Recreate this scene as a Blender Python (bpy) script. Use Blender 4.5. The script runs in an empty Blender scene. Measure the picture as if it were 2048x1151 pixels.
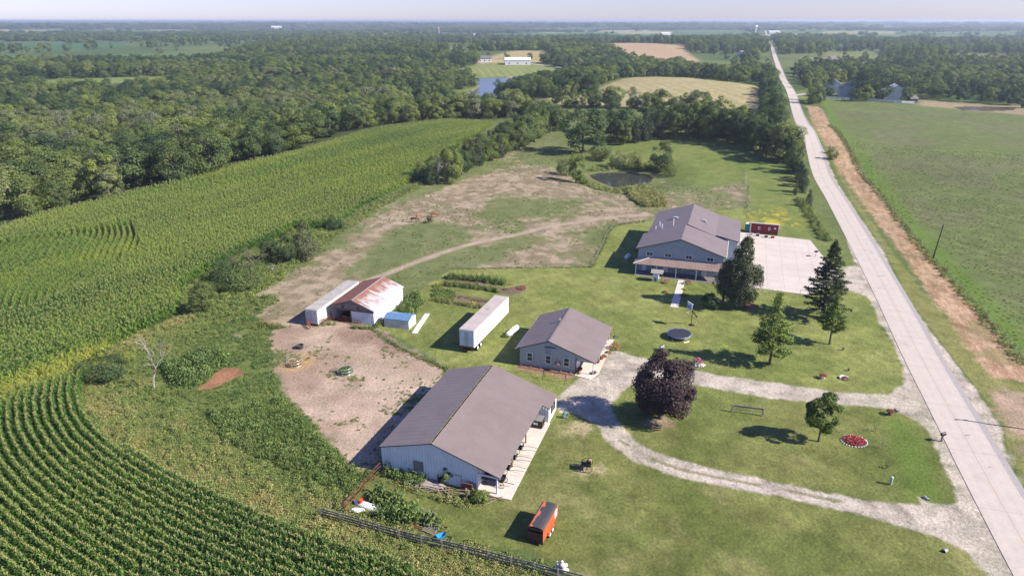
import bpy, math, random
import numpy as np
from mathutils import Vector, Matrix
rnd = random.Random(7); rng = np.random.default_rng(7)
R = math.radians
SC = bpy.context.scene
COL = SC.collection
# ------------------------------------------------------------------ camera, sky, sun, exposure
CH, CF, CP = 52.0, 1390.0, R(21.03)          # camera height (m), focal length (px of a 2048 wide frame), pitch below horizontal
cam = bpy.data.objects.new('camera', bpy.data.cameras.new('camera')); COL.objects.link(cam)
cam.location = (0, 0, CH); cam.rotation_euler = (R(90)-CP, 0, 0)
cam.data.sensor_width = 36; cam.data.lens = CF/2048*36; cam.data.clip_start = .5; cam.data.clip_end = 90000
SC.camera = cam
SUN_EL, SUN_AZ = R(37), R(-17.5)             # azimuth counted from +X towards +Y
W = bpy.data.worlds.new('World'); SC.world = W; W.use_nodes = True
wn = W.node_tree; sky = wn.nodes.new('ShaderNodeTexSky'); sky.sky_type = 'NISHITA'; sky.sun_disc = False
sky.sun_elevation = SUN_EL; sky.sun_rotation = R(90)-SUN_AZ; sky.air_density = 1.0; sky.dust_density = .25; sky.ozone_density = 5.0
wn.nodes['Background'].inputs['Strength'].default_value = .066
wmx = wn.nodes.new('ShaderNodeMix'); wmx.data_type = 'RGBA'; wmx.blend_type = 'MULTIPLY'; wmx.inputs[0].default_value = 1; wmx.inputs[7].default_value = (1.0, .94, 1.33, 1)
wn.links.new(sky.outputs[0], wmx.inputs[6]); wn.links.new(wmx.outputs[2], wn.nodes['Background'].inputs[0])
sun = bpy.data.objects.new('sun', bpy.data.lights.new('sun', 'SUN')); COL.objects.link(sun)
sun.data.energy = 4.6; sun.data.angle = R(.53); sun.data.color = (1, .925, .80)
sd = Vector((math.cos(SUN_EL)*math.cos(SUN_AZ), math.cos(SUN_EL)*math.sin(SUN_AZ), math.sin(SUN_EL)))
sun.rotation_euler = sd.to_track_quat('Z', 'Y').to_euler(); sun.location = (60, -20, 80)
SC.view_settings.view_transform = 'Standard'; SC.view_settings.look = 'None'
SC.view_settings.exposure = 1.08; SC.view_settings.gamma = 1
SC.render.engine = 'CYCLES'
cy = SC.cycles; cy.max_bounces = 5; cy.diffuse_bounces = 2; cy.glossy_bounces = 2; cy.transmission_bounces = 3; cy.volume_bounces = 0
cy.transparent_max_bounces = 8; cy.use_denoising = True; cy.caustics_reflective = False; cy.caustics_refractive = False

# ------------------------------------------------------------------ numpy noise, polygons
_T = np.random.default_rng(3).random((256, 256))
def vnoise(x, y, s, seed=0):
    x = x/s+seed*17.31; y = y/s+seed*9.77
    i = np.floor(x).astype(int); j = np.floor(y).astype(int); u = x-i; v = y-j
    u = u*u*(3-2*u); v = v*v*(3-2*v); i0, i1, j0, j1 = i & 255, (i+1) & 255, j & 255, (j+1) & 255
    return (_T[i0, j0]*(1-u)+_T[i1, j0]*u)*(1-v)+(_T[i0, j1]*(1-u)+_T[i1, j1]*u)*v
def fbm(x, y, s, seed=0, o=3):
    t = 0; a = .5; n = 0
    for k in range(o):
        t = t+a*vnoise(x, y, s/2**k, seed+k*3); n += a; a *= .55
    return t/n
def sstep(a, b, x):
    t = np.clip((x-a)/(b-a), 0, 1); return t*t*(3-2*t)
def sdf(poly, x, y, far=60.):
    "signed distance, positive inside; only exact near the polygon"
    P = np.asarray(poly, float); lo = P.min(0)-far; hi = P.max(0)+far
    out = np.full(x.shape, -far); m = (x > lo[0]) & (x < hi[0]) & (y > lo[1]) & (y < hi[1])
    if not m.any(): return out
    X = x[m]; Y = y[m]; d = np.full(X.shape, 1e18); ins = np.zeros(X.shape, bool)
    for k in range(len(P)):
        ax, ay = P[k-1]; bx, by = P[k]; ex, ey = bx-ax, by-ay; L = ex*ex+ey*ey+1e-12
        t = np.clip(((X-ax)*ex+(Y-ay)*ey)/L, 0, 1)
        d = np.minimum(d, (X-ax-t*ex)**2+(Y-ay-t*ey)**2)
        if ay != by: ins ^= ((ay > Y) != (by > Y)) & (X < ex*(Y-ay)/(by-ay)+ax)
    d = np.sqrt(d); out[m] = np.where(ins, d, -d); return out
def dline(pts, x, y):
    d = np.full(x.shape, 1e18)
    for k in range(len(pts)-1):
        ax, ay = pts[k]; bx, by = pts[k+1]; ex, ey = bx-ax, by-ay; L = ex*ex+ey*ey+1e-12
        t = np.clip(((x-ax)*ex+(y-ay)*ey)/L, 0, 1); d = np.minimum(d, (x-ax-t*ex)**2+(y-ay-t*ey)**2)
    return np.sqrt(d)
# ------------------------------------------------------------------ the lie of the land
def flat(px, py, z=0.):
    u = px-1024; v = 575.5-py
    dy = CF*math.cos(CP)+v*math.sin(CP); dz = -CF*math.sin(CP)+v*math.cos(CP)
    t = (z-CH)/dz; return (u*t, dy*t)
def flats(l, z=0.): return [flat(p[0], p[1], p[2] if len(p) > 2 else z) for p in l]
WOOD_EDGE = flats([(-400,580),(0,470),(200,420),(300,394),(400,367),(500,340),(590,320),(680,293),(760,269),(830,256),(900,248),(985,246),(1060,225),(1060,190),(800,160),(300,160),(-600,160)])
POND_Z, LAKE_Z, FAR_POND_Z = -.9, -4., -.6
POND = flats([(1172,349),(1190,345),(1225,343),(1262,345),(1300,348),(1312,356),(1302,366),(1280,371),(1255,375),(1225,375),(1200,366),(1180,357)], POND_Z)
LAKE = flats([(943,156),(1010,155),(1117,153.5),(1128,161),(1050,172),(1005,190),(975,201),(900,200.5),(938,185),(957,173),(946,164)], LAKE_Z)
FARPOND = flats([(1905,214),(1935,212.5),(1990,213),(2035,216),(2030,220),(1975,222),(1920,220)], FAR_POND_Z)
FARM = flats([(-200,1400),(-100,800),(200,640),(430,560),(700,470),(1000,440),(1200,420),(1300,395),(1480,395),(1560,400),(1700,390),(1900,560),(2200,800),(2300,1400)])
def bump(x, y, c, r, h): return h*np.exp(-((x-c[0])**2+(y-c[1])**2)/(r*r))
BUMPS = [(flat(1420,285), 48, 5.), (flat(1330,182), 95, 9.), (flat(1050,118), 150, 10.), (flat(1300,98), 220, 10.), (flat(700,290), 90, 3.5),
         (flat(1950,330), 110, 4.)]
def height(x, y):
    x = np.asarray(x, float); y = np.asarray(y, float); r = np.hypot(x, y)
    z = np.zeros(x.shape)
    for c, rr, h in BUMPS: z = z+bump(x, y, c, rr, h)
    far = sstep(450, 2200, r)
    z = z+far*((fbm(x, y, 620, 5, 2)-.5)*30*sstep(1500, 5000, r)+(fbm(x, y, 240, 8, 2)-.5)*4)
    z = z+(fbm(x, y, 45, 2, 2)-.5)*1.0*sstep(150, 330, r)
    z = z*sstep(0, 70, -sdf(FARM, x, y, 75.))
    z = z-6*sstep(0, 55, sdf(WOOD_EDGE, x, y, 80.))
    for poly, wz, b in ((POND, POND_Z, 16.), (LAKE, LAKE_Z, 70.), (FARPOND, FAR_POND_Z, 30.)):
        d = sdf(poly, x, y, b+5)
        k = sstep(-b, 0, d); z = z*(1-k)+wz*k-.9*sstep(0, 4, d)
    return z
def at(px, py, up=0.):
    "the point of the land seen at pixel (px, py) of the 2048 wide photograph; up = how far above the land"
    u = px-1024; v = 575.5-py
    d = np.array([u, CF*math.cos(CP)+v*math.sin(CP), -CF*math.sin(CP)+v*math.cos(CP)]); d = d/np.linalg.norm(d)
    if d[2] > -.0008: d[2] = -.0008
    t0 = max(30., (40-CH)/d[2]*.5); t1 = (-25-CH)/d[2]
    ts = np.geomspace(t0, t1, 500); g = CH+d[2]*ts-height(d[0]*ts, d[1]*ts)-up
    k = np.argmax(g < 0) if (g < 0).any() else len(ts)-1
    a, b = ts[max(k-1, 0)], ts[k]
    ts = np.linspace(a, b, 40); g = CH+d[2]*ts-height(d[0]*ts, d[1]*ts)-up; k = np.argmax(g < 0) if (g < 0).any() else 39
    t = ts[k]; return Vector((d[0]*t, d[1]*t, CH+d[2]*t-up))
def A2(px, py, up=0.): p = at(px, py, up); return (p.x, p.y)
def AL(l): return [A2(*p) for p in l]
def hz(x, y): return float(height(np.array([x]), np.array([y]))[0])
def size_at(p): return (math.hypot(p[1]*math.cos(CP)+(CH)*math.sin(CP), 0))/CF      # metres per photo pixel at a ground point
def top_height(p, py):
    v = 575.5-py; return CH+(-CF*math.sin(CP)+v*math.cos(CP))*p[1]/(CF*math.cos(CP)+v*math.sin(CP))-p[2]

# ------------------------------------------------------------------ materials
def nodes_of(name):
    m = bpy.data.materials.new(name); m.use_nodes = True; nt = m.node_tree
    return m, nt, nt.nodes['Principled BSDF']
def N(nt, t, **kw):
    n = nt.nodes.new(t)
    for k, v in kw.items():
        if k[0] == '_': setattr(n, k[1:], v)
        else: n.inputs[k].default_value = v
    return n
def mixc(nt, fac, a, b, mode='MIX'):
    n = nt.nodes.new('ShaderNodeMix'); n.data_type = 'RGBA'; n.blend_type = mode
    for s, v in ((n.inputs[0], fac), (n.inputs[6], a), (n.inputs[7], b)):
        if hasattr(v, 'links'): nt.links.new(v, s)
        elif isinstance(v, tuple): s.default_value = v if len(v) == 4 else (*v, 1)
        else: s.default_value = v
    return n.outputs[2]
def ramp(nt, src, a, b):
    n = nt.nodes.new('ShaderNodeMapRange'); n.inputs['From Min'].default_value = a; n.inputs['From Max'].default_value = b
    nt.links.new(src, n.inputs['Value']); return n.outputs[0]
MATS = {}
def mat(name, col, rough=.7, col2=None, scale=1.2, lo=.42, hi=.62, metal=0., bump_=0., bscale=20., spec=.3, stretch=(1, 1, 1), grime=.18):
    "a surface whose colour wanders to col2 in patches and is a little dirty all over"
    if name in MATS: return MATS[name]
    m, nt, b = nodes_of(name); L = nt.links.new
    tc = N(nt, 'ShaderNodeTexCoord'); mp = N(nt, 'ShaderNodeMapping'); mp.inputs['Scale'].default_value = stretch
    L(tc.outputs['Object'], mp.inputs[0])
    n1 = N(nt, 'ShaderNodeTexNoise', Scale=scale, Detail=6., Roughness=.65); L(mp.outputs[0], n1.inputs['Vector'])
    c = mixc(nt, ramp(nt, n1.outputs[0], lo, hi), col, col2 or tuple(v*.82 for v in col))
    n2 = N(nt, 'ShaderNodeTexNoise', Scale=scale*5.3, Detail=4.); L(mp.outputs[0], n2.inputs['Vector'])
    c = mixc(nt, ramp(nt, n2.outputs[0], .3, .75), c, mixc(nt, 1., c, (1-grime, 1-grime, 1-grime*1.1), 'MULTIPLY'))
    L(c, b.inputs['Base Color']); b.inputs['Roughness'].default_value = rough; b.inputs['Metallic'].default_value = metal
    b.inputs['Specular IOR Level'].default_value = spec
    if bump_:
        n3 = N(nt, 'ShaderNodeTexNoise', Scale=bscale, Detail=3.); L(mp.outputs[0], n3.inputs['Vector'])
        bp = N(nt, 'ShaderNodeBump', Strength=bump_, Distance=.05); L(n3.outputs[0], bp.inputs['Height']); L(bp.outputs[0], b.inputs['Normal'])
    MATS[name] = m; return m

# ------------------------------------------------------------------ mesh building
class MB:
    def __init__(s): s.v = []; s.f = []; s.m = []
    def add(s, vs, fs, mi=0):
        o = len(s.v); s.v += [tuple(p) for p in vs]; s.f += [tuple(i+o for i in f) for f in fs]; s.m += [mi]*len(fs); return s
    def box(s, x0, x1, y0, y1, z0, z1, mi=0, M=None):
        vs = [(x, y, z) for z in (z0, z1) for y in (y0, y1) for x in (x0, x1)]
        if M is not None: vs = [tuple(M @ Vector(p)) for p in vs]
        return s.add(vs, [(0, 2, 3, 1), (4, 5, 7, 6), (0, 1, 5, 4), (2, 6, 7, 3), (0, 4, 6, 2), (1, 3, 7, 5)], mi)
    def bar(s, a, b, w, h=None, mi=0, up=(0, 0, 1)):
        "rectangular bar from a to b"
        a = Vector(a); b = Vector(b); d = (b-a).normalized(); u = Vector(up)
        if abs(d.dot(u)) > .95: u = Vector((1, 0, 0))
        sx = d.cross(u).normalized()*(w/2); sz = sx.cross(d).normalized()*((h or w)/2)
        vs = [p+i*sx+j*sz for p in (a, b) for i, j in ((-1, -1), (1, -1), (1, 1), (-1, 1))]
        return s.add(vs, [(0, 1, 2, 3), (7, 6, 5, 4), (0, 4, 5, 1), (1, 5, 6, 2), (2, 6, 7, 3), (3, 7, 4, 0)], mi)
    def tube(s, pts, r, n=6, mi=0, cap=True):
        pts = [Vector(p) for p in pts]; rs = r if isinstance(r, (list, tuple)) else [r]*len(pts); vs = []
        for k, p in enumerate(pts):
            d = (pts[min(k+1, len(pts)-1)]-pts[max(k-1, 0)]).normalized(); u = Vector((0, 0, 1)) if abs(d.z) < .9 else Vector((1, 0, 0))
            a = d.cross(u).normalized(); b = a.cross(d)
            vs += [p+(a*math.cos(t)+b*math.sin(t))*rs[k] for t in (2*math.pi*i/n for i in range(n))]
        fs = [(k*n+i, k*n+(i+1) % n, (k+1)*n+(i+1) % n, (k+1)*n+i) for k in range(len(pts)-1) for i in range(n)]
        if cap: fs += [tuple(range(n))[::-1], tuple(range((len(pts)-1)*n, len(pts)*n))]
        return s.add(vs, fs, mi)
    def ring(s, c, rad, r, n=18, m=5, mi=0, axis='z', arc=1.):
        c = Vector(c); pts = []
        for k in range(n+1 if arc < 1 else n):
            t = 2*math.pi*arc*k/n; p = {'z': (math.cos(t), math.sin(t), 0), 'x': (0, math.cos(t), math.sin(t)), 'y': (math.cos(t), 0, math.sin(t))}[axis]
            pts.append(c+Vector(p)*rad)
        if arc >= 1: pts += [pts[0], pts[1]]
        return s.tube(pts, r, m, mi, cap=False)
    def lathe(s, prof, n=16, c=(0, 0, 0), mi=0):
        vs = [(c[0]+r*math.cos(2*math.pi*i/n), c[1]+r*math.sin(2*math.pi*i/n), c[2]+z) for r, z in prof for i in range(n)]
        fs = [(k*n+i, k*n+(i+1) % n, (k+1)*n+(i+1) % n, (k+1)*n+i) for k in range(len(prof)-1) for i in range(n)]
        fs += [tuple(range(n))[::-1], tuple(range((len(prof)-1)*n, len(prof)*n))]
        return s.add(vs, fs, mi)
    def prism(s, poly, axis, a, b, mi=0):
        "extrude a 2D polygon along an axis from a to b"
        f = {'x': lambda p, t: (t, p[0], p[1]), 'y': lambda p, t: (p[0], t, p[1]), 'z': lambda p, t: (p[0], p[1], t)}[axis]; n = len(poly)
        vs = [f(p, a) for p in poly]+[f(p, b) for p in poly]
        return s.add(vs, [tuple(range(n))[::-1], tuple(range(n, 2*n))]+[(i, (i+1) % n, n+(i+1) % n, n+i) for i in range(n)], mi)
    def blob(s, c, r, mi=0, n=8, m=5, jit=0., q=None):
        q = q or rnd; vs = []; r = r if isinstance(r, (tuple, list)) else (r, r, r)
        for k in range(m+1):
            p = math.pi*k/m-math.pi/2
            for i in range(n):
                t = 2*math.pi*i/n; j = 1+q.uniform(-jit, jit)
                vs.append((c[0]+r[0]*j*math.cos(p)*math.cos(t), c[1]+r[1]*j*math.cos(p)*math.sin(t), c[2]+r[2]*j*math.sin(p)))
        return s.add(vs, [(k*n+i, k*n+(i+1) % n, (k+1)*n+(i+1) % n, (k+1)*n+i) for k in range(m) for i in range(n)], mi)
    def ribbed(s, a, b, lo, hi, pitch=.3, h=.035, side=(0, 0, 0), mi=0, back=True):
        """ribbed sheet metal between lines a->b; lo(t), hi(t) give the two end points of each rib line, side = outward direction"""
        a = Vector(a); b = Vector(b); Ln = (b-a).length; n = max(1, round(Ln/pitch)); sd_ = Vector(side); ts = []
        for k in range(n):
            for f, o in ((0, 0), (.5, 0), (.60, 1), (.74, 1)): ts.append(((k+f)/n, o))
        ts.append((1, 0)); vs = []
        for t, o in ts: vs += [Vector(lo(t))+sd_*h*o, Vector(hi(t))+sd_*h*o]
        return s.add(vs, [(2*i, 2*i+2, 2*i+3, 2*i+1) for i in range(len(ts)-1)], mi)
    def mesh(s, name, mats, smooth=False):
        me = bpy.data.meshes.new(name); me.from_pydata(s.v, [], s.f)
        for m in (mats if isinstance(mats, (list, tuple)) else [mats]): me.materials.append(m)
        if any(s.m): me.polygons.foreach_set('material_index', s.m)
        if smooth: me.polygons.foreach_set('use_smooth', [True]*len(s.f))
        me.update(); return me
def np_mesh(name, V, F, mats, mi=None, smooth=False):
    "V (n,3), F (m,4) quads"
    me = bpy.data.meshes.new(name); me.vertices.add(len(V)); me.vertices.foreach_set('co', np.ascontiguousarray(V, dtype=np.float32).ravel())
    k = F.shape[1]; me.loops.add(F.size); me.loops.foreach_set('vertex_index', np.ascontiguousarray(F, dtype=np.int32).ravel())
    me.polygons.add(len(F)); me.polygons.foreach_set('loop_start', np.arange(0, F.size, k, dtype=np.int32)); me.polygons.foreach_set('loop_total', np.full(len(F), k, np.int32))
    for m in (mats if isinstance(mats, (list, tuple)) else [mats]): me.materials.append(m)
    if mi is not None: me.polygons.foreach_set('material_index', np.ascontiguousarray(mi, dtype=np.int32))
    if smooth: me.polygons.foreach_set('use_smooth', np.ones(len(F), bool))
    me.update(calc_edges=True); return me
# ------------------------------------------------------------------ things and parts
def tag(o, label, cat, group=None, kind=None):
    o['label'] = label; o['category'] = cat
    if group: o['group'] = group
    if kind: o['kind'] = kind
    return o
def thing(name, label, cat, loc=(0, 0, 0), rot=0., group=None):
    o = bpy.data.objects.new(name, None); COL.objects.link(o); o.location = loc; o.rotation_euler = (0, 0, rot); o.empty_display_size = .2
    return tag(o, label, cat, group)
def part(name, mb, mats, parent, smooth=False, label=None):
    me = mb.mesh(name, mats, smooth) if isinstance(mb, MB) else mb
    o = bpy.data.objects.new(name, me); COL.objects.link(o); o.parent = parent
    if label: o['label'] = label
    return o
def solo(name, mb, mats, label, cat, loc=(0, 0, 0), rot=0., group=None, kind=None, smooth=False):
    me = mb.mesh(name, mats, smooth) if isinstance(mb, MB) else mb
    o = bpy.data.objects.new(name, me); COL.objects.link(o); o.location = loc; o.rotation_euler = (0, 0, rot)
    return tag(o, label, cat, group, kind)
def struct(name, me, loc=(0, 0, 0), rot=0.):
    if isinstance(me, tuple): me = me[0].mesh(name, me[1])
    o = bpy.data.objects.new(name, me); COL.objects.link(o); o.location = loc; o.rotation_euler = (0, 0, rot); o['kind'] = 'structure'; return o
def dup(root, loc, rot=None, label=None, scale=None, group=None):
    r = root.copy(); COL.objects.link(r); r.location = loc
    if rot is not None: r.rotation_euler = (0, 0, rot)
    if label: r['label'] = label
    if group: r['group'] = group
    if scale is not None: r.scale = scale if isinstance(scale, (tuple, list)) else (scale,)*3
    for ch in list(root.children):
        c = ch.copy(); COL.objects.link(c); c.parent = r
        for g in ch.children:
            d = g.copy(); COL.objects.link(d); d.parent = c
    return r
# ------------------------------------------------------------------ the ground: one sheet, split into lawn, lots, fields ...
C3 = lambda *c: np.array(c, float)
PASTURE = AL([(440,650),(480,610),(560,555),(650,497),(700,452),(760,408),(840,378),(900,352),(985,318),(1050,285),(1085,262),(1110,268),(1130,310),(1150,350),(1190,380),(1290,382),(1330,362),(1400,382),(1490,362),(1496,418),(1430,416),(1300,442),(1228,452),(1205,492),(1183,534),(905,538),(866,562),(815,602),(700,640),(620,650),(545,657)])
HILLGRASS = AL([(1205,300),(1240,280),(1300,268),(1400,272),(1480,288),(1570,322),(1610,400),(1645,450),(1670,495),(1712,530),(1640,540),(1480,470),(1480,416),(1496,416),(1490,362),(1400,376),(1340,352),(1320,340),(1210,330)])
YARD = AL([(747,656),(775,640),(812,602),(866,562),(905,537),(1183,533),(1205,490),(1228,452),(1300,441),(1480,416),(1500,470),(1640,530),(1712,529),(1735,589),(1762,647),(1792,696),(1809,744),(1806,768),(1777,789),(1792,821),(1831,838),(1862,860),(1888,925),(1913,973),(1913,1006),(1855,1015),(1875,1072),(1933,1099),(1978,1151),(2010,1230),(1200,1230),(1165,1151),(1040,1096),(880,1074),(700,1018),(690,1012),(765,932),(800,850),(893,738),(850,705),(790,672)])
LOT = AL([(545,655),(620,640),(663,638),(750,652),(775,665),(820,700),(893,737),(840,830),(768,925),(752,940),(700,932),(664,890),(620,835),(570,790),(545,735),(538,690)])
BANK = AL([(430,640),(480,615),(545,655),(545,735),(570,790),(620,835),(664,890),(700,932),(752,940),(765,932),(690,1012),(650,1020),(880,1092),(1165,1170),(1200,1230),(900,1230),(600,1090),(380,1000),(230,905),(150,840),(130,800),(150,760),(215,690),(290,655),(361,628),(400,620)])
CORN = AL([(-500,1300,2.2),(980,1215,2.2),(897,1151,2.2),(841,1128,2.2),(779,1100,2.2),(685,1069,2.2),(600,1045,2.2),(548,1025,2.2),(411,966,2.2),(274,896,2.2),(219,872,2),(184,837,1.6),(160,806,1),(158,786,.5),(176,751,.2),(215,700,.2),(243,686),(288,661),(361,630),(362,580),(417,543),(500,500),(542,486),(590,458),(678,455),(720,422),(800,380),(840,350),(900,305),(960,265),(985,244,1.5),(900,237,2),(830,243,2),(760,253,2),(680,276,2),(590,301,2),(500,320,2),(400,347,2),(300,372,2),(200,396,2),(100,419,2),(0,450,2),(-150,500,2),(-500,650,2)])
GRAVEL = [AL([(1777,790),(1671,783),(1551,765),(1434,749),(1361,731),(1288,717),(1258,711),(1232,700),(1213,704),(1180,735),(1149,763),(1132,780),(1117,797),(1120,824),(1158,828),(1188,845),(1203,868),(1232,899),(1268,921),(1310,937),(1360,953),(1430,968),(1591,999),(1720,1028),(1817,1057),(1875,1072),(1960,1075),(1913,1006),(1833,1010),(1752,1002),(1656,986),(1559,965),(1430,938),(1361,920),(1309,903),(1268,880),(1240,847),(1217,808),(1245,782),(1263,771),(1378,766),(1430,776),(1551,797),(1686,809),(1777,816),(1835,838),(1860,800),(1815,765)]),
          AL([(1648,560),(1700,530),(1720,530),(1745,590),(1735,592),(1690,578)]),
          # shoulders of the road
          AL([(1575,185),(1610,270),(1645,360),(1690,470),(1735,589),(1762,647),(1792,696),(1809,744),(1806,768),(1777,789),(1792,821),(1831,838),(1858,862),(1885,925),(1910,973),(1913,1006),(1875,1072),(1933,1099),(1978,1151),(2010,1230),(2090,1230),(1900,880),(1800,690),(1720,520),(1650,380),(1600,265),(1577,185)]),
          AL([(1588,185),(1624,265),(1690,390),(1765,500),(1815,600),(1860,660),(1905,720),(1960,790),(2000,850),(2010,905),(2048,990),(2100,1100),(2160,1230),(2090,1230),(1900,820),(1780,580),(1690,400),(1620,265),(1585,185)])]
TAN = AL([(1606,212),(1616,215),(1636,264),(1668,323),(1700,373),(1759,451),(1829,549),(1888,627),(1950,713),(1982,752),(2048,764),(2120,790),(2120,760),(2048,725),(1997,668),(1935,598),(1864,519),(1817,464),(1751,378),(1716,332),(1675,271),(1650,228),(1640,214)])
BEANS = AL([(1643,201),(1700,204),(1830,211),(1925,219),(2060,224),(2400,232),(2500,900),(2048,722),(1997,664),(1935,594),(1864,515),(1817,460),(1751,374),(1716,328),(1675,268),(1655,228)])
HAY = AL([(1095,197),(1160,190),(1210,172),(1240,160),(1310,153),(1400,158),(1490,168),(1528,175),(1538,232),(1500,236),(1400,214),(1330,214),(1200,212),(1110,208)])
STUBBLE = AL([(1187,89),(1240,86),(1375,91),(1374,103),(1400,122),(1340,134),(1290,128),(1255,124),(1225,105)])
HOUSEHILL = AL([(955,120),(1000,108),(1085,101),(1098,112),(1100,126),(1060,128),(960,130)])
HOUSELAWN = AL([(905,145),(945,131),(975,126),(1065,125),(1110,134),(1180,152),(1115,153),(1010,154),(940,156),(912,152)])
# fields beyond: (polygon, colour, name)
FIELDS = [(AL(p), c, n) for p, c, n in [
    ([(985,74),(1080,66),(1250,68),(1505,66),(1505,76),(1380,79),(1200,76),(985,78)], C3(.075,.14,.05), 'bean_field'),
    ([(1695,73),(1820,72),(1815,83),(1700,84)], C3(.06,.12,.04), 'bean_field'),
    ([(1845,77),(1935,76),(1930,87),(1860,86)], C3(.27,.24,.12), 'stubble_field'),
    ([(1657,90),(1706,89),(1706,100),(1655,100)], C3(.07,.13,.045), 'bean_field'),
    ([(1650,104),(1760,103),(1770,128),(1700,133),(1655,120)], C3(.14,.16,.06), 'meadow'),
    ([(1831,91),(2060,90),(2060,100),(1900,103),(1835,99)], C3(.075,.13,.05), 'bean_field'),
    ([(1880,105),(2060,108),(2060,120),(1960,128),(1890,118)], C3(.12,.14,.05), 'meadow'),
    ([(-100,88),(262,85),(205,99),(-100,99)], C3(.06,.12,.05), 'bean_field'),
    ([(-100,111),(180,109),(452,104),(436,124),(310,130),(0,128),(-100,128)], C3(.08,.145,.045), 'meadow'),
    ([(88,160),(180,157),(347,153),(350,178),(224,190),(100,190)], C3(.14,.19,.06), 'meadow'),
    ([(720,93),(770,89),(800,91),(740,97)], C3(.08,.13,.045), 'meadow'),
    ([(1230,64),(1345,63),(1345,67),(1240,68)], C3(.27,.25,.16), 'stubble_field'),
    ([(1650,62),(1790,63),(1790,68),(1690,70),(1640,67)], C3(.22,.22,.11), 'stubble_field'),
    ([(300,60),(365,59),(365,64),(300,65)], C3(.16,.18,.1), 'meadow'), ([(1500,70),(1560,68),(1545,78),(1528,80)], C3(.3,.27,.18), 'stubble_field'),
    ([(1560,190),(1640,178),(1700,165),(1780,185),(1840,200),(1640,200),(1590,200)], C3(.14,.17,.05), 'meadow'),
    ([(1840,200),(1925,206),(2060,212),(2060,232),(1925,220),(1835,211)], C3(.25,.2,.13), 'meadow'),
    ([(1345,130),(1420,128),(1480,140),(1470,160),(1400,150)], C3(.17,.14,.09), 'meadow'),
    ([(800,205),(870,198),(930,180),(955,174),(940,186),(905,200),(880,212)], C3(.16,.18,.055), 'meadow')]]
SOIL = [(AL([(394,779),(440,736),(470,733),(492,746),(470,757),(425,779)]), C3(.25,.13,.08)), (AL([(642,1002),(672,988),(708,985),(695,1012),(660,1018)]), C3(.17,.12,.09)),
        (AL([(452,671),(470,667),(484,671),(478,678),(460,678)]), C3(.3,.23,.18)),
        (AL([(900,552),(940,560),(1012,576),(1052,568),(1048,582),(1020,590),(950,575),(880,565)]), C3(.15,.105,.085)),
        (AL([(862,600),(900,585),(1010,602),(1022,604),(1005,622),(960,618),(905,610)]), C3(.17,.12,.095)),
        (AL([(1270,843),(1300,838),(1350,842),(1352,852),(1310,858)]), C3(.2,.15,.1)),
        (AL([(1455,606),(1490,600),(1520,612),(1490,618)]), C3(.18,.08,.06)),
        (AL([(1036,733),(1150,752),(1140,758),(1035,739)]), C3(.26,.16,.12)),
        (AL([(1975,792),(2010,782),(2060,785),(2090,850),(2050,880),(2010,850),(1990,815)]), C3(.30,.225,.17)), (AL([(2040,890),(2075,900),(2100,960),(2070,950)]), C3(.27,.2,.15)), (AL([(1296,838),(1330,834),(1345,841),(1325,848),(1300,846)]), C3(.24,.19,.14)), (AL([(1840,995),(1852,1004),(1858,1016),(1848,1015)]), C3(.36,.31,.27))]
PASTPATH = AL([(700,572),(760,552),(830,525),(900,500),(960,483),(1030,470),(1100,452),(1180,440),(1240,432),(1300,430)])
TRACKBED = AL([(540,648),(600,575),(660,525),(720,475),(780,435),(850,405),(930,375),(1010,352),(1070,350)])
PATCH_TAN = [(AL(p), b) for p, b in [([(760,420),(850,385),(960,350),(1080,335),(1150,370),(1120,385),(980,395),(900,440),(840,455),(780,440)], 9), ([(1100,440),(1180,425),(1290,420),(1290,440),(1200,445),(1120,470),(1060,480)], 5), ([(1070,440),(1110,455),(1100,470),(1060,455)], 4), ([(1120,370),(1250,380),(1260,400),(1180,415),(1120,395)], 8), ([(1000,500),(1190,480),(1195,525),(1000,530)], 9), ([(540,640),(620,570),(680,520),(690,540),(640,600),(600,645)], 4)]]
PATCH_GREEN = [(AL(p), b) for p, b in [([(985,402),(1100,398),(1140,405),(1110,420),(1040,432),(978,428)], 5), ([(640,500),(700,455),(840,378),(910,352),(1000,320),(1010,330),(900,372),(780,425),(660,515)], 4), ([(1060,290),(1110,268),(1150,340),(1090,330),(1050,310)], 6), ([(700,545),(790,470),(860,440),(900,450),(830,500),(740,555)], 6), ([(860,530),(940,495),(1030,480),(1020,510),(960,535),(890,538)], 5), ([(1170,480),(1215,440),(1240,450),(1200,500),(1185,530)], 5), ([(1130,330),(1250,385),(1330,380),(1400,380),(1340,365),(1200,372)], 5), ([(760,560),(850,528),(905,536),(866,560),(815,600),(800,590)], 3)]]
ROAD_C = [(40,10)]+[A2(px, py) for px, py in [(2046,1083),(1910,838),(1837,705),(1765,566),(1672,400),(1628,300),(1588,205),(1571,168)]]
d_ = Vector(ROAD_C[-1])-Vector(ROAD_C[-3]); d_.normalize()
ROAD_C[0] = (ROAD_C[1][0]-.27*50, ROAD_C[1][1]-.96*50)
for k_ in (300, 800, 1500, 2300, 3500): ROAD_C.append((ROAD_C[8][0]+d_.x*k_, ROAD_C[8][1]+d_.y*k_))
def catmull(P, step):
    P = [np.array(p, float) for p in P]; P = [2*P[0]-P[1]]+P+[2*P[-1]-P[-2]]; out = []
    for k in range(1, len(P)-2):
        n = max(2, int(np.linalg.norm(P[k+1]-P[k])/step))
        for t in np.arange(n)/n:
            out.append(.5*((2*P[k])+(-P[k-1]+P[k+1])*t+(2*P[k-1]-5*P[k]+4*P[k+1]-P[k+2])*t*t+(-P[k-1]+3*P[k]-3*P[k+1]+P[k+2])*t**3))
    return out+[P[-2]]
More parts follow.
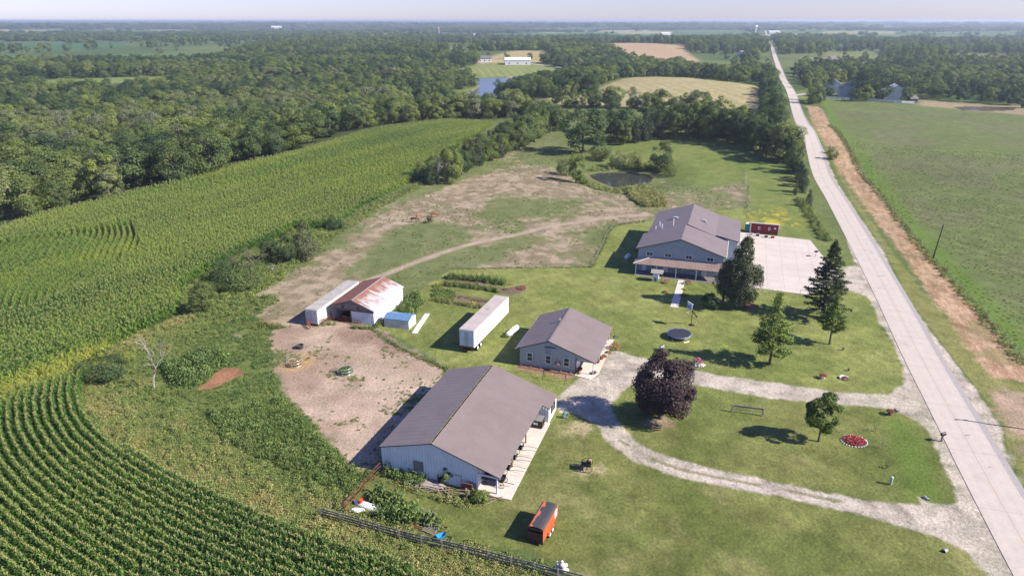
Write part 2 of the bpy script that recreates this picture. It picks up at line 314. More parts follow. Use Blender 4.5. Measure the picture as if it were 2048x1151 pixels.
CORN_EDGE = [np.array(p) for p in CORN[1:30]]
REG = ['ground']
def paint(x, y):
    r = np.hypot(x, y); K = lambda a, b: a[:, None]*(1-b[:, None])
    n0 = fbm(x, y, 60, 1, 3); n1 = fbm(x, y, 9, 2, 3); n2 = fbm(x, y, 2.4, 3, 3); n3 = fbm(x, y, .75, 4, 2)
    fade = np.clip(220/r, 0, 1); jag = ((n2-.5)*2.4+(n3-.5)*1.3)        # how far an edge wanders, metres
    mixn = lambda a, b, f: a[None]*(1-f[:, None])+b[None]*f[:, None]
    nb = sstep(.35, .65, fbm(x, y, 140, 21, 3))
    alb = mixn(C3(.06,.10,.03), C3(.115,.14,.05), nb); rid = np.zeros(x.shape, int)
    far = sstep(1500, 4000, r)[:, None]
    # distant patchwork
    cell = np.floor(x/310+fbm(x, y, 200, 31, 2)*1.2)*7.13+np.floor(y/420)*3.77; hsh = np.modf(np.abs(np.sin(cell)*43758.5))[0]
    pf = mixn(C3(.05,.085,.03), C3(.10,.15,.05), sstep(.2, .8, hsh)); pf = np.where((hsh > .86)[:, None], C3(.27,.24,.14)[None], pf)
    alb = alb*(1-far)+pf*far
    def lay(name, d, col, blend, jg=1.):
        nonlocal alb
        k = sstep(-blend, blend, d+jag*jg); alb = alb*(1-k[:, None])+col*k[:, None]
        if name:
            if name not in REG: REG.append(name)
            rid[k > .5] = REG.index(name)
        return k
    lay('woodland_floor', sdf(WOOD_EDGE, x, y, 20.), mixn(C3(.04,.055,.022), C3(.07,.09,.03), n1), 6)
    # corn ground
    lay('corn_ground', sdf(CORN, x, y, 8.), mixn(C3(.05,.065,.02), C3(.085,.11,.03), n1), .8, .3)
    # hill grass, pasture
    hg = mixn(C3(.105,.15,.04), C3(.16,.18,.06), n1); hg = hg*(.85+.3*n2)[:, None]
    yel = .75*sstep(.54, .66, fbm(x, y, 1.3, 41, 2)*.55+fbm(x, y, 9, 42, 2)*.45)*sstep(-6, 3, sdf(AL_YEL, x, y, 14.)+jag); hg = hg*(1-yel[:, None])+C3(.42,.34,.03)[None]*yel[:, None]
    lay('hill_meadow', sdf(HILLGRASS, x, y, 20.), hg, 4)
    tan = mixn(C3(.19,.155,.105), C3(.31,.25,.19), sstep(.35, .7, n2)); grn = mixn(C3(.10,.125,.045), C3(.15,.165,.075), n2)
    w = .5+(n1-.5)*1.2
    for p, b in PATCH_TAN: w = w+.45*sstep(-b, b, sdf(p, x, y, b+8)+jag)
    for p, b in PATCH_GREEN: w = w-.75*sstep(-b, b, sdf(p, x, y, b+8)+jag)
    tr = dline(TRACKBED, x, y); w = w+.4*sstep(7, 2, tr+jag)
    w = w+.07+(n3-.5)*.5+(fbm(x, y, 1.4, 51, 2)-.5)*.75
    w = sstep(.25, .85, w); past = grn*(1-w[:, None])+tan*w[:, None]
    pp = sstep(1.5, .5, dline(PASTPATH, x, y)+jag*.25); past = past*(1-pp[:, None])+C3(.31,.25,.2)[None]*pp[:, None]
    lay('pasture', sdf(PASTURE, x, y, 20.), past, 2.5)
    # weedy bank
    db = sdf(CORN, x, y, 30.); ol = sstep(.42, .6, fbm(x, y, 3.5, 61, 3)); wd = mixn(C3(.085,.12,.035), C3(.13,.16,.05), n2)
    wd2 = mixn(C3(.16,.155,.06), C3(.21,.19,.095), n2); q = sstep(-14, -5, db+jag)*.8; wd = wd*(1-(q*ol)[:, None])+wd2*(q*ol)[:, None]
    lay('weed_bank', sdf(BANK, x, y, 20.), wd, 2)
    # yard lawn
    lw = mixn(C3(.128,.155,.045), C3(.172,.19,.062), sstep(.3, .7, n1))*(1-.22*sstep(100, 76, y))[:, None]; dry = sstep(.5, .75, fbm(x, y, 6, 71, 4))*sstep(100, 60, y)
    st = .5+.5*np.sin((x*math.cos(.32)+y*math.sin(.32))*2*math.pi/1.9+1.2*n1); lw = lw*(.95+.07*st*sstep(84, 100, y))[:, None]
    lw = lw*(1-.5*dry[:, None])+C3(.21,.19,.09)[None]*.5*dry[:, None]
    bare = sstep(.5, .72, fbm(x, y, 3.2, 81, 4))*sstep(0, 6, sdf(WORN, x, y, 12.)+jag); lw = lw*(1-bare[:, None])+C3(.33,.27,.18)[None]*bare[:, None]
    lw = lw*1.09*(.74+.52*n2)[:, None]*(.80+.40*n3)[:, None]
    lay('lawn', sdf(YARD, x, y, 12.), lw, .5, .5)
    ditch = sstep(3.4, .2, dline(DITCH, x, y)+jag*.3); lush = C3(.10,.165,.03)[None]; alb = np.where((ditch > 0)[:, None], alb*(1-.6*ditch[:, None])+lush*.6*ditch[:, None], alb)
    # dirt lot
    lt = mixn(C3(.29,.21,.168), C3(.375,.29,.24), sstep(.3, .7, n1)); lt = lt*(.85+.3*n2)[:, None]
    hy = sstep(4.2, .6, np.hypot(x-HAY_C[0], y-HAY_C[1])+jag*.6); lt = lt*(1-hy[:, None])+C3(.38,.24,.11)[None]*hy[:, None]
    dk = sstep(6, 1, dline(MUCK, x, y)+jag*1.2)*.65; lt = lt*(1-dk[:, None])+C3(.16,.10,.075)[None]*dk[:, None]
    wg = sstep(.56, .64, .6*fbm(x, y, 7, 91, 2)+.4*fbm(x, y, .9, 92, 3)+.10*sstep(-7, 0, -sdf(LOT, x, y, 20.))-.12*sstep(84, 98, y)-.1*sstep(-24, -15, x)+.05*(fbm(x,y,1.5,93,2)-.5)); lt = lt*(1-wg[:, None])+C3(.12,.13,.06)[None]*wg[:, None]
    lay('dirt_lot', sdf(LOT, x, y, 12.), lt, .7, .9)
    # gravel
    gv = mixn(C3(.355,.315,.28), C3(.425,.378,.337), sstep(.3, .7, n2)); gv = gv*(.86+.28*n3)[:, None]; rut = sstep(.52, .7, fbm(x, y, 1.5, 95, 3))
    gv = gv*(1-.22*rut[:, None]); dg = np.full(x.shape, -60.)
    for p in GRAVEL: dg = np.maximum(dg, sdf(p, x, y, 12.))
    kg = lay('gravel_driveway', dg, gv, .35, .28)
    mid = sstep(.55, .2, dline(DRIVE_MID, x, y)+jag*.22)*sstep(.44, .56, n2+.06); alb = alb*(1-.75*mid[:, None])+C3(.15,.15,.07)[None]*.75*mid[:, None]
    # right of the road
    rv = mixn(C3(.14,.16,.05), C3(.20,.19,.075), n2)*(.8+.4*n3)[:, None]
    kv = sdf(RVERGE, x, y, 12.); lay('road_verge', np.where(dg > -.4, -60, kv), rv, .6, .5)
    tn = mixn(C3(.28,.18,.112), C3(.38,.265,.18), sstep(.3, .7, fbm(x*.95-y*.32, (x*.32+y*.95)*.22, .9, 101, 3))); tn = tn*(.75+.5*n3)[:, None]*(.85+.3*n1)[:, None]
    gw = sstep(.55, .7, fbm(x, y, 4, 105, 3))*.5; tn = tn*(1-gw[:, None])+C3(.17,.165,.07)[None]*gw[:, None]
    lay('mown_strip', sdf(TAN, x, y, 12.), tn, .9, .9)
    bn = mixn(C3(.098,.13,.045), C3(.125,.15,.055), n1); br = sstep(.45, .62, fbm(x, y, 26, 111, 4)+.08*sstep(60, 170, x-.33*y)); bn = bn*(1-.5*br[:, None])+(mixn(C3(.145,.125,.085), C3(.115,.12,.06), n2))*.5*br[:, None]
    bn = bn*(.8+.4*n2)[:, None]*(1+.07*np.sin((x*math.cos(.32)+y*math.sin(.32))*2*math.pi/4.6)*sstep(330, 200, r))[:, None]
    dbn = sdf(BEANS, x, y, 30.); eg = sstep(7, 1, dbn+jag); bn = bn*(1-eg[:, None])+C3(.10,.16,.03)[None]*eg[:, None]
    lay('bean_field', dbn, bn, 1.2, .6)
    # hay hill with windrows, stubble, lawn of the house by the lake
    u_ = x*math.cos(.9)+y*math.sin(.9)+6*fbm(x, y, 60, 121, 2); hr = .5+.5*np.sin(u_*2*math.pi/4.6); hy_ = mixn(C3(.24,.21,.105), C3(.37,.32,.19), hr*.45+.4*n1)
    lay('hay_field', sdf(HAY, x, y, 40.), hy_, 3)
    lay('stubble_field', sdf(STUBBLE, x, y, 60.), mixn(C3(.37,.27,.17), C3(.31,.235,.15), n0), 6)
    lay('stubble_field', sdf(HOUSEHILL, x, y, 60.), mixn(C3(.37,.29,.16), C3(.26,.23,.11), n0), 8)
    ls = .5+.5*np.sin((x*.8+y*.6)*2*math.pi/7.); lay('house_lawn', sdf(HOUSELAWN, x, y, 40.), mixn(C3(.15,.18,.06), C3(.21,.225,.09), ls), 3)
    for p, c, n in FIELDS: lay(n, sdf(p, x, y, 60.), (c[None]*(.8+.4*n0)[:, None]), 5)
    for p, c in SOIL: b_ = 1.4 if p[0][0] > 60 else .35; lay('soil_bed', sdf(p, x, y, 8.), c[None]*(.75+.5*n2)[:, None], b_, b_)
    for poly, c in ((POND, C3(.15,.155,.07)), (LAKE, C3(.3,.27,.17)), (FARPOND, C3(.26,.2,.13))):
        d = sdf(poly, x, y, 20.); k = sstep(-.8, -.1, d+jag*.3); alb = alb*(1-k[:, None])+c[None]*k[:, None]; k = sstep(.3, 1.5, d); alb = alb*(1-k[:, None])+C3(.05,.045,.03)[None]*k[:, None]
    return np.clip(alb, .01, .8), rid
AL_YEL = AL([(1420,425),(1500,405),(1560,420),(1600,450),(1590,470),(1480,440)])
WORN = AL([(1110,800),(1215,830),(1290,930),(1230,960),(1130,1000),(1090,900)])
DITCH = AL([(1793,845),(1815,885),(1832,925),(1843,965),(1848,992)])
HAY_C = A2(592, 724)
MUCK = AL([(700,668),(760,675),(800,690)])
DRIVE_MID = AL([(1240,880),(1290,912),(1360,938),(1430,953),(1500,966),(1591,984),(1680,1002)])
RVERGE = AL([(1590,190),(1640,265),(1700,380),(1776,490),(1830,560),(1900,640),(1960,720),(2000,756),(2060,770),(2150,800),(2300,1230),(2150,1230),(2060,1010),(2010,905),(2000,850),(1960,790),(1905,720),(1820,600),(1700,390),(1632,265)])
def ground_material():
    m, nt, b = nodes_of('ground'); L = nt.links.new
    at_ = N(nt, 'ShaderNodeAttribute', _attribute_name='alb'); geo = nt.nodes.new('ShaderNodeNewGeometry')
    n1 = N(nt, 'ShaderNodeTexNoise', Scale=2.6, Detail=5., Roughness=.7); n2 = N(nt, 'ShaderNodeTexNoise', Scale=.31, Detail=4., Roughness=.6)
    n3 = N(nt, 'ShaderNodeTexNoise', Scale=.045, Detail=3.)
    for n in (n1, n2, n3): L(geo.outputs['Position'], n.inputs['Vector'])
    c = mixc(nt, ramp(nt, n1.outputs[0], .3, .7), mixc(nt, 1., at_.outputs['Color'], (.62, .64, .60), 'MULTIPLY'), mixc(nt, 1., at_.outputs['Color'], (1.34, 1.3, 1.28), 'MULTIPLY'))
    c = mixc(nt, ramp(nt, n2.outputs[0], .3, .7), mixc(nt, 1., c, (.80, .83, .77), 'MULTIPLY'), mixc(nt, 1., c, (1.18, 1.15, 1.15), 'MULTIPLY'))
    c = mixc(nt, ramp(nt, n3.outputs[0], .3, .7), mixc(nt, 1., c, (.93, .95, .9), 'MULTIPLY'), mixc(nt, 1., c, (1.06, 1.04, 1.08), 'MULTIPLY'))
    L(c, b.inputs['Base Color']); b.inputs['Roughness'].default_value = .95; b.inputs['Specular IOR Level'].default_value = .1
    bp = N(nt, 'ShaderNodeBump', Strength=.85, Distance=.16); L(n1.outputs[0], bp.inputs['Height']); L(bp.outputs[0], b.inputs['Normal'])
    return m
M_GROUND = ground_material()
def build_ground():
    dep = np.concatenate([np.linspace(62, 1.5, 860), 1.5*np.exp(-np.linspace(0, 1, 160)[1:]*3.1), [.04]])
    rr = CH/np.tan(np.radians(dep)); az = np.concatenate([np.linspace(-75, -40, 45, endpoint=False), np.linspace(-40, 40, 1150), np.linspace(40, 75, 46)[1:]])
    az = np.radians(90-az); X = np.outer(rr, np.cos(az)); Y = np.outer(rr, np.sin(az)); nr, na = X.shape
    x = X.ravel(); y = Y.ravel(); z = height(x, y); alb, rid = paint(x, y)
    F = (np.arange(nr-1)[:, None]*na+np.arange(na-1)[None]).ravel(); F = np.stack([F, F+na, F+na+1, F+1], 1)
    fr = rid[F[:, 0]]; V = np.stack([x, y, z], 1); A = np.concatenate([alb, np.ones((len(alb), 1))], 1).astype(np.float32)
    for k, name in enumerate(REG):
        f = F[fr == k]
        if len(f) < 12: continue
        u, inv = np.unique(f, return_inverse=True); me = np_mesh(name, V[u], inv.reshape(f.shape)[:, ::-1], M_GROUND, smooth=True)
        a = me.color_attributes.new('alb', 'FLOAT_COLOR', 'POINT'); a.data.foreach_set('color', A[u].ravel())
        struct(name, me)
build_ground()
def sheet(name, poly, z, material, thick=0.):
    "flat slab with a real edge"
    mb = MB(); c = np.mean(np.array(poly), 0)
    mb.prism([(p[0]-c[0], p[1]-c[1]) for p in poly], 'z', -max(.25, thick), z); o = struct(name, (mb, material)); o.location = (c[0], c[1], 0); return o
# water
def water(name, poly, z, col, rough, wave, scale):
    m, nt, b = nodes_of(name); L = nt.links.new
    b.inputs['Base Color'].default_value = (*col, 1); b.inputs['Roughness'].default_value = rough; b.inputs['IOR'].default_value = 1.4; b.inputs['Specular IOR Level'].default_value = .75
    geo = nt.nodes.new('ShaderNodeNewGeometry'); n = N(nt, 'ShaderNodeTexNoise', Scale=scale, Detail=3.); L(geo.outputs['Position'], n.inputs['Vector'])
    bp = N(nt, 'ShaderNodeBump', Strength=wave, Distance=.1); L(n.outputs[0], bp.inputs['Height']); L(bp.outputs[0], b.inputs['Normal'])
    P = np.array(poly); c = P.mean(0); P = c+(P-c)*1.06; mb = MB(); n_ = len(P); mb.add([(p[0], p[1], z) for p in P], [tuple(range(n_))]); o = struct(name, (mb, m)); return o
def smooth_poly(p, it=2):
    p = [np.array(q) for q in p]
    for _ in range(it): p = [w for k in range(len(p)) for w in (.75*p[k-1]+.25*p[k], .25*p[k-1]+.75*p[k])]
    return p
water('pond', smooth_poly(POND), POND_Z-.18, (.04,.043,.04), .04, .04, 1.2)
water('lake', smooth_poly(LAKE), LAKE_Z-.25, (.075,.09,.11), .22, .3, .5)
water('far_pond', smooth_poly(FARPOND), FAR_POND_Z-.2, (.16,.125,.10), .12, .2, .8)
# road: concrete lanes with a sealed seam, joints, cracks, an asphalt strip along the right edge
def road():
    m, nt, b = nodes_of('concrete_road'); L = nt.links.new
    uv = N(nt, 'ShaderNodeUVMap'); sx = nt.nodes.new('ShaderNodeSeparateXYZ'); L(uv.outputs[0], sx.inputs[0]); geo = nt.nodes.new('ShaderNodeNewGeometry')
    n1 = N(nt, 'ShaderNodeTexNoise', Scale=.5, Detail=6., Roughness=.65); n2 = N(nt, 'ShaderNodeTexNoise', Scale=6., Detail=4.); n3 = N(nt, 'ShaderNodeTexNoise', Scale=1.1, Detail=3.)
    for n in (n1, n2, n3): L(geo.outputs['Position'], n.inputs['Vector'])
    def math_(op, a, b_=None):
        q = nt.nodes.new('ShaderNodeMath'); q.operation = op
        for s, v in ((q.inputs[0], a), (q.inputs[1], b_)):
            if v is None: continue
            if hasattr(v, 'links'): L(v, s)
            else: s.default_value = v
        return q.outputs[0]
    wob = math_('MULTIPLY', math_('SUBTRACT', n3.outputs[0], .5), .25); U = math_('ADD', sx.outputs[0], wob)
    c = mixc(nt, ramp(nt, n1.outputs[0], .3, .7), (.50, .44, .39), (.43, .375, .335)); c = mixc(nt, ramp(nt, n2.outputs[0], .3, .8), c, mixc(nt, 1., c, (.82, .82, .82), 'MULTIPLY'))
    for cen, w in ((-1.9, .45), (-.75, .4), (.8, .4), (1.95, .45)):      # wheel paths
        d = math_('ABSOLUTE', math_('SUBTRACT', sx.outputs[0], cen)); c = mixc(nt, math_('MULTIPLY', ramp(nt, d, w, 0.), .22), c, (.50, .455, .42))
    d = math_('ABSOLUTE', math_('SUBTRACT', sx.outputs[0], math_('MULTIPLY', wob, .3))); c = mixc(nt, ramp(nt, d, .07, .02), c, (.36, .26, .18))
    jv = math_('ABSOLUTE', math_('SUBTRACT', math_('FRACT', math_('DIVIDE', math_('ADD', sx.outputs[1], math_('MULTIPLY', wob, .6)), 12.2)), .5)); c = mixc(nt, math_('MULTIPLY', ramp(nt, jv, .005, .002), .4), c, (.13, .115, .10))
    st = N(nt, 'ShaderNodeTexNoise', Scale=.16, Detail=2.); L(geo.outputs['Position'], st.inputs['Vector'])
    c = mixc(nt, math_('MULTIPLY', ramp(nt, st.outputs[0], .66, .78), .5), c, (.2, .18, .165))
    c = mixc(nt, ramp(nt, U, 2.62, 2.74), c, mixc(nt, ramp(nt, n2.outputs[0], .35, .7), (.27, .25, .245), (.36, .33, .315)))
    L(c, b.inputs['Base Color']); b.inputs['Roughness'].default_value = .85; b.inputs['Specular IOR Level'].default_value = .2
    P = catmull(ROAD_C, 4.); us = np.array([-2.8, -1.4, 0, 1.4, 2.75, 3.5]); V = []; UV = []; s = 0
    for k, p in enumerate(P):
        d = P[min(k+1, len(P)-1)]-P[max(k-1, 0)]; d = d/np.linalg.norm(d); nrm = np.array([d[1], -d[0]])
        if k: s += np.linalg.norm(p-P[k-1])
        for u in us: q = p+nrm*u; V.append((q[0], q[1])); UV.append((u, s))
    V = np.array(V); z = height(V[:, 0], V[:, 1]); rr = np.hypot(V[:, 0], V[:, 1]); z = z+.05+sstep(250, 900, rr)*.35
    # keep the far stretch above the bumpy land
    n = len(us); F = np.array([(k*n+i, k*n+i+1, (k+1)*n+i+1, (k+1)*n+i) for k in range(len(P)-1) for i in range(n-1)])
    me = np_mesh('road', np.column_stack([V, z]), F, m); l = me.uv_layers.new(name='UVMap'); l.data.foreach_set('uv', np.array(UV)[F.ravel()].astype(np.float32).ravel()); struct('road', me)
road()

def road_stains():
    mb = MB()
    for px, w, l, a in [((1741,506),1.6,.22,.1),((1750,520),1.8,.25,.05),((1762,552),2.2,.35,.12),((1768,571),2.0,.3,.0),((1731,487),1.3,.18,.1),((1935,870),1.1,.28,.2),((1826,664),.5,.18,.1),((1700,424),1.0,.2,.1),((1979,934),.7,.2,.3)]:
        p = at(*px); n = 9; c, s_ = math.cos(a), math.sin(a); vs = []
        for k in range(n): t = k/n*6.2832; j = rnd.uniform(.6, 1.15); x, y = w*.5*math.cos(t)*j, l*.5*math.sin(t)*j; vs.append((p.x+c*x-s_*y, p.y+s_*x+c*y, .0565))
        mb.add(vs, [tuple(range(n))])
    struct('road_stains', (mb, mat('road_stain', (.22,.20,.19), .9, (.30,.27,.25), 3.)))
road_stains()
# ------------------------------------------------------------------ shared materials
M_ROOF = mat('brown_steel_roof', (.185,.147,.138), .45, (.168,.132,.124), .35, spec=.5, grime=.06)
M_TRIM = mat('dark_trim', (.055,.045,.045), .5)
M_WHITE = mat('white_paint', (.76,.77,.78), .5, (.68,.69,.70), .6, grime=.08)
M_WHITE_METAL = mat('white_sheet_metal', (.70,.71,.73), .4, (.62,.64,.67), .5, grime=.08)
M_GREY_SIDING = mat('grey_siding', (.40,.41,.41), .5, (.365,.375,.375), .6, grime=.07)
M_BLUE_SIDING = mat('bluegrey_siding', (.31,.355,.40), .5, (.285,.325,.37), .6, grime=.06)
M_GLASS = mat('window_glass', (.015,.02,.028), .08, (.02,.03,.04), spec=.7, grime=0.)
M_CONC = mat('pale_concrete', (.60,.535,.475), .85, (.53,.47,.42), .45, bump_=.1, grime=.12)
M_GALV = mat('galvanised', (.46,.47,.48), .4, (.38,.38,.39), 2., metal=.4)
M_BLACK = mat('black_paint', (.018,.017,.018), .45, (.03,.028,.028), 3.)
M_RUBBER = mat('rubber', (.02,.02,.022), .8)
M_WOOD = mat('weathered_wood', (.27,.235,.205), .85, (.19,.165,.145), 3., stretch=(1,1,4), grime=.35)
M_TAN_WOOD = mat('new_wood', (.36,.27,.17), .8, (.28,.2,.12), 3.)
M_RUST = mat('rusty_steel', (.20,.085,.045), .85, (.11,.05,.035), 4., grime=.3)
M_RED = mat('barn_red', (.23,.025,.028), .6, (.19,.02,.022), 1.)
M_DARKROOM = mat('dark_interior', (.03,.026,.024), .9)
M_MUTT = mat('porch_paint', (.21,.185,.18), .6, (.18,.16,.155), 1.)

def window(root, x, y, z, w, h, normal='-y', name='window', frame=M_WHITE, split='v', t=.09):
    "frame proud of the wall and a pane set in it; (x, y, z) middle of the sill line on the wall"
    fr = MB(); pn = MB()
    def b(mb, u0, u1, v0, v1, d0, d1):
        if normal == '-y': mb.box(x+u0, x+u1, y-d1, y-d0, z+v0, z+v1)
        elif normal == '+x': mb.box(x+d0, x+d1, y+u0, y+u1, z+v0, z+v1)
        elif normal == '-x': mb.box(x-d1, x-d0, y+u0, y+u1, z+v0, z+v1)
        else: mb.box(x+u0, x+u1, y+d0, y+d1, z+v0, z+v1)
    b(fr, -w/2-t, -w/2, -t, h+t, 0, .08); b(fr, w/2, w/2+t, -t, h+t, 0, .08); b(fr, -w/2, w/2, h, h+t, 0, .08); b(fr, -w/2, w/2, -t, 0, 0, .09)
    if split == 'v': b(fr, -.035, .035, 0, h, .02, .07)
    if split == 'h': b(fr, -w/2, w/2, h/2-.03, h/2+.03, .02, .07)
    b(pn, -w/2, w/2, 0, h, .005, .03)
    f = part(name, fr, frame, root); part('pane', pn, M_GLASS, f); return f
def roof_slope(root, name, p00, p01, p10, p11, material, thick=.1, pitch=.9, h=.03, trim=None, rib=True):
    """roof plane: eave p00->p01, ridge p10->p11 (same direction); ribs run from eave to ridge, slab has a real thickness"""
    p00, p01, p10, p11 = map(Vector, (p00, p01, p10, p11)); n = (p01-p00).cross(p10-p00).normalized()
    if n.z < 0: n = -n
    mb = MB()
    if rib: mb.ribbed(p00, p01, lambda t: p00.lerp(p01, t), lambda t: p10.lerp(p11, t), pitch, h, n)
    else: mb.add([p00, p01, p11, p10], [(0, 1, 2, 3)])
    dn = n*thick; e = n*.004
    mb.add([p00-e, p01-e, p11-e, p10-e, p00-dn, p01-dn, p11-dn, p10-dn], [(7, 6, 5, 4), (0, 4, 5, 1), (1, 5, 6, 2), (2, 6, 7, 3), (3, 7, 4, 0)], 1 if trim else 0)
    return part(name, mb, [material, trim] if trim else material, root)
def gable_wall(mb, x0, x1, y, top, pitch=.3, h=.03, out=-1, mi=0, z0=0.):
    "ribbed wall in the plane y=const from x0 to x1, up to top(x); built both sides"
    mb.ribbed((x0, y, 0), (x1, y, 0), lambda t: (x0+(x1-x0)*t, y, z0), lambda t: (x0+(x1-x0)*t, y, top(x0+(x1-x0)*t)), pitch, h, (0, out, 0), mi)
def side_wall(mb, x, y0, y1, top, pitch=.3, h=.03, out=1, mi=0, z0=0.):
    mb.ribbed((x, y0, 0), (x, y1, 0), lambda t: (x, y0+(y1-y0)*t, z0), lambda t: (x, y0+(y1-y0)*t, top), pitch, h, (out, 0, 0), mi)

# ------------------------------------------------------------------ machine shed
def machine_shed():
    w, a, d, e1, e2, h, w2, dn, xr = 15.72, 7.03, 21.25, 3.57, 2.6, 5.51, 16.8, 17.29, 12.74
    t = thing('machine_shed', 'largest steel shed in front, pale blue-white ribbed walls and brown roof with an open ridge', 'shed', (-16.24, 72.14, 0), -.3259)
    sl = (h-e1)/a; sr = (h-e2)/(w-a); zr = lambda x: (e1+x*sl if x < a else h-(x-a)*sr)-.12
    f = MB(); gable_wall(f, .12, a, .3, zr, .36, .075); gable_wall(f, a, xr, .3, zr, .36, .075); part('front_wall', f, M_WHITE_METAL, t)
    f = MB(); side_wall(f, .12, .3, d-.2, e1-.1, .36, .04, -1); part('side_wall', f, M_WHITE_METAL, t)
    f = MB(); side_wall(f, xr, .3, dn, zr(xr), .36, .04, 1); part('inner_wall', f, M_WHITE_METAL, t)
    f = MB(); f.ribbed((.12, d-.2, 0), (w2, d-.2, 0), lambda q: (.12+(w2-.22)*q, d-.2, 0), lambda q: (.12+(w2-.22)*q, d-.2, zr(.12+(w2-.22)*q)), .36, .04, (0, 1, 0)); part('back_wall', f, M_WHITE_METAL, t)
    room = MB(); gable_wall(room, xr, w2-.1, dn, zr, .36, .045); side_wall(room, w2-.1, dn, d-.2, zr(w2-.1), .36, .0, 1); part('back_room', room, M_WHITE, t)
    for yy in (18.55, 19.75): window(t, w2-.1, yy, 1.0, .62, 1.0, '+x', split='h', frame=M_TRIM)
    roof_slope(t, 'roof', (0, 0, e1), (0, d, e1), (a-.16, 0, h-.05), (a-.16, d, h-.05), M_ROOF, .12, .92, .028, M_TRIM)
    roof_slope(t, 'roof', (w, 0, e2), (w, dn, e2), (a+.16, 0, h-.05), (a+.16, dn, h-.05), M_ROOF, .12, .92, .028, M_TRIM)
    e3 = h-(w2-a)*sr
    roof_slope(t, 'roof', (w2, dn, e3), (w2, d, e3), (a+.16, dn, h-.05), (a+.16, d, h-.05), M_ROOF, .12, .92, .028, M_TRIM)
    rc = MB()
    for k in range(8):                                   # open ridge: two rails and cross pieces
        y = .2+k*(d-.4)/7; rc.bar((a-.15, y, h-.02), (a+.15, y, h-.02), .09, .05)
    for s in (-.14, .14): rc.bar((a+s, 0, h-.01), (a+s, d, h-.01), .05, .045)
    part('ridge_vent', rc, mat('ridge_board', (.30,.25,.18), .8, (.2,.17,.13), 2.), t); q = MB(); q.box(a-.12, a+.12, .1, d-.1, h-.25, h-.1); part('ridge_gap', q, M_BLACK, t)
    for y in (.35,): bm = MB(); bm.bar((xr, y, 2.35), (w-.15, y, 2.3), .16, .22); part('lintel_beam', bm, M_WHITE, t)
    for k, y in enumerate((.35, 5.9, 11.5, 17.0)):
        p = MB(); p.bar((w-.55, y, .1), (w-.55, y, 2.45), .17); part('post', p, M_TAN_WOOD if k else M_WHITE, t)
    ft = MB(); ft.bar((xr, .35, 0), (xr, .35, 2.9), .13); part('corner_trim', ft, M_WHITE, t)
    bd = MB(); bd.box(4.55, 5.75, .10, .22, 1.15, 2.45); bd.box(4.4, 5.6, .02, .1, .1, .5); part('boarded_window', bd, M_WOOD, t)
    return t, zr
SHED, SHED_Z = machine_shed()
def local(o, x, y, z=0.):
    c, s = math.cos(o.rotation_euler[2]), math.sin(o.rotation_euler[2]); return Vector((o.location[0]+c*x-s*y, o.location[1]+s*x+c*y, o.location[2]+z))
sl_ = [local(SHED, x, y) for x, y in ((12.6,-.25),(17.05,-.15),(16.9,17.25),(12.6,17.25))]
sheet('shed_slab', [(p.x, p.y) for p in sl_], .1, M_CONC)

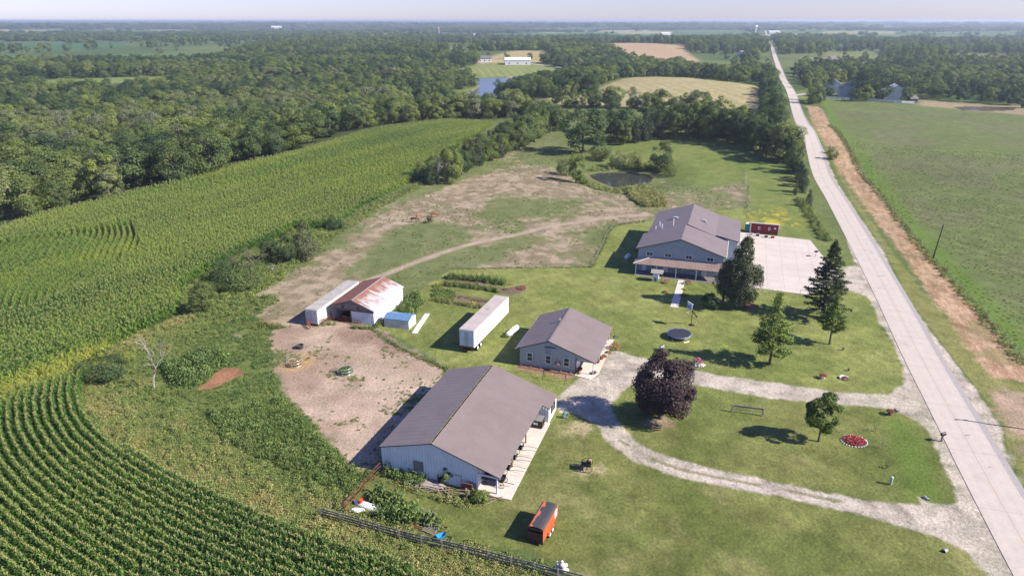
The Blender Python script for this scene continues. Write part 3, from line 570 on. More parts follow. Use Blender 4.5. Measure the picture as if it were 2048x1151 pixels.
# ------------------------------------------------------------------ shop with the deep porch roof
def shop():
    w, a, d, e1, e2, h = 13.11, 5.44, 14.37, 2.97, 2.32, 5.06; xr = 9.85
    t = thing('workshop', 'grey workshop with brown asymmetric roof, white-framed windows and a flower basket on its front wall', 'workshop', (.59, 100.58, 0), -.3167)
    sl = (h-e1)/a; sr = (h-e2)/(w-a); zr = lambda x: (e1+x*sl if x < a else h-(x-a)*sr)-.12
    f = MB(); gable_wall(f, .6, a, .3, zr, .55, .02); gable_wall(f, a, xr, .3, zr, .55, .02)
    part('front_wall', f, M_GREY_SIDING, t)
    hd = MB(); gable_wall(hd, xr, w-.3, .3, zr, .55, .02, z0=2.15); part('porch_header', hd, M_GREY_SIDING, t)
    f = MB(); side_wall(f, .6, .3, d-.3, zr(.6), .55, .02, -1); part('side_wall', f, M_GREY_SIDING, t)
    f = MB(); side_wall(f, xr, .3, d-.3, zr(xr), .55, .02, 1); part('porch_wall', f, M_WHITE, t)
    f = MB(); f.ribbed((.6, d-.3, 0), (w-.3, d-.3, 0), lambda q: (.6+(w-.9)*q, d-.3, 0), lambda q: (.6+(w-.9)*q, d-.3, zr(.6+(w-.9)*q)), .55, .02, (0, 1, 0)); part('back_wall', f, M_GREY_SIDING, t)
    roof_slope(t, 'roof', (0, 0, e1), (0, d, e1), (a, 0, h), (a, d, h), M_ROOF, .14, .92, .045, M_TRIM)
    roof_slope(t, 'roof', (w, 0, e2), (w, d, e2), (a, 0, h), (a, d, h), M_ROOF, .14, .92, .045, M_TRIM)
    rc = MB(); rc.bar((a, -.02, h+.02), (a, d+.02, h+.02), .3, .05); part('ridge_cap', rc, M_ROOF, t)
    ch = MB(); ch.lathe([(.11,0),(.11,.5),(.2,.5),(.2,.58),(.05,.66)], 10, (a-.35, 8.2, h-.2)); part('roof_vent', ch, M_GALV, t)
    g = MB(); g.box(-.1, .02, 0, d, e1-.2, e1-.06); part('gutter', g, M_WHITE, t)
    for x in (2.3, 5.35, 8.35): window(t, x, .27, 1.05, .8, 1.3, split='h', t=.12)
    v = MB(); v.box(4.85, 5.8, .22, .27, 2.75, 3.7)
    for k in range(8): v.bar((4.9, .2, 2.82+k*.11), (5.75, .2, 2.82+k*.11), .04, .03)
    part('gable_vent', v, M_GREY_SIDING, t); s = MB(); s.box(4.75, 6.6, .15, .27, 3.82, 3.93); part('awning_board', s, M_TRIM, t)
    ct = MB(); ct.box(xr-.02, xr+.1, .2, .32, 0, 2.6); part('corner_trim', ct, M_TRIM, t)
    for y in (.4, 5, 9.6, d-.5): p = MB(); p.bar((w-.5, y, .12), (w-.5, y, 2.3), .14); part('post', p, M_WHITE, t)
    dr = MB(); dr.box(xr, xr+.05, 2.0, 2.95, .12, 2.15); part('door', dr, M_WHITE, t)
    # end partition with windows towards the gravel
    return t
SHOP = shop()
pl = [local(SHOP, x, y) for x, y in ((9.9,-.6),(12.5,-1.2),(13.35,1.2),(13.4,14.2),(9.9,14.2))]
sheet('porch_slab', [(p.x, p.y) for p in pl], .1, M_CONC)

# ------------------------------------------------------------------ the big house
def house():
    w, a, d, e1, e2, h = 19.24, 9.64, 31.74, 5.2, 4.93, 8.16
    t = thing('farmhouse', 'big two-storey blue-grey house with brown metal roof, roof vents and a long front porch', 'house', (27.42, 146.41, 0), -.3145)
    s1 = (h-e1)/a; s2 = (h-e2)/(w-a); zr = lambda x: (e1+x*s1 if x < a else h-(x-a)*s2)-.14
    f = MB(); gable_wall(f, .55, a, .05, zr, .42, .02); gable_wall(f, a, w-.5, .05, zr, .42, .02); part('front_wall', f, M_BLUE_SIDING, t)
    f = MB(); side_wall(f, .55, .05, 11.7, zr(.55), .42, .02, -1); gable_wall(f, .55, 1.5, 11.7, zr, .42, 0, 1); part('side_wall', f, M_BLUE_SIDING, t); f = MB(); side_wall(f, 1.5, 11.7, d-.4, zr(1.5), .42, .02, -1); part('side_wall', f, M_BLUE_SIDING, t)
    f = MB(); side_wall(f, w-.5, .05, 13, zr(w-.5), .42, .02, 1); part('side_wall', f, M_BLUE_SIDING, t)
    f = MB(); f.ribbed((1.5, d-.4, 0), (w-.5, d-.4, 0), lambda q: (1.5+(w-2)*q, d-.4, 0), lambda q: (1.5+(w-2)*q, d-.4, zr(1.5+(w-2)*q)), .42, .02, (0, 1, 0)); part('back_wall', f, M_BLUE_SIDING, t)
    st = 11.8
    roof_slope(t, 'roof', (0, -.35, e1), (0, st, e1), (a-.1, -.35, h), (a-.1, st, h), M_ROOF, .18, .6, .02, M_TRIM)
    roof_slope(t, 'roof', (1.0, st, e1+s1*1.0), (1.0, d, e1+s1*1.0), (a+.25, st, h+.1), (a+.25, d, h+.1), M_ROOF, .18, .6, .02, M_TRIM)
    roof_slope(t, 'roof', (w, -.35, e2), (w, st, e2), (a-.1, -.35, h), (a-.1, st, h), M_ROOF, .18, .6, .02, M_TRIM)
    xk = 16.3; zk = h-(xk-a)*s2+.03
    roof_slope(t, 'roof', (xk, st, zk), (xk, d, zk), (a+.25, st, h+.1), (a+.25, d, h+.1), M_ROOF, .18, .6, .02, M_TRIM)
    # wing on the parking side, flatter
    xe = 21.7; ze = 4.75; yw = 12.9
    roof_slope(t, 'wing_roof', (xe, yw, ze), (xe, d, ze), (xk, yw, zk), (xk, d, zk), M_ROOF, .18, .6, .02, M_TRIM)
    wz = lambda x: zk-(x-xk)*(zk-ze)/(xe-xk)-.18
    f = MB(); gable_wall(f, xk, xe-.4, yw+.25, wz, .42, .02); side_wall(f, xe-.4, yw+.25, d-.4, ze-.2, .42, .02, 1)
    f.ribbed((w-.5, d-.4, 0), (xe-.4, d-.4, 0), lambda q: (w-.5+(xe-w+.1)*q, d-.4, 0), lambda q: (w-.5+(xe-w+.1)*q, d-.4, wz(w-.5+(xe-w+.1)*q)), .42, .02, (0, 1, 0)); part('wing_wall', f, M_BLUE_SIDING, t)
    for y in (16, 20.5, 25): gd = MB(); gd.box(xe-.38, xe-.33, y-1.4, y+1.4, .1, 2.5); part('garage_door', gd, M_WHITE, t)
    window(t, xe-.38, 28.5, 1.2, 1.0, 1.1, '+x')
    for x in (3.05, 7.0, 11.45, 15.9): window(t, x, .03, 3.75, 1.25, .78, split='v', t=.11)
    # roof furniture
    for x, y in ((6.3, 20), (12.9, 19.7)):
        v = MB(); z = (e1+x*s1 if x < a else h-(x-a)*s2)
        prof = [(-.85, 0), (.85, 0), (.7, .45), (.35, .62), (-.35, .62), (-.7, .45)]
        v.prism([(x+p, z-.15+q) for p, q in prof], 'y', y-.55, y+.55); part('roof_vent', v, M_GALV, t)
    for x, y, hh in ((3.2, 15.6, .9), (6.5, 13.5, 1.5), (4.0, 13.0, .9), (2.6, 12.9, .7)):
        v = MB(); z = e1+x*s1; v.lathe([(.09, -.1), (.09, hh), (.15, hh), (.15, hh+.1)], 8, (x, y, z)); part('vent_pipe', v, M_WHITE, t)
    sk = MB(); z = h-(12.9-a)*s2; sk.bar((12.4, 13.6, z+.22), (13.4, 13.6, z-.12), .5, .05); part('skylight', sk, M_WHITE, t)
    ds = MB(); ds.bar((w-.1, .3, .1), (w-.1, .3, e2-.1), .09); ds.bar((w+.02, -.3, e2-.1), (w+.02, 12.8, e2-.1), .12); part('gutter', ds, M_WHITE, t)
    # porch: posts, hipped roof, floor, doors
    zt, ze_, yf, xl, xrr = 3.42, 2.55, -3.05, -.05, 19.0
    mb = MB(); p = [Vector(q) for q in ((xl, yf, ze_), (xrr, yf, ze_), (3.4, .0, zt), (xrr, .0, zt), (xl, .75, ze_))]
    n = (p[1]-p[0]).cross(p[3]-p[0]).normalized()
    mb.ribbed(p[0]+Vector((3.4, 0, 0)), p[1], lambda q: p[0].lerp(p[1], (3.45+q*(xrr-xl-3.45))/(xrr-xl)), lambda q: p[2].lerp(p[3], q), .3, .03, n)
    mb.add([p[0], p[0].lerp(p[1], 3.45/(xrr-xl)), p[2]], [(0, 1, 2)]); mb.add([p[0], p[2], p[4]], [(0, 1, 2)])
    lo = Vector((0, 0, -.14)); mb.add([p[0], p[1], p[3], p[2], p[4]]+[q+lo for q in (p[0], p[1], p[3], p[2], p[4])], [(9, 8, 7, 6, 5), (0, 5, 6, 1), (1, 6, 7, 2), (4, 9, 5, 0), (3, 8, 9, 4)])
    part('porch_roof', mb, mat('porch_brown_roof', (.245,.185,.165), .5, (.215,.155,.14), .5, spec=.4), t)
    hp = MB(); hp.bar(p[0]+Vector((0, 0, .05)), p[2]+Vector((0, 0, .05)), .12, .05); part('hip_flashing', hp, M_WHITE, t)
    fl = MB(); fl.box(.4, 18.9, -3.4, .0, -.1, .16); part('porch_floor', fl, M_MUTT, t)
    sk = MB(); sk.box(.35, 18.95, -3.5, -3.4, -.1, .15); part('porch_edge', sk, M_CONC, t)
    for x in (.6, 5.0, 9.2, 13.45, 17.6): q = MB(); q.bar((x, -2.85, .16), (x, -2.85, ze_-.1), .17); part('porch_post', q, M_WHITE, t)
    for x, wd in ((2.0, .95), (6.7, 1.0), (14.9, 1.0)): q = MB(); q.box(x-wd/2, x+wd/2, -.02, .04, .18, 2.2); part('door', q, M_WHITE, t)
    for x in (4.3, 9.6, 12.4): window(t, x, .03, 1.05, 1.1, 1.0, split='v')
    return t
HOUSE = house()
pz = [local(HOUSE, x, y) for x, y in ((21.2,38.4),(38.9,36.4),(41.5,19),(44,15.5),(42,4.5),(35.5,-4.2),(19.2,-3.3),(19.2,12.5),(21.2,12.9))]
M_PLAZA = mat('parking_concrete', (.52,.455,.41), .85, (.43,.38,.34), .12, lo=.35, hi=.7, bump_=.05, grime=.06)
sheet('parking_pad', [(p.x, p.y) for p in pz], .06, M_PLAZA)
jm = MB()
for k in range(6):
    a_, b_ = local(HOUSE, 21.5+k*3.3, -2.5 if k < 4 else 3), local(HOUSE, 21.5+k*3.3, 36.5); jm.bar((a_.x, a_.y, .0605), (b_.x, b_.y, .0605), .05, .008)
for k in range(9):
    a_, b_ = local(HOUSE, 21.5, -2+k*4.4), local(HOUSE, 36.5+min(k, 4)*.9 if k < 5 else 40.2-.6*(k-4), -2+k*4.4); jm.bar((a_.x, a_.y, .0605), (b_.x, b_.y, .0605), .05, .008)
struct('parking_pad_joints', (jm, mat('joint', (.33,.30,.28), .9)))
wk = [local(HOUSE, x, y) for x, y in ((10.2,-3.5),(11.05,-3.5),(11.35,-19.4),(9.85,-19.4))]
wk = [local(HOUSE, x, y) for x, y in ((9.9,-3.55),(11.4,-3.55),(11.35,-19.4),(9.85,-19.4))]
sheet('garden_walk', [(p.x, p.y) for p in wk], .07, M_CONC)

# ------------------------------------------------------------------ rusty barn, storage trailer, blue-roofed shed
def rust_mat(name, lo, hi, sx):
    m, nt, b = nodes_of(name); L = nt.links.new; tc = N(nt, 'ShaderNodeTexCoord'); sp = nt.nodes.new('ShaderNodeSeparateXYZ'); L(tc.outputs['Object'], sp.inputs[0])
    mp = N(nt, 'ShaderNodeMapping'); mp.inputs['Scale'].default_value = (.28, 2.6, .5); L(tc.outputs['Object'], mp.inputs[0]); n = N(nt, 'ShaderNodeTexNoise', Scale=1., Detail=5.); L(mp.outputs[0], n.inputs['Vector'])
    n2 = N(nt, 'ShaderNodeTexNoise', Scale=.55, Detail=3.); L(tc.outputs['Object'], n2.inputs['Vector'])
    q = nt.nodes.new('ShaderNodeMath'); q.operation = 'MULTIPLY_ADD'; L(sp.outputs[0], q.inputs[0]); q.inputs[1].default_value = sx; L(n.outputs[0], q.inputs[2])
    q2 = nt.nodes.new('ShaderNodeMath'); q2.operation = 'MULTIPLY_ADD'; L(n2.outputs[0], q2.inputs[0]); q2.inputs[1].default_value = .7; L(q.outputs[0], q2.inputs[2])
    f = ramp(nt, q2.outputs[0], lo, hi); n3 = N(nt, 'ShaderNodeTexNoise', Scale=4., Detail=5.); L(tc.outputs['Object'], n3.inputs['Vector'])
    ru = mixc(nt, ramp(nt, n3.outputs[0], .35, .65), (.27,.125,.085), (.17,.07,.05)); ga = mixc(nt, ramp(nt, n3.outputs[0], .3, .7), (.43,.42,.425), (.35,.34,.345))
    L(mixc(nt, f, ru, ga), b.inputs['Base Color']); b.inputs['Roughness'].default_value = .6; b.inputs['Specular IOR Level'].default_value = .3; return m
def rust_barn():
    w, a, d, e1, e2, h = 9.02, 4.67, 13.1, 3.18, 2.9, 4.62
    t = thing('pole_barn', 'open-fronted pole barn with rusty metal roof and white ribbed side walls', 'barn', (-33.6, 118.28, 0), -.2787)
    s1 = (h-e1)/a; s2 = (h-e2)/(w-a); zr = lambda x: (e1+x*s1 if x < a else h-(x-a)*s2)-.1
    fw = MB(); gable_wall(fw, 4.15, a, .3, zr, .34, .03); gable_wall(fw, a, w-.3, .3, zr, .34, .03); part('front_wall', fw, M_WHITE_METAL, t)
    gb = MB(); gable_wall(gb, .25, a, .26, zr, .34, .03, z0=2.55); gb.add([(a, .22, zr(a)), (a, .22, 2.55), (8.7, .22, 2.55), (8.7, .22, zr(8.7))], [(0, 1, 2, 3)]); part('gable', gb, mat('weathered_gable', (.24,.2,.185), .85, (.14,.105,.095), 1.5), t)
    hd = MB(); hd.bar((.2, .2, 2.5), (w-.2, .2, 2.5), .1, .22); part('header_beam', hd, mat('red_board', (.19,.09,.08), .8), t)
    sw = MB(); side_wall(sw, .25, .3, d-.2, zr(.25), .34, .03, -1); part('side_wall', sw, M_WHITE_METAL, t)
    sw = MB(); side_wall(sw, w-.3, .3, d-.2, zr(w-.3), .34, .03, 1); part('side_wall', sw, M_WHITE, t)
    bw = MB(); bw.ribbed((.25, d-.2, 0), (w-.3, d-.2, 0), lambda q: (.25+(w-.55)*q, d-.2, 0), lambda q: (.25+(w-.55)*q, d-.2, zr(.25+(w-.55)*q)), .34, .03, (0, 1, 0)); part('back_wall', bw, M_WHITE_METAL, t)
    roof_slope(t, 'roof', (0, 0, e1), (0, d, e1), (a, 0, h), (a, d, h), rust_mat('rusted_roof', 1.05, 1.4, -.02), .1, .38, .03, M_TRIM)
    roof_slope(t, 'roof', (w, 0, e2), (w, d, e2), (a, 0, h), (a, d, h), rust_mat('part_rusted_roof', 1.5, 1.75, .12), .1, .38, .03, M_WHITE)
    rc = MB(); rc.bar((a, -.05, h+.03), (a, d+.05, h+.03), .28, .05); part('ridge_cap', rc, M_GALV, t)
    for x in (.3, 4.1): p = MB(); p.bar((x, .35, 0), (x, .35, 2.6), .17); part('post', p, M_WOOD, t)
    for x, z in ((2.6, 2.95), (5.7, 3.1)): q = MB(); q.box(x-.18, x+.18, .17, .22, z-.16, z+.16); part('vent_hole', q, M_BLACK, t)
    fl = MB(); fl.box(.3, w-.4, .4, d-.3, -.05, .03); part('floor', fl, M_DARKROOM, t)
    return t
BARN = rust_barn()
def bale_clutter(): pass
def storage_trailer():
    w, d, h = 2.46, 15.7, 3.22
    t = thing('storage_trailer', 'old white storage trailer with weathered rear doors, parked along the rusty barn', 'trailer', (-37.6, 116.28, 0), -.2886)
    b = MB(); b.box(0, w, .06, d, .45, h-.08); part('body', b, mat('old_white_panel', (.62,.61,.60), .55, (.5,.49,.48), .7, grime=.2), t)
    r = MB(); r.box(-.03, w+.03, .03, d+.03, h-.08, h)
    for k in range(30): r.box(0, w, .3+k*.52, .34+k*.52, h, h+.015)
    part('roof', r, mat('trailer_roof', (.42,.39,.37), .6, (.34,.31,.29), .8), t)
    for x in (.03, w/2+.01):
        q = MB(); q.box(x, x+w/2-.05, -.02, .06, .5, h-.12); dr = part('door', q, mat('stained_door', (.52,.55,.62), .6, (.36,.36,.38), 2.2, grime=.3), t); p = MB()
        for dx in (.25, .85): p.bar((x+dx, -.05, .55), (x+dx, -.05, h-.2), .035)
        part('locking_bar', p, M_GALV, dr)
    c = MB(); c.box(.2, w-.2, .3, d-.2, .18, .45); part('chassis', c, M_RUST, t)
    for x in (.25, w-.25):
        for y in (1.6, 2.8): q = MB(); q.prism([(y+.42*math.cos(k*.4488), .42+.42*math.sin(k*.4488)) for k in range(14)], 'x', x-.16, x+.16); part('wheel', q, M_RUBBER, t)
    return t
storage_trailer()
def blue_shed():
    w, d, h = 4.86, 3.08, 1.75
    t = thing('garden_shed', 'small ribbed cream metal shed with bright blue gable roof beside the rusty barn', 'shed', (-23.23, 115.63, 0), -.2698)
    f = MB(); gable_wall(f, 0, w, 0, lambda x: h, .32, .03); part('front_wall', f, mat('cream_metal', (.58,.57,.54), .5), t)
    f = MB(); f.prism([(0, 0), (d, 0), (d, h), (d/2, h+.42), (0, h)], 'x', w-.04, w+.01); part('side_wall', f, M_WHITE, t); f = MB(); f.prism([(0, 0), (d, 0), (d, h), (d/2, h+.42), (0, h)], 'x', -.01, .04); part('side_wall', f, M_WHITE, t)
    f = MB(); gable_wall(f, 0, w, d, lambda x: h, .32, .03, 1); part('back_wall', f, mat('cream_metal', (.58,.57,.54)), t)
    mb = mat('blue_metal_roof', (.12,.22,.38), .45, (.10,.19,.33), 1., spec=.4)
    roof_slope(t, 'roof', (-.1, -.12, h-.02), (w+.1, -.12, h-.02), (-.1, d/2, h+.45), (w+.1, d/2, h+.45), mb, .06, .6, .02)
    roof_slope(t, 'roof', (-.1, d+.12, h-.02), (w+.1, d+.12, h-.02), (-.1, d/2, h+.45), (w+.1, d/2, h+.45), mb, .06, .6, .02)
    dr = MB(); dr.box(w+.02, w+.06, .9, 2.2, .05, 1.65); part('door', dr, M_WHITE, t); return t
blue_shed()
def red_shed():
    w, d, h = 6.9, 2.6, 2.75
    t = thing('red_cabin', 'long red shed with white trim at the edge of the parking pad', 'shed', (62.46, 175.46, .06), -.32)
    f = MB(); gable_wall(f, 0, w, 0, lambda x: h-.15, .3, .015); part('front_wall', f, M_RED, t)
    f = MB(); side_wall(f, 0, 0, d, h-.5, .3, .015, -1); side_wall(f, w, 0, d, h-.5, .3, .015, 1); gable_wall(f, 0, w, d, lambda x: h-.7, .3, .015, 1); part('end_wall', f, M_RED, t)
    roof_slope(t, 'roof', (-.15, d+.2, h-.62), (w+.15, d+.2, h-.62), (-.15, -.12, h), (w+.15, -.12, h), mat('shed_roof_white', (.62,.6,.58), .6), .1, .5, .015)
    for x in (0, w): q = MB(); q.box(x-.1, x+.1, -.06, .1, 0, h-.12); part('corner_trim', q, M_WHITE, t)
    for x in (2.1, 4.6): window(t, x, 0, 1.15, .32, .62, split='h', t=.1)
    rd = MB(); rd.prism([(6.0+.27*math.cos(k*.6283), 1.65+.27*math.sin(k*.6283)) for k in range(10)], 'y', -.05, -.015); part('round_plaque', rd, M_WHITE, t); return t
RED = red_shed()
def toilet():
    t = thing('portable_toilet', 'teal portable toilet cabin with white roof behind the red shed', 'toilet', tuple(local(RED, -1.35, .35)), -.32)
    b = MB(); b.box(0, 1.15, 0, 1.15, .06, 2.1); part('cabin', b, mat('teal_plastic', (.02,.20,.20), .5), t)
    d = MB(); d.box(.15, 1.0, -.04, 0, .15, 1.95); part('door', d, mat('teal_plastic_door', (.025,.23,.23), .5), t)
    r = MB(); r.prism([(-.04, 2.1), (1.19, 2.1), (1.05, 2.28), (.1, 2.28)], 'y', -.04, 1.19); part('roof', r, M_WHITE, t)
toilet()
# ------------------------------------------------------------------ white semi trailer
def semi():
    w, d, z0, h = 2.65, 16.25, 1.2, 4.22
    t = thing('semi_trailer', 'long white box semi trailer standing alone on the lawn', 'trailer', (-8.78, 105.39, 0), -.3535)
    b = MB(); b.box(0, w, .05, d, z0, h-.06); part('box_body', b, mat('white_panel', (.80,.80,.80), .4, (.76,.76,.76), .4, grime=.04), t)
    r = MB(); r.box(-.02, w+.02, .02, d+.02, h-.06, h)
    part('roof', r, mat('dusty_roof', (.44,.38,.36), .7, (.38,.33,.31), .6), t)
    tr = MB()
    for x in (0, w): tr.bar((x, .0, h-.08), (x, d, h-.08), .07, .12); tr.bar((x, .0, z0), (x, d, z0), .07, .14)
    part('edge_rail', tr, M_WHITE, t)
    for x in (.06, w/2+.02):
        q = MB(); q.box(x, x+w/2-.08, -.02, .05, z0+.05, h-.12); dr = part('door', q, mat('door_pale_blue', (.60,.65,.72), .5, (.52,.57,.64), 1.), t); p = MB()
        for dx in ((.9, 1.12) if x < 1 else (.12, .35)): p.bar((x+dx, -.05, z0+.1), (x+dx, -.05, h-.2), .035)
        part('locking_bar', p, M_GALV, dr)
    fr = MB(); fr.box(.05, w-.05, -.05, .1, z0-.22, z0-.02); fr.box(.2, w-.2, .0, .12, .45, .6); fr.bar((.5, .05, .5), (.5, .05, z0), .1); fr.bar((w-.5, .05, .5), (w-.5, .05, z0), .1); part('rear_bumper', fr, M_RUST, t)
    ch = MB(); ch.box(.6, .75, .2, d-.5, z0-.3, z0-.02); ch.box(w-.75, w-.6, .2, d-.5, z0-.3, z0-.02); ch.box(.5, w-.5, 1.0, 4.0, .75, z0-.3); part('chassis', ch, M_BLACK, t)
    for y in (1.6, 2.9):
        for x in (.3, w-.3):
            q = MB(); q.prism([(y+.5*math.cos(k*.3927), .5+.5*math.sin(k*.3927)) for k in range(16)], 'x', x-.28, x+.28); wh = part('wheel', q, M_RUBBER, t)
            s = 1 if x > 1 else -1; rm = MB(); rm.prism([(y+.28*math.cos(k*.5236), .5+.28*math.sin(k*.5236)) for k in range(12)], 'x', x+s*.27, x+s*.30); part('rim', rm, M_WHITE, wh)
    for x in (.55, w-.55): q = MB(); q.bar((x, d-3, 0), (x, d-3, z0-.1), .12); q.box(x-.15, x+.15, d-3.15, d-2.85, 0, .04); part('landing_leg', q, M_GALV, t)
    rv = MB(); rv.box(w/2-.3, w/2+.3, 9.2, 9.6, h, h+.08); part('roof_hatch', rv, M_GALV, t)
semi()
# ------------------------------------------------------------------ trees
def leaf_mat(name, cols, trans=.28, rough=.6, lo=.70, hi=1.42):
    "colours spread over the tree's own tint and over its leaf clumps"
    m, nt, b = nodes_of(name); L = nt.links.new
    ti = N(nt, 'ShaderNodeAttribute', _attribute_name='tint', _attribute_type='INSTANCER'); tn = N(nt, 'ShaderNodeAttribute', _attribute_name='tone')
    cr = nt.nodes.new('ShaderNodeValToRGB'); e = cr.color_ramp.elements
    while len(e) < len(cols): e.new(.5)
    for k, c in enumerate(cols): e[k].position = k/(len(cols)-1); e[k].color = (*c, 1)
    L(ti.outputs['Fac'], cr.inputs[0])
    c = mixc(nt, tn.outputs['Fac'], mixc(nt, 1., cr.outputs[0], (lo, lo*1.03, lo), 'MULTIPLY'), mixc(nt, 1., cr.outputs[0], (hi, hi*.97, hi*.9), 'MULTIPLY'))
    L(c, b.inputs['Base Color']); b.inputs['Roughness'].default_value = rough; b.inputs['Specular IOR Level'].default_value = .25
    tr = nt.nodes.new('ShaderNodeBsdfTranslucent'); L(mixc(nt, 1., c, (1.2, 1.35, .7), 'MULTIPLY'), tr.inputs[0])
    mx = nt.nodes.new('ShaderNodeMixShader'); mx.inputs[0].default_value = trans; L(b.outputs[0], mx.inputs[1]); L(tr.outputs[0], mx.inputs[2]); L(mx.outputs[0], nt.nodes['Material Output'].inputs[0]); return m
M_LEAF = leaf_mat('broad_leaves', [(.040,.072,.036), (.074,.112,.042), (.118,.16,.046), (.185,.222,.056), (.165,.18,.105)])
M_NEEDLE = leaf_mat('needles', [(.030,.052,.026), (.054,.076,.034), (.09,.10,.05)], .1)
M_PURPLE = leaf_mat('purple_leaves', [(.036,.021,.026), (.052,.031,.035)], .10, .6)
M_BRIGHT = leaf_mat('bright_leaves', [(.075,.115,.028), (.13,.18,.04), (.19,.235,.06)], .28)
M_WEED = leaf_mat('weeds', [(.10,.16,.05), (.15,.205,.06), (.215,.245,.08), (.29,.27,.12), (.34,.28,.09)], .2)
M_BARK = mat('bark', (.13,.105,.085), .9, (.09,.07,.055), 3.)
M_DEAD = mat('dead_wood', (.36,.32,.285), .9, (.25,.21,.185), 2.)
M_TWIG = mat('brown_twigs', (.16,.125,.10), .9, (.11,.085,.07), 2.)
def cards(P, Nn, size, q, tone, aspect=.62, M=M_LEAF):
    "diamond leaf cards at P facing Nn"
    n = len(P); Nn = Nn/np.linalg.norm(Nn, axis=1, keepdims=True); t = np.cross(Nn, q.normal(size=(n, 3))); t /= np.linalg.norm(t, axis=1, keepdims=True)+1e-9; b = np.cross(Nn, t)
    s = size*q.uniform(.65, 1.35, (n, 1)); bend = Nn*s*.12
    V = np.stack([P-t*s*.5-bend, P+b*s*.5*aspect, P+t*s*.5-bend, P-b*s*.5*aspect], 1).reshape(-1, 3); F = np.arange(4*n).reshape(n, 4); return V, F, np.repeat(tone, 4)
def card_mesh(name, V, F, tone, M):
    me = np_mesh(name, V, F, M); a = me.attributes.new('tone', 'FLOAT', 'POINT'); a.data.foreach_set('value', tone.astype(np.float32)); return me
def crown(seed, H=12., Rr=5., base=1.2, lobes=26, n=2200, size=.62, top=1., M=M_LEAF, lr=(.26, .42), shell=.5, gap=0.):
    q = np.random.default_rng(seed); cz = (H+base)/2; hz_ = (H-base)/2; P = []; Nn = []; T = []
    d = q.normal(size=(lobes, 3)); d /= np.linalg.norm(d, axis=1, keepdims=True); k = q.uniform(.25, 1, lobes)**.45*.78
    c = d*k[:, None]; wid = np.where(c[:, 2] > 0, 1-(1-top)*c[:, 2], 1.)
    C = np.stack([c[:, 0]*Rr*wid, c[:, 1]*Rr*wid, cz+c[:, 2]*hz_], 1); r = Rr*q.uniform(*lr, lobes)*np.clip(wid, .35, 1); ltone = q.uniform(0, 1, lobes)
    w = r**2/(r**2).sum(); li = q.choice(lobes, n, p=w); v = q.normal(size=(n, 3)); v /= np.linalg.norm(v, axis=1, keepdims=True)
    out = C[li]-np.array([0, 0, cz-hz_*.3]); out /= np.linalg.norm(out, axis=1, keepdims=True)+1e-9
    fl = (v*out).sum(1) < -.25; v[fl] *= -1
    P = C[li]+v*(r[li]*q.uniform(shell, 1.08, n))[:, None]*np.array([1, 1, .8]); Nn = v*.55+out*.45+q.normal(size=(n, 3))*.42+np.array([0, 0, .15])
    tone = np.clip(.5*ltone[li]+.5*q.uniform(0, 1, n), 0, 1); 
    P[:, 2] = base+(P[:, 2]-base)*(H-base)/(np.percentile(P[:, 2], 99.3)-base); P[:, :2] *= Rr/np.percentile(np.hypot(P[:, 0], P[:, 1]), 97); P[:, 2] = np.maximum(P[:, 2], .15)
    return card_mesh('crown', *cards(P, Nn, size, q, tone), M)
def column_crown(seed, H=12., Rr=3.2, base=.2, n=5000, size=.36, M=M_NEEDLE, low=.7, tip=.12, peak=.3, rough_=.22):
    "ovate evergreen: small tufts all over a rising profile, with ragged outline"
    q = np.random.default_rng(seed); nl = 170; f = q.uniform(0, 1, nl)**1.15; a = q.uniform(0, 6.283, nl); pr = np.where(f < peak, low+(1-low)*f/peak, tip+(1-tip)*(1-np.clip((f-peak)/(1-peak), 0, 1))**.8)
    rl = pr*Rr*q.uniform(1-1.6*rough_, 1+rough_, nl)*q.choice([1, 1, 1, .6], nl); C = np.stack([rl*.82*np.cos(a), rl*.82*np.sin(a), base+(H-base)*f*.97], 1); s = (.16+.16*pr)*Rr*q.uniform(.7, 1.3, nl); lt = q.uniform(0, 1, nl)
    li = q.choice(nl, n, p=s**2/(s**2).sum()); v = q.normal(size=(n, 3)); v /= np.linalg.norm(v, axis=1, keepdims=True); out = np.stack([np.cos(a[li]), np.sin(a[li]), np.full(n, .35)], 1); fl = (v*out).sum(1) < -.3; v[fl] *= -1
    P = C[li]+v*(s[li]*q.uniform(.35, 1.05, n))[:, None]*np.array([1, 1, 1.15]); P[:, 2] = np.clip(P[:, 2], .1, None); Nn = v*.5+out*.5+q.normal(size=(n, 3))*.4
    return card_mesh('crown', *cards(P, Nn, size, q, np.clip(.5*lt[li]+.5*q.uniform(0, 1, n), 0, 1), .5), M)
def trunk(seed, H=12., Rr=5., r0=.28, limbs=6, M=M_BARK, lean=.04, lo=.25):
    q = random.Random(seed); mb = MB(); top = Vector((q.uniform(-lean, lean)*H, q.uniform(-lean, lean)*H, H*.82)); axis = [Vector((0, 0, -.3)), top*.25, top*.6, top]
    mb.tube([Vector((0, 0, -.3)), Vector((0, 0, .25)), top*.3, top*.6, top], [r0*1.5, r0*1.1, r0*.85, r0*.5, r0*.12], 8)
    for k in range(limbs):
        f = lo+(.85-lo)*k/limbs; a = k*2.4+q.uniform(-.4, .4); s = top*f; L_ = Rr*q.uniform(.55, .85)*(1-.4*f)
        mb.tube([s, s+Vector((math.cos(a)*L_*.5, math.sin(a)*L_*.5, L_*.28)), s+Vector((math.cos(a)*L_, math.sin(a)*L_, L_*.62))], [r0*.42, r0*.25, r0*.06], 5)
    return mb.mesh('trunk', M)
PROTO = {}
def proto(kind, crown_me, trunk_me): PROTO[kind] = (crown_me, trunk_me)
for k_ in range(4): proto('oak%d' % k_, crown(10+k_, 12, 5.0, -1., 30, 5200, .44), trunk(k_, 12, 5))
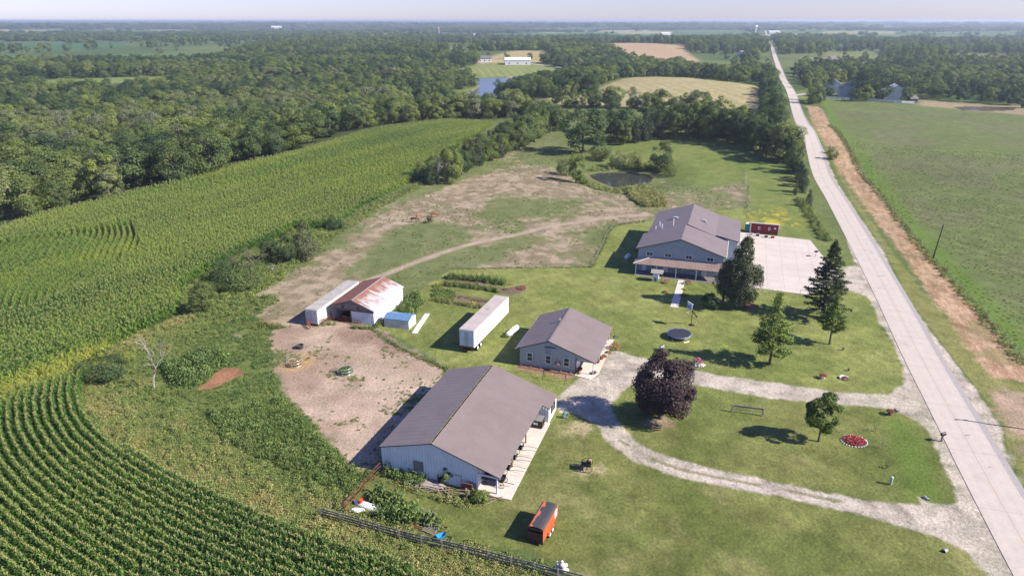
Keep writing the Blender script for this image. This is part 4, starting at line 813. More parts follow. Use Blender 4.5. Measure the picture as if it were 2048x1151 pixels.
for k_ in range(2): proto('elm%d' % k_, crown(20+k_, 12, 3.7, -.5, 26, 4400, .40, .75), trunk(20+k_, 12, 4))
for k_ in range(2): proto('cedar%d' % k_, column_crown(30+k_, 12, 3.3, .0, 5200, .36), trunk(30+k_, 12, 2.2))
for k_ in range(2): proto('bush%d' % k_, crown(40+k_, 12, 8.5, -.5, 24, 3400, .62, .9), trunk(40+k_, 7, 5))
NT = [0]
def plant_tree(kind, p, H, wide=1., tint=.5, label='', group=None, rot=None, name='tree', cat='tree'):
    cm, tm = PROTO[kind]; p = Vector(p); t = thing(name, label, cat, p, rnd.uniform(0, 6.28) if rot is None else rot, group); s = H/12.; t.scale = (s*wide, s*wide, s)
    c = bpy.data.objects.new('crown', cm); COL.objects.link(c); c.parent = t; c['tint'] = float(tint)
    if tm: u = bpy.data.objects.new('trunk', tm); COL.objects.link(u); u.parent = t
    return t
def pick(names): return rnd.choice(names)
OAKS = ['oak0', 'oak1', 'oak2', 'oak3']; MIX = OAKS+['elm0', 'elm1']; CEDAR = ['cedar0', 'cedar1']; BUSH = ['bush0', 'bush1']
CAND = []            # (x, y, kind, H, wide, tint, stand)
def stand_line(px, rows, step, kinds, hr, tint, stand, jit=1.2, gap=2.4):
    pts = [np.array(A2(*p)) for p in px]
    for r in range(rows):
        for k in range(len(pts)-1):
            L_ = np.linalg.norm(pts[k+1]-pts[k]); n = max(1, int(L_/step)); d = (pts[k+1]-pts[k])/max(L_, .1); nr = np.array([-d[1], d[0]])
            for i in range(n):
                p = pts[k]+(pts[k+1]-pts[k])*((i+.5)/n)+nr*(r*gap+rnd.uniform(-jit, jit))+d*rnd.uniform(-jit, jit); f = (k+(i+.5)/n)/(len(pts)-1)
                CAND.append((p[0], p[1], pick(kinds), (hr[0]+(hr[1]-hr[0])*f)*rnd.uniform(.82, 1.18), rnd.uniform(.85, 1.15), min(1, max(0, rnd.gauss(tint, .16))), stand))
def stand_poly(poly, step, kinds, hr, tint, stand, keep=1., sd=.26):
    P = np.array(poly); lo, hi = P.min(0), P.max(0); xs = np.arange(lo[0], hi[0], step); ys = np.arange(lo[1], hi[1], step*.9); X, Y = np.meshgrid(xs, ys); X = X.ravel()+rng.uniform(-.42, .42, X.size)*step; Y = Y.ravel()+rng.uniform(-.42, .42, Y.size)*step
    ok = (sdf(poly, X, Y, 5.) > .5) & (rng.random(X.size) < keep); g = fbm(X, Y, 60, 201, 2)
    for x, y, n in zip(X[ok], Y[ok], g[ok]): CAND.append((x, y, pick(kinds), rnd.uniform(*hr), rnd.uniform(.9, 1.5), min(1, max(0, rnd.gauss(tint+(n-.5)*1.3, sd))), stand))
# the stands seen in the photograph
stand_line([(848,372),(880,362),(930,345),(985,318),(1030,300),(1072,280)], 2, 4.6, OAKS+CEDAR, (6.5, 11.5), .42, 'hedge between the corn and the pasture', gap=4.5)
stand_line([(1000,300),(1040,280),(1085,258)], 2, 6, OAKS, (10, 12), .4, 'hedge between the corn and the pasture', gap=-6)
stand_line([(1240,292),(1300,276),(1370,274),(1440,282),(1510,300),(1570,330)], 2, 5.6, ['elm0','elm1','cedar0','cedar1','oak0','oak1'], (11.5, 12), .3, 'dark row behind the green hill', gap=7)
stand_line([(1100,262),(1150,262),(1210,268),(1280,262),(1350,258),(1430,262),(1510,280)], 2, 7, MIX, (8.5, 10), .4, 'dark row behind the green hill', gap=8)
stand_line([(1380,268),(1430,270),(1490,278)], 1, 5, ['elm0','elm1'], (15.5, 15), .62, 'dark row behind the green hill')
stand_line([(1540,178),(1546,205),(1552,240),(1556,268)], 2, 7, OAKS, (9, 9), .3, 'row along the left side of the road', gap=-5)
stand_line([(1585,325),(1598,360),(1604,375)], 1, 4.5, CEDAR+['oak2'], (7, 5.5), .3, 'row along the left side of the road')
stand_line([(1000,195),(1040,190),(1085,178),(1140,188),(1195,187)], 2, 9, OAKS, (13, 14), .34, 'clump on the near shore of the lake', gap=7)
stand_line([(1130,175),(1200,178)], 1, 9, OAKS, (11, 12), .45, 'clump on the near shore of the lake')
stand_line([(830,225),(880,225),(940,222),(1000,225),(1060,230),(1110,240)], 2, 6.5, MIX, (6.5, 9.5), .5, 'belt between the lake and the corn', gap=-7)
stand_line([(1555,160),(1600,158),(1640,158)], 2, 11, OAKS, (10, 9), .45, 'wood right of the road', gap=9)
WR = AL([(1565,150),(1640,138),(1700,150),(1740,135),(1860,122),(1960,126),(2080,118),(2080,212),(1935,205),(1840,198),(1800,186),(1770,168),(1700,158),(1640,162),(1580,168)])
stand_poly(WR, 10.5, MIX, (8, 12.5), .42, 'wood right of the road', .85)
WM = AL([(1085,132),(1105,97),(1180,82),(1190,95),(1225,108),(1260,127),(1340,137),(1420,127),(1480,142),(1525,170),(1480,166),(1400,154),(1310,150),(1240,157),(1200,152),(1120,128)])
stand_poly(WM, 10.5, MIX, (10, 14), .36, 'wood beyond the hay field', .92)
WA = [w for w in WOOD_EDGE[1:12]]+flats([(1060,236),(1000,230),(900,228),(835,208),(760,170),(600,155),(350,166),(0,180),(-120,200)])
stand_poly(WA, 10.2, MIX, (8, 15.5), .56, 'wood beyond the corn field', 1.)
WB_ = AL([(-120,190),(-120,121),(300,123),(440,121),(620,112),(800,108),(900,116),(950,128),(935,150),(900,172),(820,195),(760,172),(600,158),(350,170),(0,190)])
stand_poly(WB_, 12, MIX, (10, 14), .38, 'wood beyond the corn field', .95)
for px, py, kd, H, w, tn in [(978,117,'oak1',8,1.2,.35), (1017,127,'oak2',11,1.1,.35), (1060,120,'oak3',9,1,.3), (1090,128,'oak0',13,1,.35), (1130,133,'oak1',12,1,.3), (1010,118,'oak0',9,1,.4), (1112,128,'cedar0',7,1,.3), (1620,108,'oak2',11,1.1,.35),
     (1730,122,'oak1',12,1,.35), (1690,120,'oak3',11,1.2,.35), (1760,120,'oak0',10,1,.3), (1985,112,'oak2',13,1.3,.3), (1960,108,'oak1',11,1,.3), (1925,122,'oak3',12,1.1,.3)]:
    x_, y_ = A2(px, py); CAND.append((x_, y_, kd, H, w, tn, 'open land in the distance'))
# far country: woods by noise
CLEAR = [p for p, _, _ in FIELDS]+[LAKE, HAY, STUBBLE, HOUSELAWN, FARPOND, AL([(870,224),(935,200),(1000,194),(1095,199),(1095,222),(960,226)])]
def clear_of(x, y):
    ok = np.ones(x.shape, bool)
    for p in CLEAR: ok &= sdf(p, x, y, 4.) < -2
    for p in (HOUSEHILL, CORN, PASTURE, HILLGRASS, YARD, BEANS, TAN): ok &= sdf(p, x, y, 3.) < 0
    return ok & (dline(ROAD_C, x, y) > 11)
FAR = []             # x, y, scale (m of height), tint, clump?
def far_ring(r0, r1, step, H, thr, clump, seed):
    a = R(47); xs = np.arange(-r1*math.sin(a), r1*math.sin(a), step); ys = np.arange(r0*.68, r1, step); X, Y = np.meshgrid(xs, ys); X = X.ravel(); Y = Y.ravel(); X = X+rng.uniform(-.45, .45, X.size)*step; Y = Y+rng.uniform(-.45, .45, Y.size)*step; rr = np.hypot(X, Y)
    k = (rr > r0) & (rr < r1) & (np.abs(np.arctan2(X, Y)) < R(44)); X, Y = X[k], Y[k]
    g = fbm(X, Y, 330 if not clump else 900, seed, 3); g2 = fbm(X+500, Y, 110, seed+7, 2)
    lat = np.abs(np.modf(np.abs(X*.95-Y*.31)/400)[0]-.5); hedge = (lat > .485)
    ok = ((g+.25*(g2-.5) > thr) | hedge | (rng.random(X.size) < .02)) & clear_of(X, Y)
    for x, y, v in zip(X[ok], Y[ok], g[ok]): FAR.append((x, y, H*rnd.uniform(.75, 1.25), min(1, max(0, rnd.gauss(.42, .2))), clump))
far_ring(430, 950, 10.5, 11, .46, 0, 300); far_ring(950, 2100, 15, 14, .485, 0, 300); far_ring(2100, 5200, 42, 12, .50, 1, 301); far_ring(5200, 16000, 110, 24, .46, 1, 302)
inA = [WR, WM, WA, WB_]
ca = np.array([(c[0], c[1]) for c in CAND]); keep = clear_of(ca[:, 0], ca[:, 1]) | np.array([c[6].startswith(('hedge', 'dark row', 'row along', 'clump', 'belt', 'open')) for c in CAND]); cx, cyy = ca[:, 0], ca[:, 1]
az_ = np.degrees(np.arctan2(ca[:, 0], ca[:, 1])); keep &= np.abs(az_) < 41
CAND = [c for c, k in zip(CAND, keep) if k]
fa = np.array([(f[0], f[1]) for f in FAR]); kf = np.ones(len(fa), bool)
for p in inA: kf &= sdf(p, fa[:, 0], fa[:, 1], 4.) < 0
FAR = [f for f, k in zip(FAR, kf) if k]
CAND.sort(key=lambda c: -c[3]*(1.6 if not c[6].startswith('wood') else 1.)/math.hypot(c[0], c[1]))
def tone_word(kd, t):
    if kd.startswith('cedar'): return 'dark conical evergreen' if t < .4 else 'grey-green conical evergreen'
    w = 'dark green' if t < .3 else 'mid-green' if t < .55 else 'lighter green' if t < .8 else 'yellow-green'
    return w+(' slender tree' if kd.startswith('elm') else ' low spreading bush' if kd.startswith('bush') else ' broad-crowned tree')
NIND = 285; FIRST = {}
for c in CAND[:NIND]:
    x, y, kd, H, w, tn, stand = c; b = 'in the ' if stand.startswith(('wood', 'belt', 'clump', 'hedge', 'row', 'dark')) else 'on '
    o = plant_tree(kd, (x, y, hz(x, y)), H, w, tn, tone_word(kd, tn)+' '+b+stand, 'trees: '+tone_word(kd, tn)+', '+stand)
    FIRST.setdefault(kd, o.children[0])
# everything beyond: one mass of woods, scattered on points
def gn_scatter(name, P, rot, scl, tint, idx, protos, label, cat='woods'):
    me = bpy.data.meshes.new(name); n = len(P); me.vertices.add(n); me.vertices.foreach_set('co', np.ascontiguousarray(P, np.float32).ravel())
    for nm, tp, arr in (('rot', 'FLOAT', rot), ('scl', 'FLOAT_VECTOR', scl), ('tint', 'FLOAT', tint), ('idx', 'INT', idx)):
        a = me.attributes.new(nm, tp, 'POINT'); a.data.foreach_set('vector' if tp == 'FLOAT_VECTOR' else 'value', np.ascontiguousarray(arr, np.int32 if tp == 'INT' else np.float32).ravel())
    o = bpy.data.objects.new(name, me); COL.objects.link(o); tag(o, label, cat, None, 'stuff')
    ng = bpy.data.node_groups.new(name, 'GeometryNodeTree'); ng.interface.new_socket('Geometry', in_out='INPUT', socket_type='NodeSocketGeometry'); ng.interface.new_socket('Geometry', in_out='OUTPUT', socket_type='NodeSocketGeometry')
    gi = ng.nodes.new('NodeGroupInput'); go = ng.nodes.new('NodeGroupOutput'); iop = ng.nodes.new('GeometryNodeInstanceOnPoints'); jn = ng.nodes.new('GeometryNodeJoinGeometry'); L = ng.links.new
    for p in protos:
        oi = ng.nodes.new('GeometryNodeObjectInfo'); oi.transform_space = 'ORIGINAL'; oi.inputs['Object'].default_value = p; oi.inputs['As Instance'].default_value = True; L(oi.outputs['Geometry'], jn.inputs[0])
    def att(nm, tp): a = ng.nodes.new('GeometryNodeInputNamedAttribute'); a.data_type = tp; a.inputs[0].default_value = nm; return a.outputs[0]
    L(gi.outputs[0], iop.inputs['Points']); L(jn.outputs[0], iop.inputs['Instance']); iop.inputs['Pick Instance'].default_value = True; L(att('idx', 'INT'), iop.inputs['Instance Index'])
    cx_ = ng.nodes.new('ShaderNodeCombineXYZ'); L(att('rot', 'FLOAT'), cx_.inputs[2]); L(cx_.outputs[0], iop.inputs['Rotation']); L(att('scl', 'FLOAT_VECTOR'), iop.inputs['Scale']); L(iop.outputs[0], go.inputs[0])
    md = o.modifiers.new('scatter', 'NODES'); md.node_group = ng; return o
def far_woods():
    pr = [FIRST[k] for k in MIX if k in FIRST]; rows = []
    for c in CAND[NIND:]: s = c[3]/12; rows.append((c[0], c[1], s*c[4], s, c[5]))
    for x, y, H, t, cl in FAR:
        if not cl: rows.append((x, y, H/12*rnd.uniform(.9, 1.3), H/12, t))
    A = np.array(rows); P = np.column_stack([A[:, 0], A[:, 1], height(A[:, 0], A[:, 1])-.3]); n = len(A)
    gn_scatter('woods', P, rng.uniform(0, 6.28, n), A[:, [2, 2, 3]], A[:, 4], rng.integers(0, len(pr), n), pr, 'unbroken green woods and tree belts filling the middle distance')
    # distant clumps: each point is a copse with ten crowns
    C = np.array([(x, y, H, t) for x, y, H, t, cl in FAR if cl]); m = 5; rep = np.repeat(C, m, 0); s = rep[:, 2]/12; sp = np.where(np.hypot(rep[:, 0], rep[:, 1]) > 5200, 50, 20)
    x = rep[:, 0]+rng.normal(size=len(rep))*sp*.5; y = rep[:, 1]+rng.normal(size=len(rep))*sp*.5; P = np.column_stack([x, y, height(x, y)-.5]); wd = np.where(sp > 30, 2.6, 1.6)*s
    gn_scatter('far_woods', P, rng.uniform(0, 6.28, len(rep)), np.column_stack([wd, wd, s*rng.uniform(.7, 1.2, len(rep))]), np.clip(rep[:, 3]+rng.normal(size=len(rep))*.15, 0, 1), rng.integers(0, len(pr), len(rep)), pr, 'hazy blue-green woods running to the horizon')
    print('TREES', len(CAND), len(rows), len(rep))
far_woods()
# ------------------------------------------------------------------ trees of the yard
def own_tree(name, base, top_y, crown_me, trunk_me, label, tint=.5, cat='tree', rot=0., sc=1.):
    p = at(*base); H = top_height(p, top_y); t = thing(name, label, cat, p, rot); t.scale = (H/10*sc, H/10*sc, H/10)
    c = bpy.data.objects.new('crown', crown_me); COL.objects.link(c); c.parent = t; c['tint'] = float(tint)
    if trunk_me: u = bpy.data.objects.new('trunk', trunk_me); COL.objects.link(u); u.parent = t
    return t
def pine_crown(seed, H=10., Rm=3.6, M=M_NEEDLE):
    q = np.random.default_rng(seed); P = []; Nn = []; T = []; z = 1.5
    while z < H-.2:
        f = 1-(z/H); L_ = Rm*min(1, f*1.55)**.8*q.uniform(.85, 1.1); nb = 7 if f > .3 else 5
        for k in range(nb):
            a = 6.283*k/nb+q.uniform(-.35, .35)+z; l = L_*q.uniform(.7, 1.15); m = int(46*l+18); s = q.uniform(.12, 1, m)**.7; tn = q.uniform(0, 1)
            x = s*l; dz = -.10*x+.10*x*x/max(l, .3)+q.normal(size=m)*.05; lat = q.normal(size=m)*.17*(.5+s*l*.35)
            P.append(np.stack([math.cos(a)*x-math.sin(a)*lat, math.sin(a)*x+math.cos(a)*lat, z+dz], 1)); Nn.append(q.normal(size=(m, 3))*.5+np.array([math.cos(a)*.25, math.sin(a)*.25, .9])); T.append(np.clip(tn*.5+q.uniform(0, .5, m), 0, 1))
        z += .30+.24*f*q.uniform(.8, 1.4)
    m = 60; P.append(np.stack([q.normal(size=m)*.12, q.normal(size=m)*.12, q.uniform(H-1.1, H+.15, m)], 1)); Nn.append(q.normal(size=(m, 3))); T.append(q.uniform(0, 1, m))
    return card_mesh('crown', *cards(np.concatenate(P), np.concatenate(Nn), .30, q, np.concatenate(T), .38), M)
def tier_crown(seed, H=10., Rm=2.7, base=1., n=9000, size=.24, M=M_BRIGHT, top=.25, sparse_top=True):
    "pyramidal young maple: leaf sprays on upswept limbs, thinner near the tip"
    q = np.random.default_rng(seed); P = []; Nn = []; T = []
    for k in range(70):
        f = (k+.5)/70; z0 = base+(H-base)*f*.93; a = k*2.399+q.uniform(-.4, .4); prof = (math.sin(math.pi*min(1, f*1.05+.2))**.7)*(1-.55*f) if f < .8 else .42*(1-f)+.12
        l = Rm*1.35*prof*q.uniform(.75, 1.2); m = int(n/70*(1.25-.8*f if sparse_top else 1)*max(.35, l/Rm)); s = q.uniform(.1, 1, m)**.6; tn = q.uniform(0, 1)
        c = np.stack([math.cos(a)*l*s, math.sin(a)*l*s, z0+.42*l*s-.1*s*s*l], 1)+q.normal(size=(m, 3))*np.array([.28, .28, .2])*(.5+s[:, None]*.7)*Rm/2.7
        P.append(c); Nn.append(q.normal(size=(m, 3))*.45+np.array([math.cos(a)*.35, math.sin(a)*.35, .6])); T.append(np.clip(tn*.5+q.uniform(0, .5, m), 0, 1))
    return card_mesh('crown', *cards(np.concatenate(P), np.concatenate(Nn), size, q, np.concatenate(T)), M)
own_tree('maple_tree', (1320,836), 706, crown(501, 10, 4.2, .2, 36, 24000, .29, .70, M_PURPLE, (.24, .46), .45), trunk(501, 10, 4, .33), 'dark purple-leaved maple between the two gravel drives', .4)
own_tree('maple_tree', (1539,727), 577, tier_crown(502, 10, 1.95, .9, 14000, .23), trunk(502, 10, 2.2, .16, 9), 'tall light green pyramidal tree in the middle of the lawn before the parking pad', .7)
own_tree('lawn_tree', (1659,688), 584, tier_crown(503, 10, 1.9, 2.4, 11000, .25, M_BRIGHT), trunk(503, 10, 2., .17, 8), 'small green lawn tree with a bare pale stem, in front of the pine', .45)
own_tree('lawn_tree', (1637,882), 788, crown(504, 10, 3.0, 1.5, 34, 9000, .36, .8, M_BRIGHT, (.26, .42), .55), trunk(504, 10, 2.4, .2, 8), 'small round lawn tree beside the red flower bed', .25)
own_tree('pine_tree', (1646,634), 481, pine_crown(505, 10., 2.85), trunk(505, 10, 1.2, .24, 3), 'dark layered pine at the corner of the parking pad', .6)
own_tree('cedar_tree', (1477,613), 474, column_crown(506, 10, 2.45, 1.1, 24000, .24, M_NEEDLE, .62, .1, .34, .26), trunk(506, 10, 2., .34, 7), 'big ragged dark cedar in front of the farmhouse porch', .62)
own_tree('cedar_tree', (1446,602), 520, column_crown(507, 10, 2.5, 1.6, 9000, .3, M_NEEDLE, .6, .2, .4), trunk(507, 10, 2.4, .3, 6), 'smaller leaning cedar touching the big one by the porch', .7)
own_tree('shrub', (1420,617), 588, crown(508, 10, 6.2, 0, 22, 3000, .75, .9, M_LEAF), None, 'dark rounded shrub left of the big cedar', .05, 'shrub')
# trees and bushes along the pasture, the pond and the road
for px, ty, kd, w, tn, lb in [
  ((1166,306), 219, 'oak1', 1.35, .25, 'huge dark round-crowned oak at the corner of the green hill'),
  ((1200,318), 283, 'bush0', 0.95, .35, 'bush at the foot of the huge oak'),
  ((1152,366), 303, 'elm0', .95, .62, 'light feathery tree on the left bank of the pond'), ((1133,352), 316, 'bush1', 0.80, .45, 'rounded bush left of the pond beside the feathery tree'),
  ((1166,368), 352, 'bush0', 1.04, .55, 'small round bush at the left tip of the pond'),
  ((1238,334), 300, 'bush0', 0.80, .95, 'pale grey-green willow bush on the far bank of the pond'), ((1268,336), 305, 'bush1', 0.76, .8, 'second pale willow bush on the far bank of the pond, nearer the round tree'),
  ((1323,345), 285, 'oak2', 1.0, .22, 'dark round tree at the right end of the pond'), ((1338,352), 328, 'bush1', 1.04, .5, 'low bush under the round tree by the pond'), ((1300,340), 320, 'bush0', 0.95, .4, 'low dark bush behind the pond left of the round tree'),
  ((1566,324), 245, 'oak3', 1.1, .85, 'big bright green tree leaning over the left edge of the road'), ((1545,256), 186, 'oak2', .9, .25, 'dark tree at the left roadside beyond the bright green one'),
  ((1584,345), 286, 'oak0', .8, .35, 'dark tree at the left roadside just before the bright green one'),
  ((1604,385), 336, 'cedar0', .8, .55, 'narrow roadside cedar beside the yellow-flowered meadow'), ((1598,362), 322, 'cedar1', .9, .35, 'dark roadside cedar next to the narrow one'),
  ((1617,412), 378, 'cedar1', .8, .7, 'small ragged cedar nearest the road end of the yellow meadow'), ((1590,390), 362, 'cedar0', .6, .45, 'small dark cedar in the grass left of the road'),
  ((1664,318), 292, 'bush0', 0.6, .6, 'bush on the verge between the road and the mown strip'), ((1660,306), 292, 'bush1', 0.6, .5, 'smaller bush behind the one on the right verge'),
  ((612,517), 440, 'cedar0', 1.3, .95, 'olive cedar, the tallest tree beside the rutted pasture track'), ((575,527), 468, 'oak2', .8, .15, 'dark rounded tree touching the olive cedar'),
  ((455,560), 518, 'bush1', 0.95, .2, 'dark scrub beneath the grey leafless tree at the corn edge'),
  ((540,524), 480, 'oak3', 1.0, .2, 'dark tree between the olive cedar and the grey leafless tree'), ((478,572), 528, 'bush1', 1.6, .35, 'wide scrub left of the grey leafless tree'),
  ((407,627), 566, 'oak1', .95, .45, 'lone dark green tree at the corn edge above the weedy bank'), ((670,459), 431, 'bush0', 1.04, .05, 'small blue-green bush between corn and pasture'),
  ((207,756), 714, 'bush1', 1.42, .2, 'dark bush on the left tip of the weedy bank'), ((250,722), 690, 'bush0', 0.95, .75, 'olive bush on the bank between the dark bush and the bare white tree'),
  ((845,362), 335, 'bush0', 1.14, .1, 'dark bush at the foot of the vine-covered dead tree'), ((905,368), 298, 'oak3', .8, .75, 'grey-green tree beside the vine-covered dead tree'),
  ((1743,199), 138, 'oak0', 1.75, .0, 'very big dark tree between the two white buildings beyond the bean field'), ((1652,195), 158, 'oak2', 1.1, .02, 'dark tree left of the white farmhouse beyond the bean field'),
  ((2043,216), 186, 'oak2', 1.1, .3, 'dark tree at the right end of the far muddy pond')]:
    p = at(*px); plant_tree(kd, p, max(1.2, top_height(p, ty)), w, tn, lb, name='bush' if kd[:4] == 'bush' else 'cedar_tree' if kd[:5] == 'cedar' else 'tree', cat='bush' if kd[:4] == 'bush' else 'tree')
def bare_tree(px, ty, label, M=M_DEAD, seed=1, r0=.16, spread=.5, depth=4, name='dead_tree', twist=.35, first=.35):
    q = random.Random(seed); p = at(*px); H = top_height(p, ty); tr = MB(); br = MB()
    def grow(mb, a, d, l, r, k):
        b = a+d*l*.5+Vector((q.uniform(-.06, .06), q.uniform(-.06, .06), 0))*l; c = b+(d+Vector((q.uniform(-twist, twist), q.uniform(-twist, twist), .06)))*l*.5; mb.tube([a, b, c], [r, r*.85, r*.62], 5 if k < 2 else 4)
        if k < depth:
            for i in range(3 if k < depth-1 else 2):
                nd = (d+Vector((q.uniform(-1, 1), q.uniform(-1, 1), q.uniform(-.25, .55)))*spread*1.4).normalized(); grow(br, c if i else b.lerp(c, .5), nd, l*q.uniform(.55, .8), r*.55, k+1)
    grow(tr, Vector((0, 0, -.1)), Vector((q.uniform(-.05, .05), 0, 1)), H*first, r0, 0); t = thing(name, label, 'tree', p); part('trunk', tr, M, t); part('branches', br, M, t); return t
bare_tree((308,779), 680, 'leafless white-barked tree standing on the weedy bank', M_DEAD, 5, .17, .55, 4, first=.42)
bare_tree((876,364), 306, 'grey dead tree with twisted bare limbs at the near end of the hedge', M_DEAD, 8, .42, .9, 5, twist=.6)
bare_tree((504,568), 478, 'grey leafless tree with drooping twigs at the corn edge', M_TWIG, 11, .22, .8, 5)
bare_tree((533,300), 243, 'bare pale-grey dead tree at the front of the wood', M_DEAD, 14, .22, .6, 5)
for k_, (px, ty) in enumerate([((104,262),238),((345,238),212),((468,228),205),((205,300),268),((30,330),300),((640,262),236)]): bare_tree(px, ty, ['bare grey tree deep in the left wood','bare grey tree in the middle of the wood','bare tree high up in the wood near its centre','bare pale tree near the front of the left wood','bare grey tree at the far left of the wood','bare tree at the front of the wood above the corn crest'][k_], M_DEAD, 40+k_, .2, .6, 4)
bare_tree((545,545), 508, 'pile of broken bare branches beside the dark rounded tree', M_DEAD, 17, .1, 1.2, 4, 'brush_pile', .8, .2)
# young saplings
for k_, (px, ty, lb) in enumerate([((1750,862), 850, 'tiny staked sapling left of the leaning one'), ((1764,897), 877, 'thin leaning sapling by the red flower bed'), ((1773,936), 926, 'tiny sapling above the green utility post')]):
    t = bare_tree(px, ty, lb, M_TWIG, 20+k_, .03, .6, 3, 'sapling'); q_ = np.random.default_rng(k_); H_ = top_height(at(*px), ty); n_ = 60
    part('leaves', card_mesh('leaves', *cards(q_.normal(size=(n_, 3))*np.array([.25, .25, .25])*H_+np.array([0, 0, H_*.7]), q_.normal(size=(n_, 3)), .13, q_, q_.uniform(0, 1, n_)), M_LEAF), None, t)

# ------------------------------------------------------------------ flowers
def petal(c): return mat('petal_%d_%d_%d' % tuple(int(v*99) for v in c), c, .6, tuple(v*.7 for v in c), 6.)
PINK, REDF, YELF, ORAF, PURF, WHIF = (.62,.09,.25), (.50,.025,.035), (.6,.42,.03), (.55,.14,.05), (.25,.10,.35), (.7,.68,.64)
def bloom(root, name, r, h, col, z=0., seed=1, n=None, mix=.55, c=(0, 0)):
    q = np.random.default_rng(seed); n = n or int(60+260*r*r); th = q.uniform(0, 6.283, n); rr = r*np.sqrt(q.uniform(0, 1, n)); zz = z+h*(1-(rr/r)**2*.6)*q.uniform(.3, 1, n)
    P = np.stack([c[0]+rr*np.cos(th), c[1]+rr*np.sin(th), zz], 1); V, F, T = cards(P, q.normal(size=(n, 3))*.5+np.array([0, 0, .8]), .16, q, q.uniform(0, 1, n), .9)
    me = np_mesh(name, V, F, [petal(col), M_WEED], (q.random(n) > mix).astype(int)); a = me.attributes.new('tone', 'FLOAT', 'POINT'); a.data.foreach_set('value', T.astype(np.float32)); return part(name, me, None, root)
def flower_thing(name, px, label, r, h, col, pot=None, seed=1, cat='flowers', z=0., mix=.55):
    p = at(*px); t = thing(name, label, cat, (p.x, p.y, p.z+z))
    z0 = 0
    if pot:
        q = MB(); q.lathe([(.16*pot, 0), (.24*pot, .32*pot), (.26*pot, .34*pot), (.2*pot, .30*pot)], 12); part('pot', q, mat('terracotta', (.33,.13,.07), .8), t); z0 = .26*pot
    bloom(t, 'blossoms', r, h, col, z0, seed, mix=mix); return t
def stones(root, name, pts, r, M, seed=0):
    q = random.Random(seed); mb = MB()
    for x, y in pts: mb.blob((x, y, r*.35), (r*q.uniform(.7, 1.25), r*q.uniform(.7, 1.25), r*.7), n=6, m=4, jit=.18, q=q)
    return part(name, mb, M, root)
M_STONE = mat('pale_stone', (.55,.51,.47), .85, (.42,.38,.35), 4.); M_LIME = mat('white_stone', (.66,.63,.58), .8, (.55,.52,.48), 4.)
p = at(1708,882); t = thing('flower_bed', 'oval bed of red flowers ringed with white stones', 'flower bed', p, .1); t.scale = (1.18, 1.0, 1)
q = MB(); q.lathe([(1.25, -.02), (1.2, .1), (.4, .14)], 20); part('soil', q, mat('bed_soil', (.09,.06,.045), .95), t); bloom(t, 'blossoms', 1.22, .42, (.55,.02,.07), .1, 3, 900, .68); stones(t, 'stone_edging', [(1.38*math.cos(k*.2417), 1.38*math.sin(k*.2417)) for k in range(26)], .14, M_STONE)
p = at(1398,731); t = thing('flower_bed', 'pink flowers heaped above pale boulders beside the upper drive', 'flower bed', p); bloom(t, 'blossoms', .8, 1.0, (.66,.12,.34), .35, 5, 420, .75, (-.1, .35)); stones(t, 'boulders', [(-.5, 0), (-.1, -.25), (.35, -.3), (.7, -.1), (.55, .35), (-.7, .4), (.15, .1)], .36, M_STONE)
p = at(1688,757); t = thing('tyre_planter', 'white half-ring planter with red flowers on the lawn', 'planter', p); q = MB(); q.ring((0, 0, .2), .62, .13, 16, 6, 0, 'z', .55); part('rim', q, M_WHITE, t); bloom(t, 'blossoms', .55, .3, (.55,.1,.14), .05, 7, 160, .6, (.1, -.25))
p = at(1645,756); t = thing('flower_pot', 'white pot of red flowers on the lawn left of the half-ring planter', 'planter', p); q = MB(); q.lathe([(.3, 0), (.42, .4), (.4, .42)], 14); part('pot', q, M_WHITE, t); bloom(t, 'blossoms', .6, .45, REDF, .4, 9, 220, .75)
p = at(1779,829); t = thing('flower_stump', 'red flowers on a dark stump where the upper drive meets the road', 'planter', p); q = MB(); q.lathe([(.34, 0), (.28, .35), (.3, .5)], 10); part('stump', q, M_BARK, t); bloom(t, 'blossoms', .55, .5, (.5,.06,.06), .45, 11, 200, .7)
for k_, (px, lb, r, h, c, pt) in enumerate([((1333,566),'pink flower bush at the left head of the garden walk',.75,1.1,(.6,.13,.22),None), ((1374,568),'deep red flower bush at the right head of the garden walk',.85,1.3,(.42,.04,.09),None), ((1368,579),'yellow flowers below the deep red bush at the walk',.5,.4,YELF,None), ((1331,585),'orange and green flower clump along the left side of the walk',.7,.5,ORAF,None), ((1367,592),'russet flower clump along the right side of the walk',.7,.6,(.3,.13,.09),None),
    ((1229,698),'large round mound of orange flowers at the back corner of the workshop porch',.95,1.4,(.5,.17,.11),None), ((1217,706),'low orange flowers in front of the round orange mound',.55,.5,ORAF,None), ((1208,714),'orange flowers around the back porch post of the workshop',.5,.6,ORAF,None), ((1203,719),'terracotta pot of orange flowers on the porch edge',.35,.4,ORAF,1.3), ((1196,726),'terracotta pot of pink flowers nearest the eave corner of the porch',.35,.35,(.5,.16,.2),1.2),
    ((1160,742),'terracotta pot of red flowers at the front wall corner of the workshop',.4,.45,REDF,1.4), ((1155,747),'low orange flowers at the end of the front bed',.5,.4,ORAF,None), ((1188,748),'terracotta pot of flowers on the outer corner of the porch slab',.4,.3,(.45,.17,.13),1.2),
    ((1230,690),'purple hanging flowers on the back wall of the workshop',.42,.5,PURF,None), ((830,612),'dark red seed heads in the weeds beside the rusty barn',1.1,1.3,(.16,.055,.05),None), ((1043,577),'crimson flowers at the end of the vegetable garden',.9,.5,(.55,.03,.09),None), ((944,608),'yellow blossoms among the garden cabbages',.9,.5,YELF,None), ((877,573),'yellow-green herbs at the left end of the garden',1.2,.9,(.3,.3,.03),None)]):
    flower_thing('flowers', px, lb, r, h, c, pt, 30+k_, z=1.4 if 'hanging' in lb else 0)
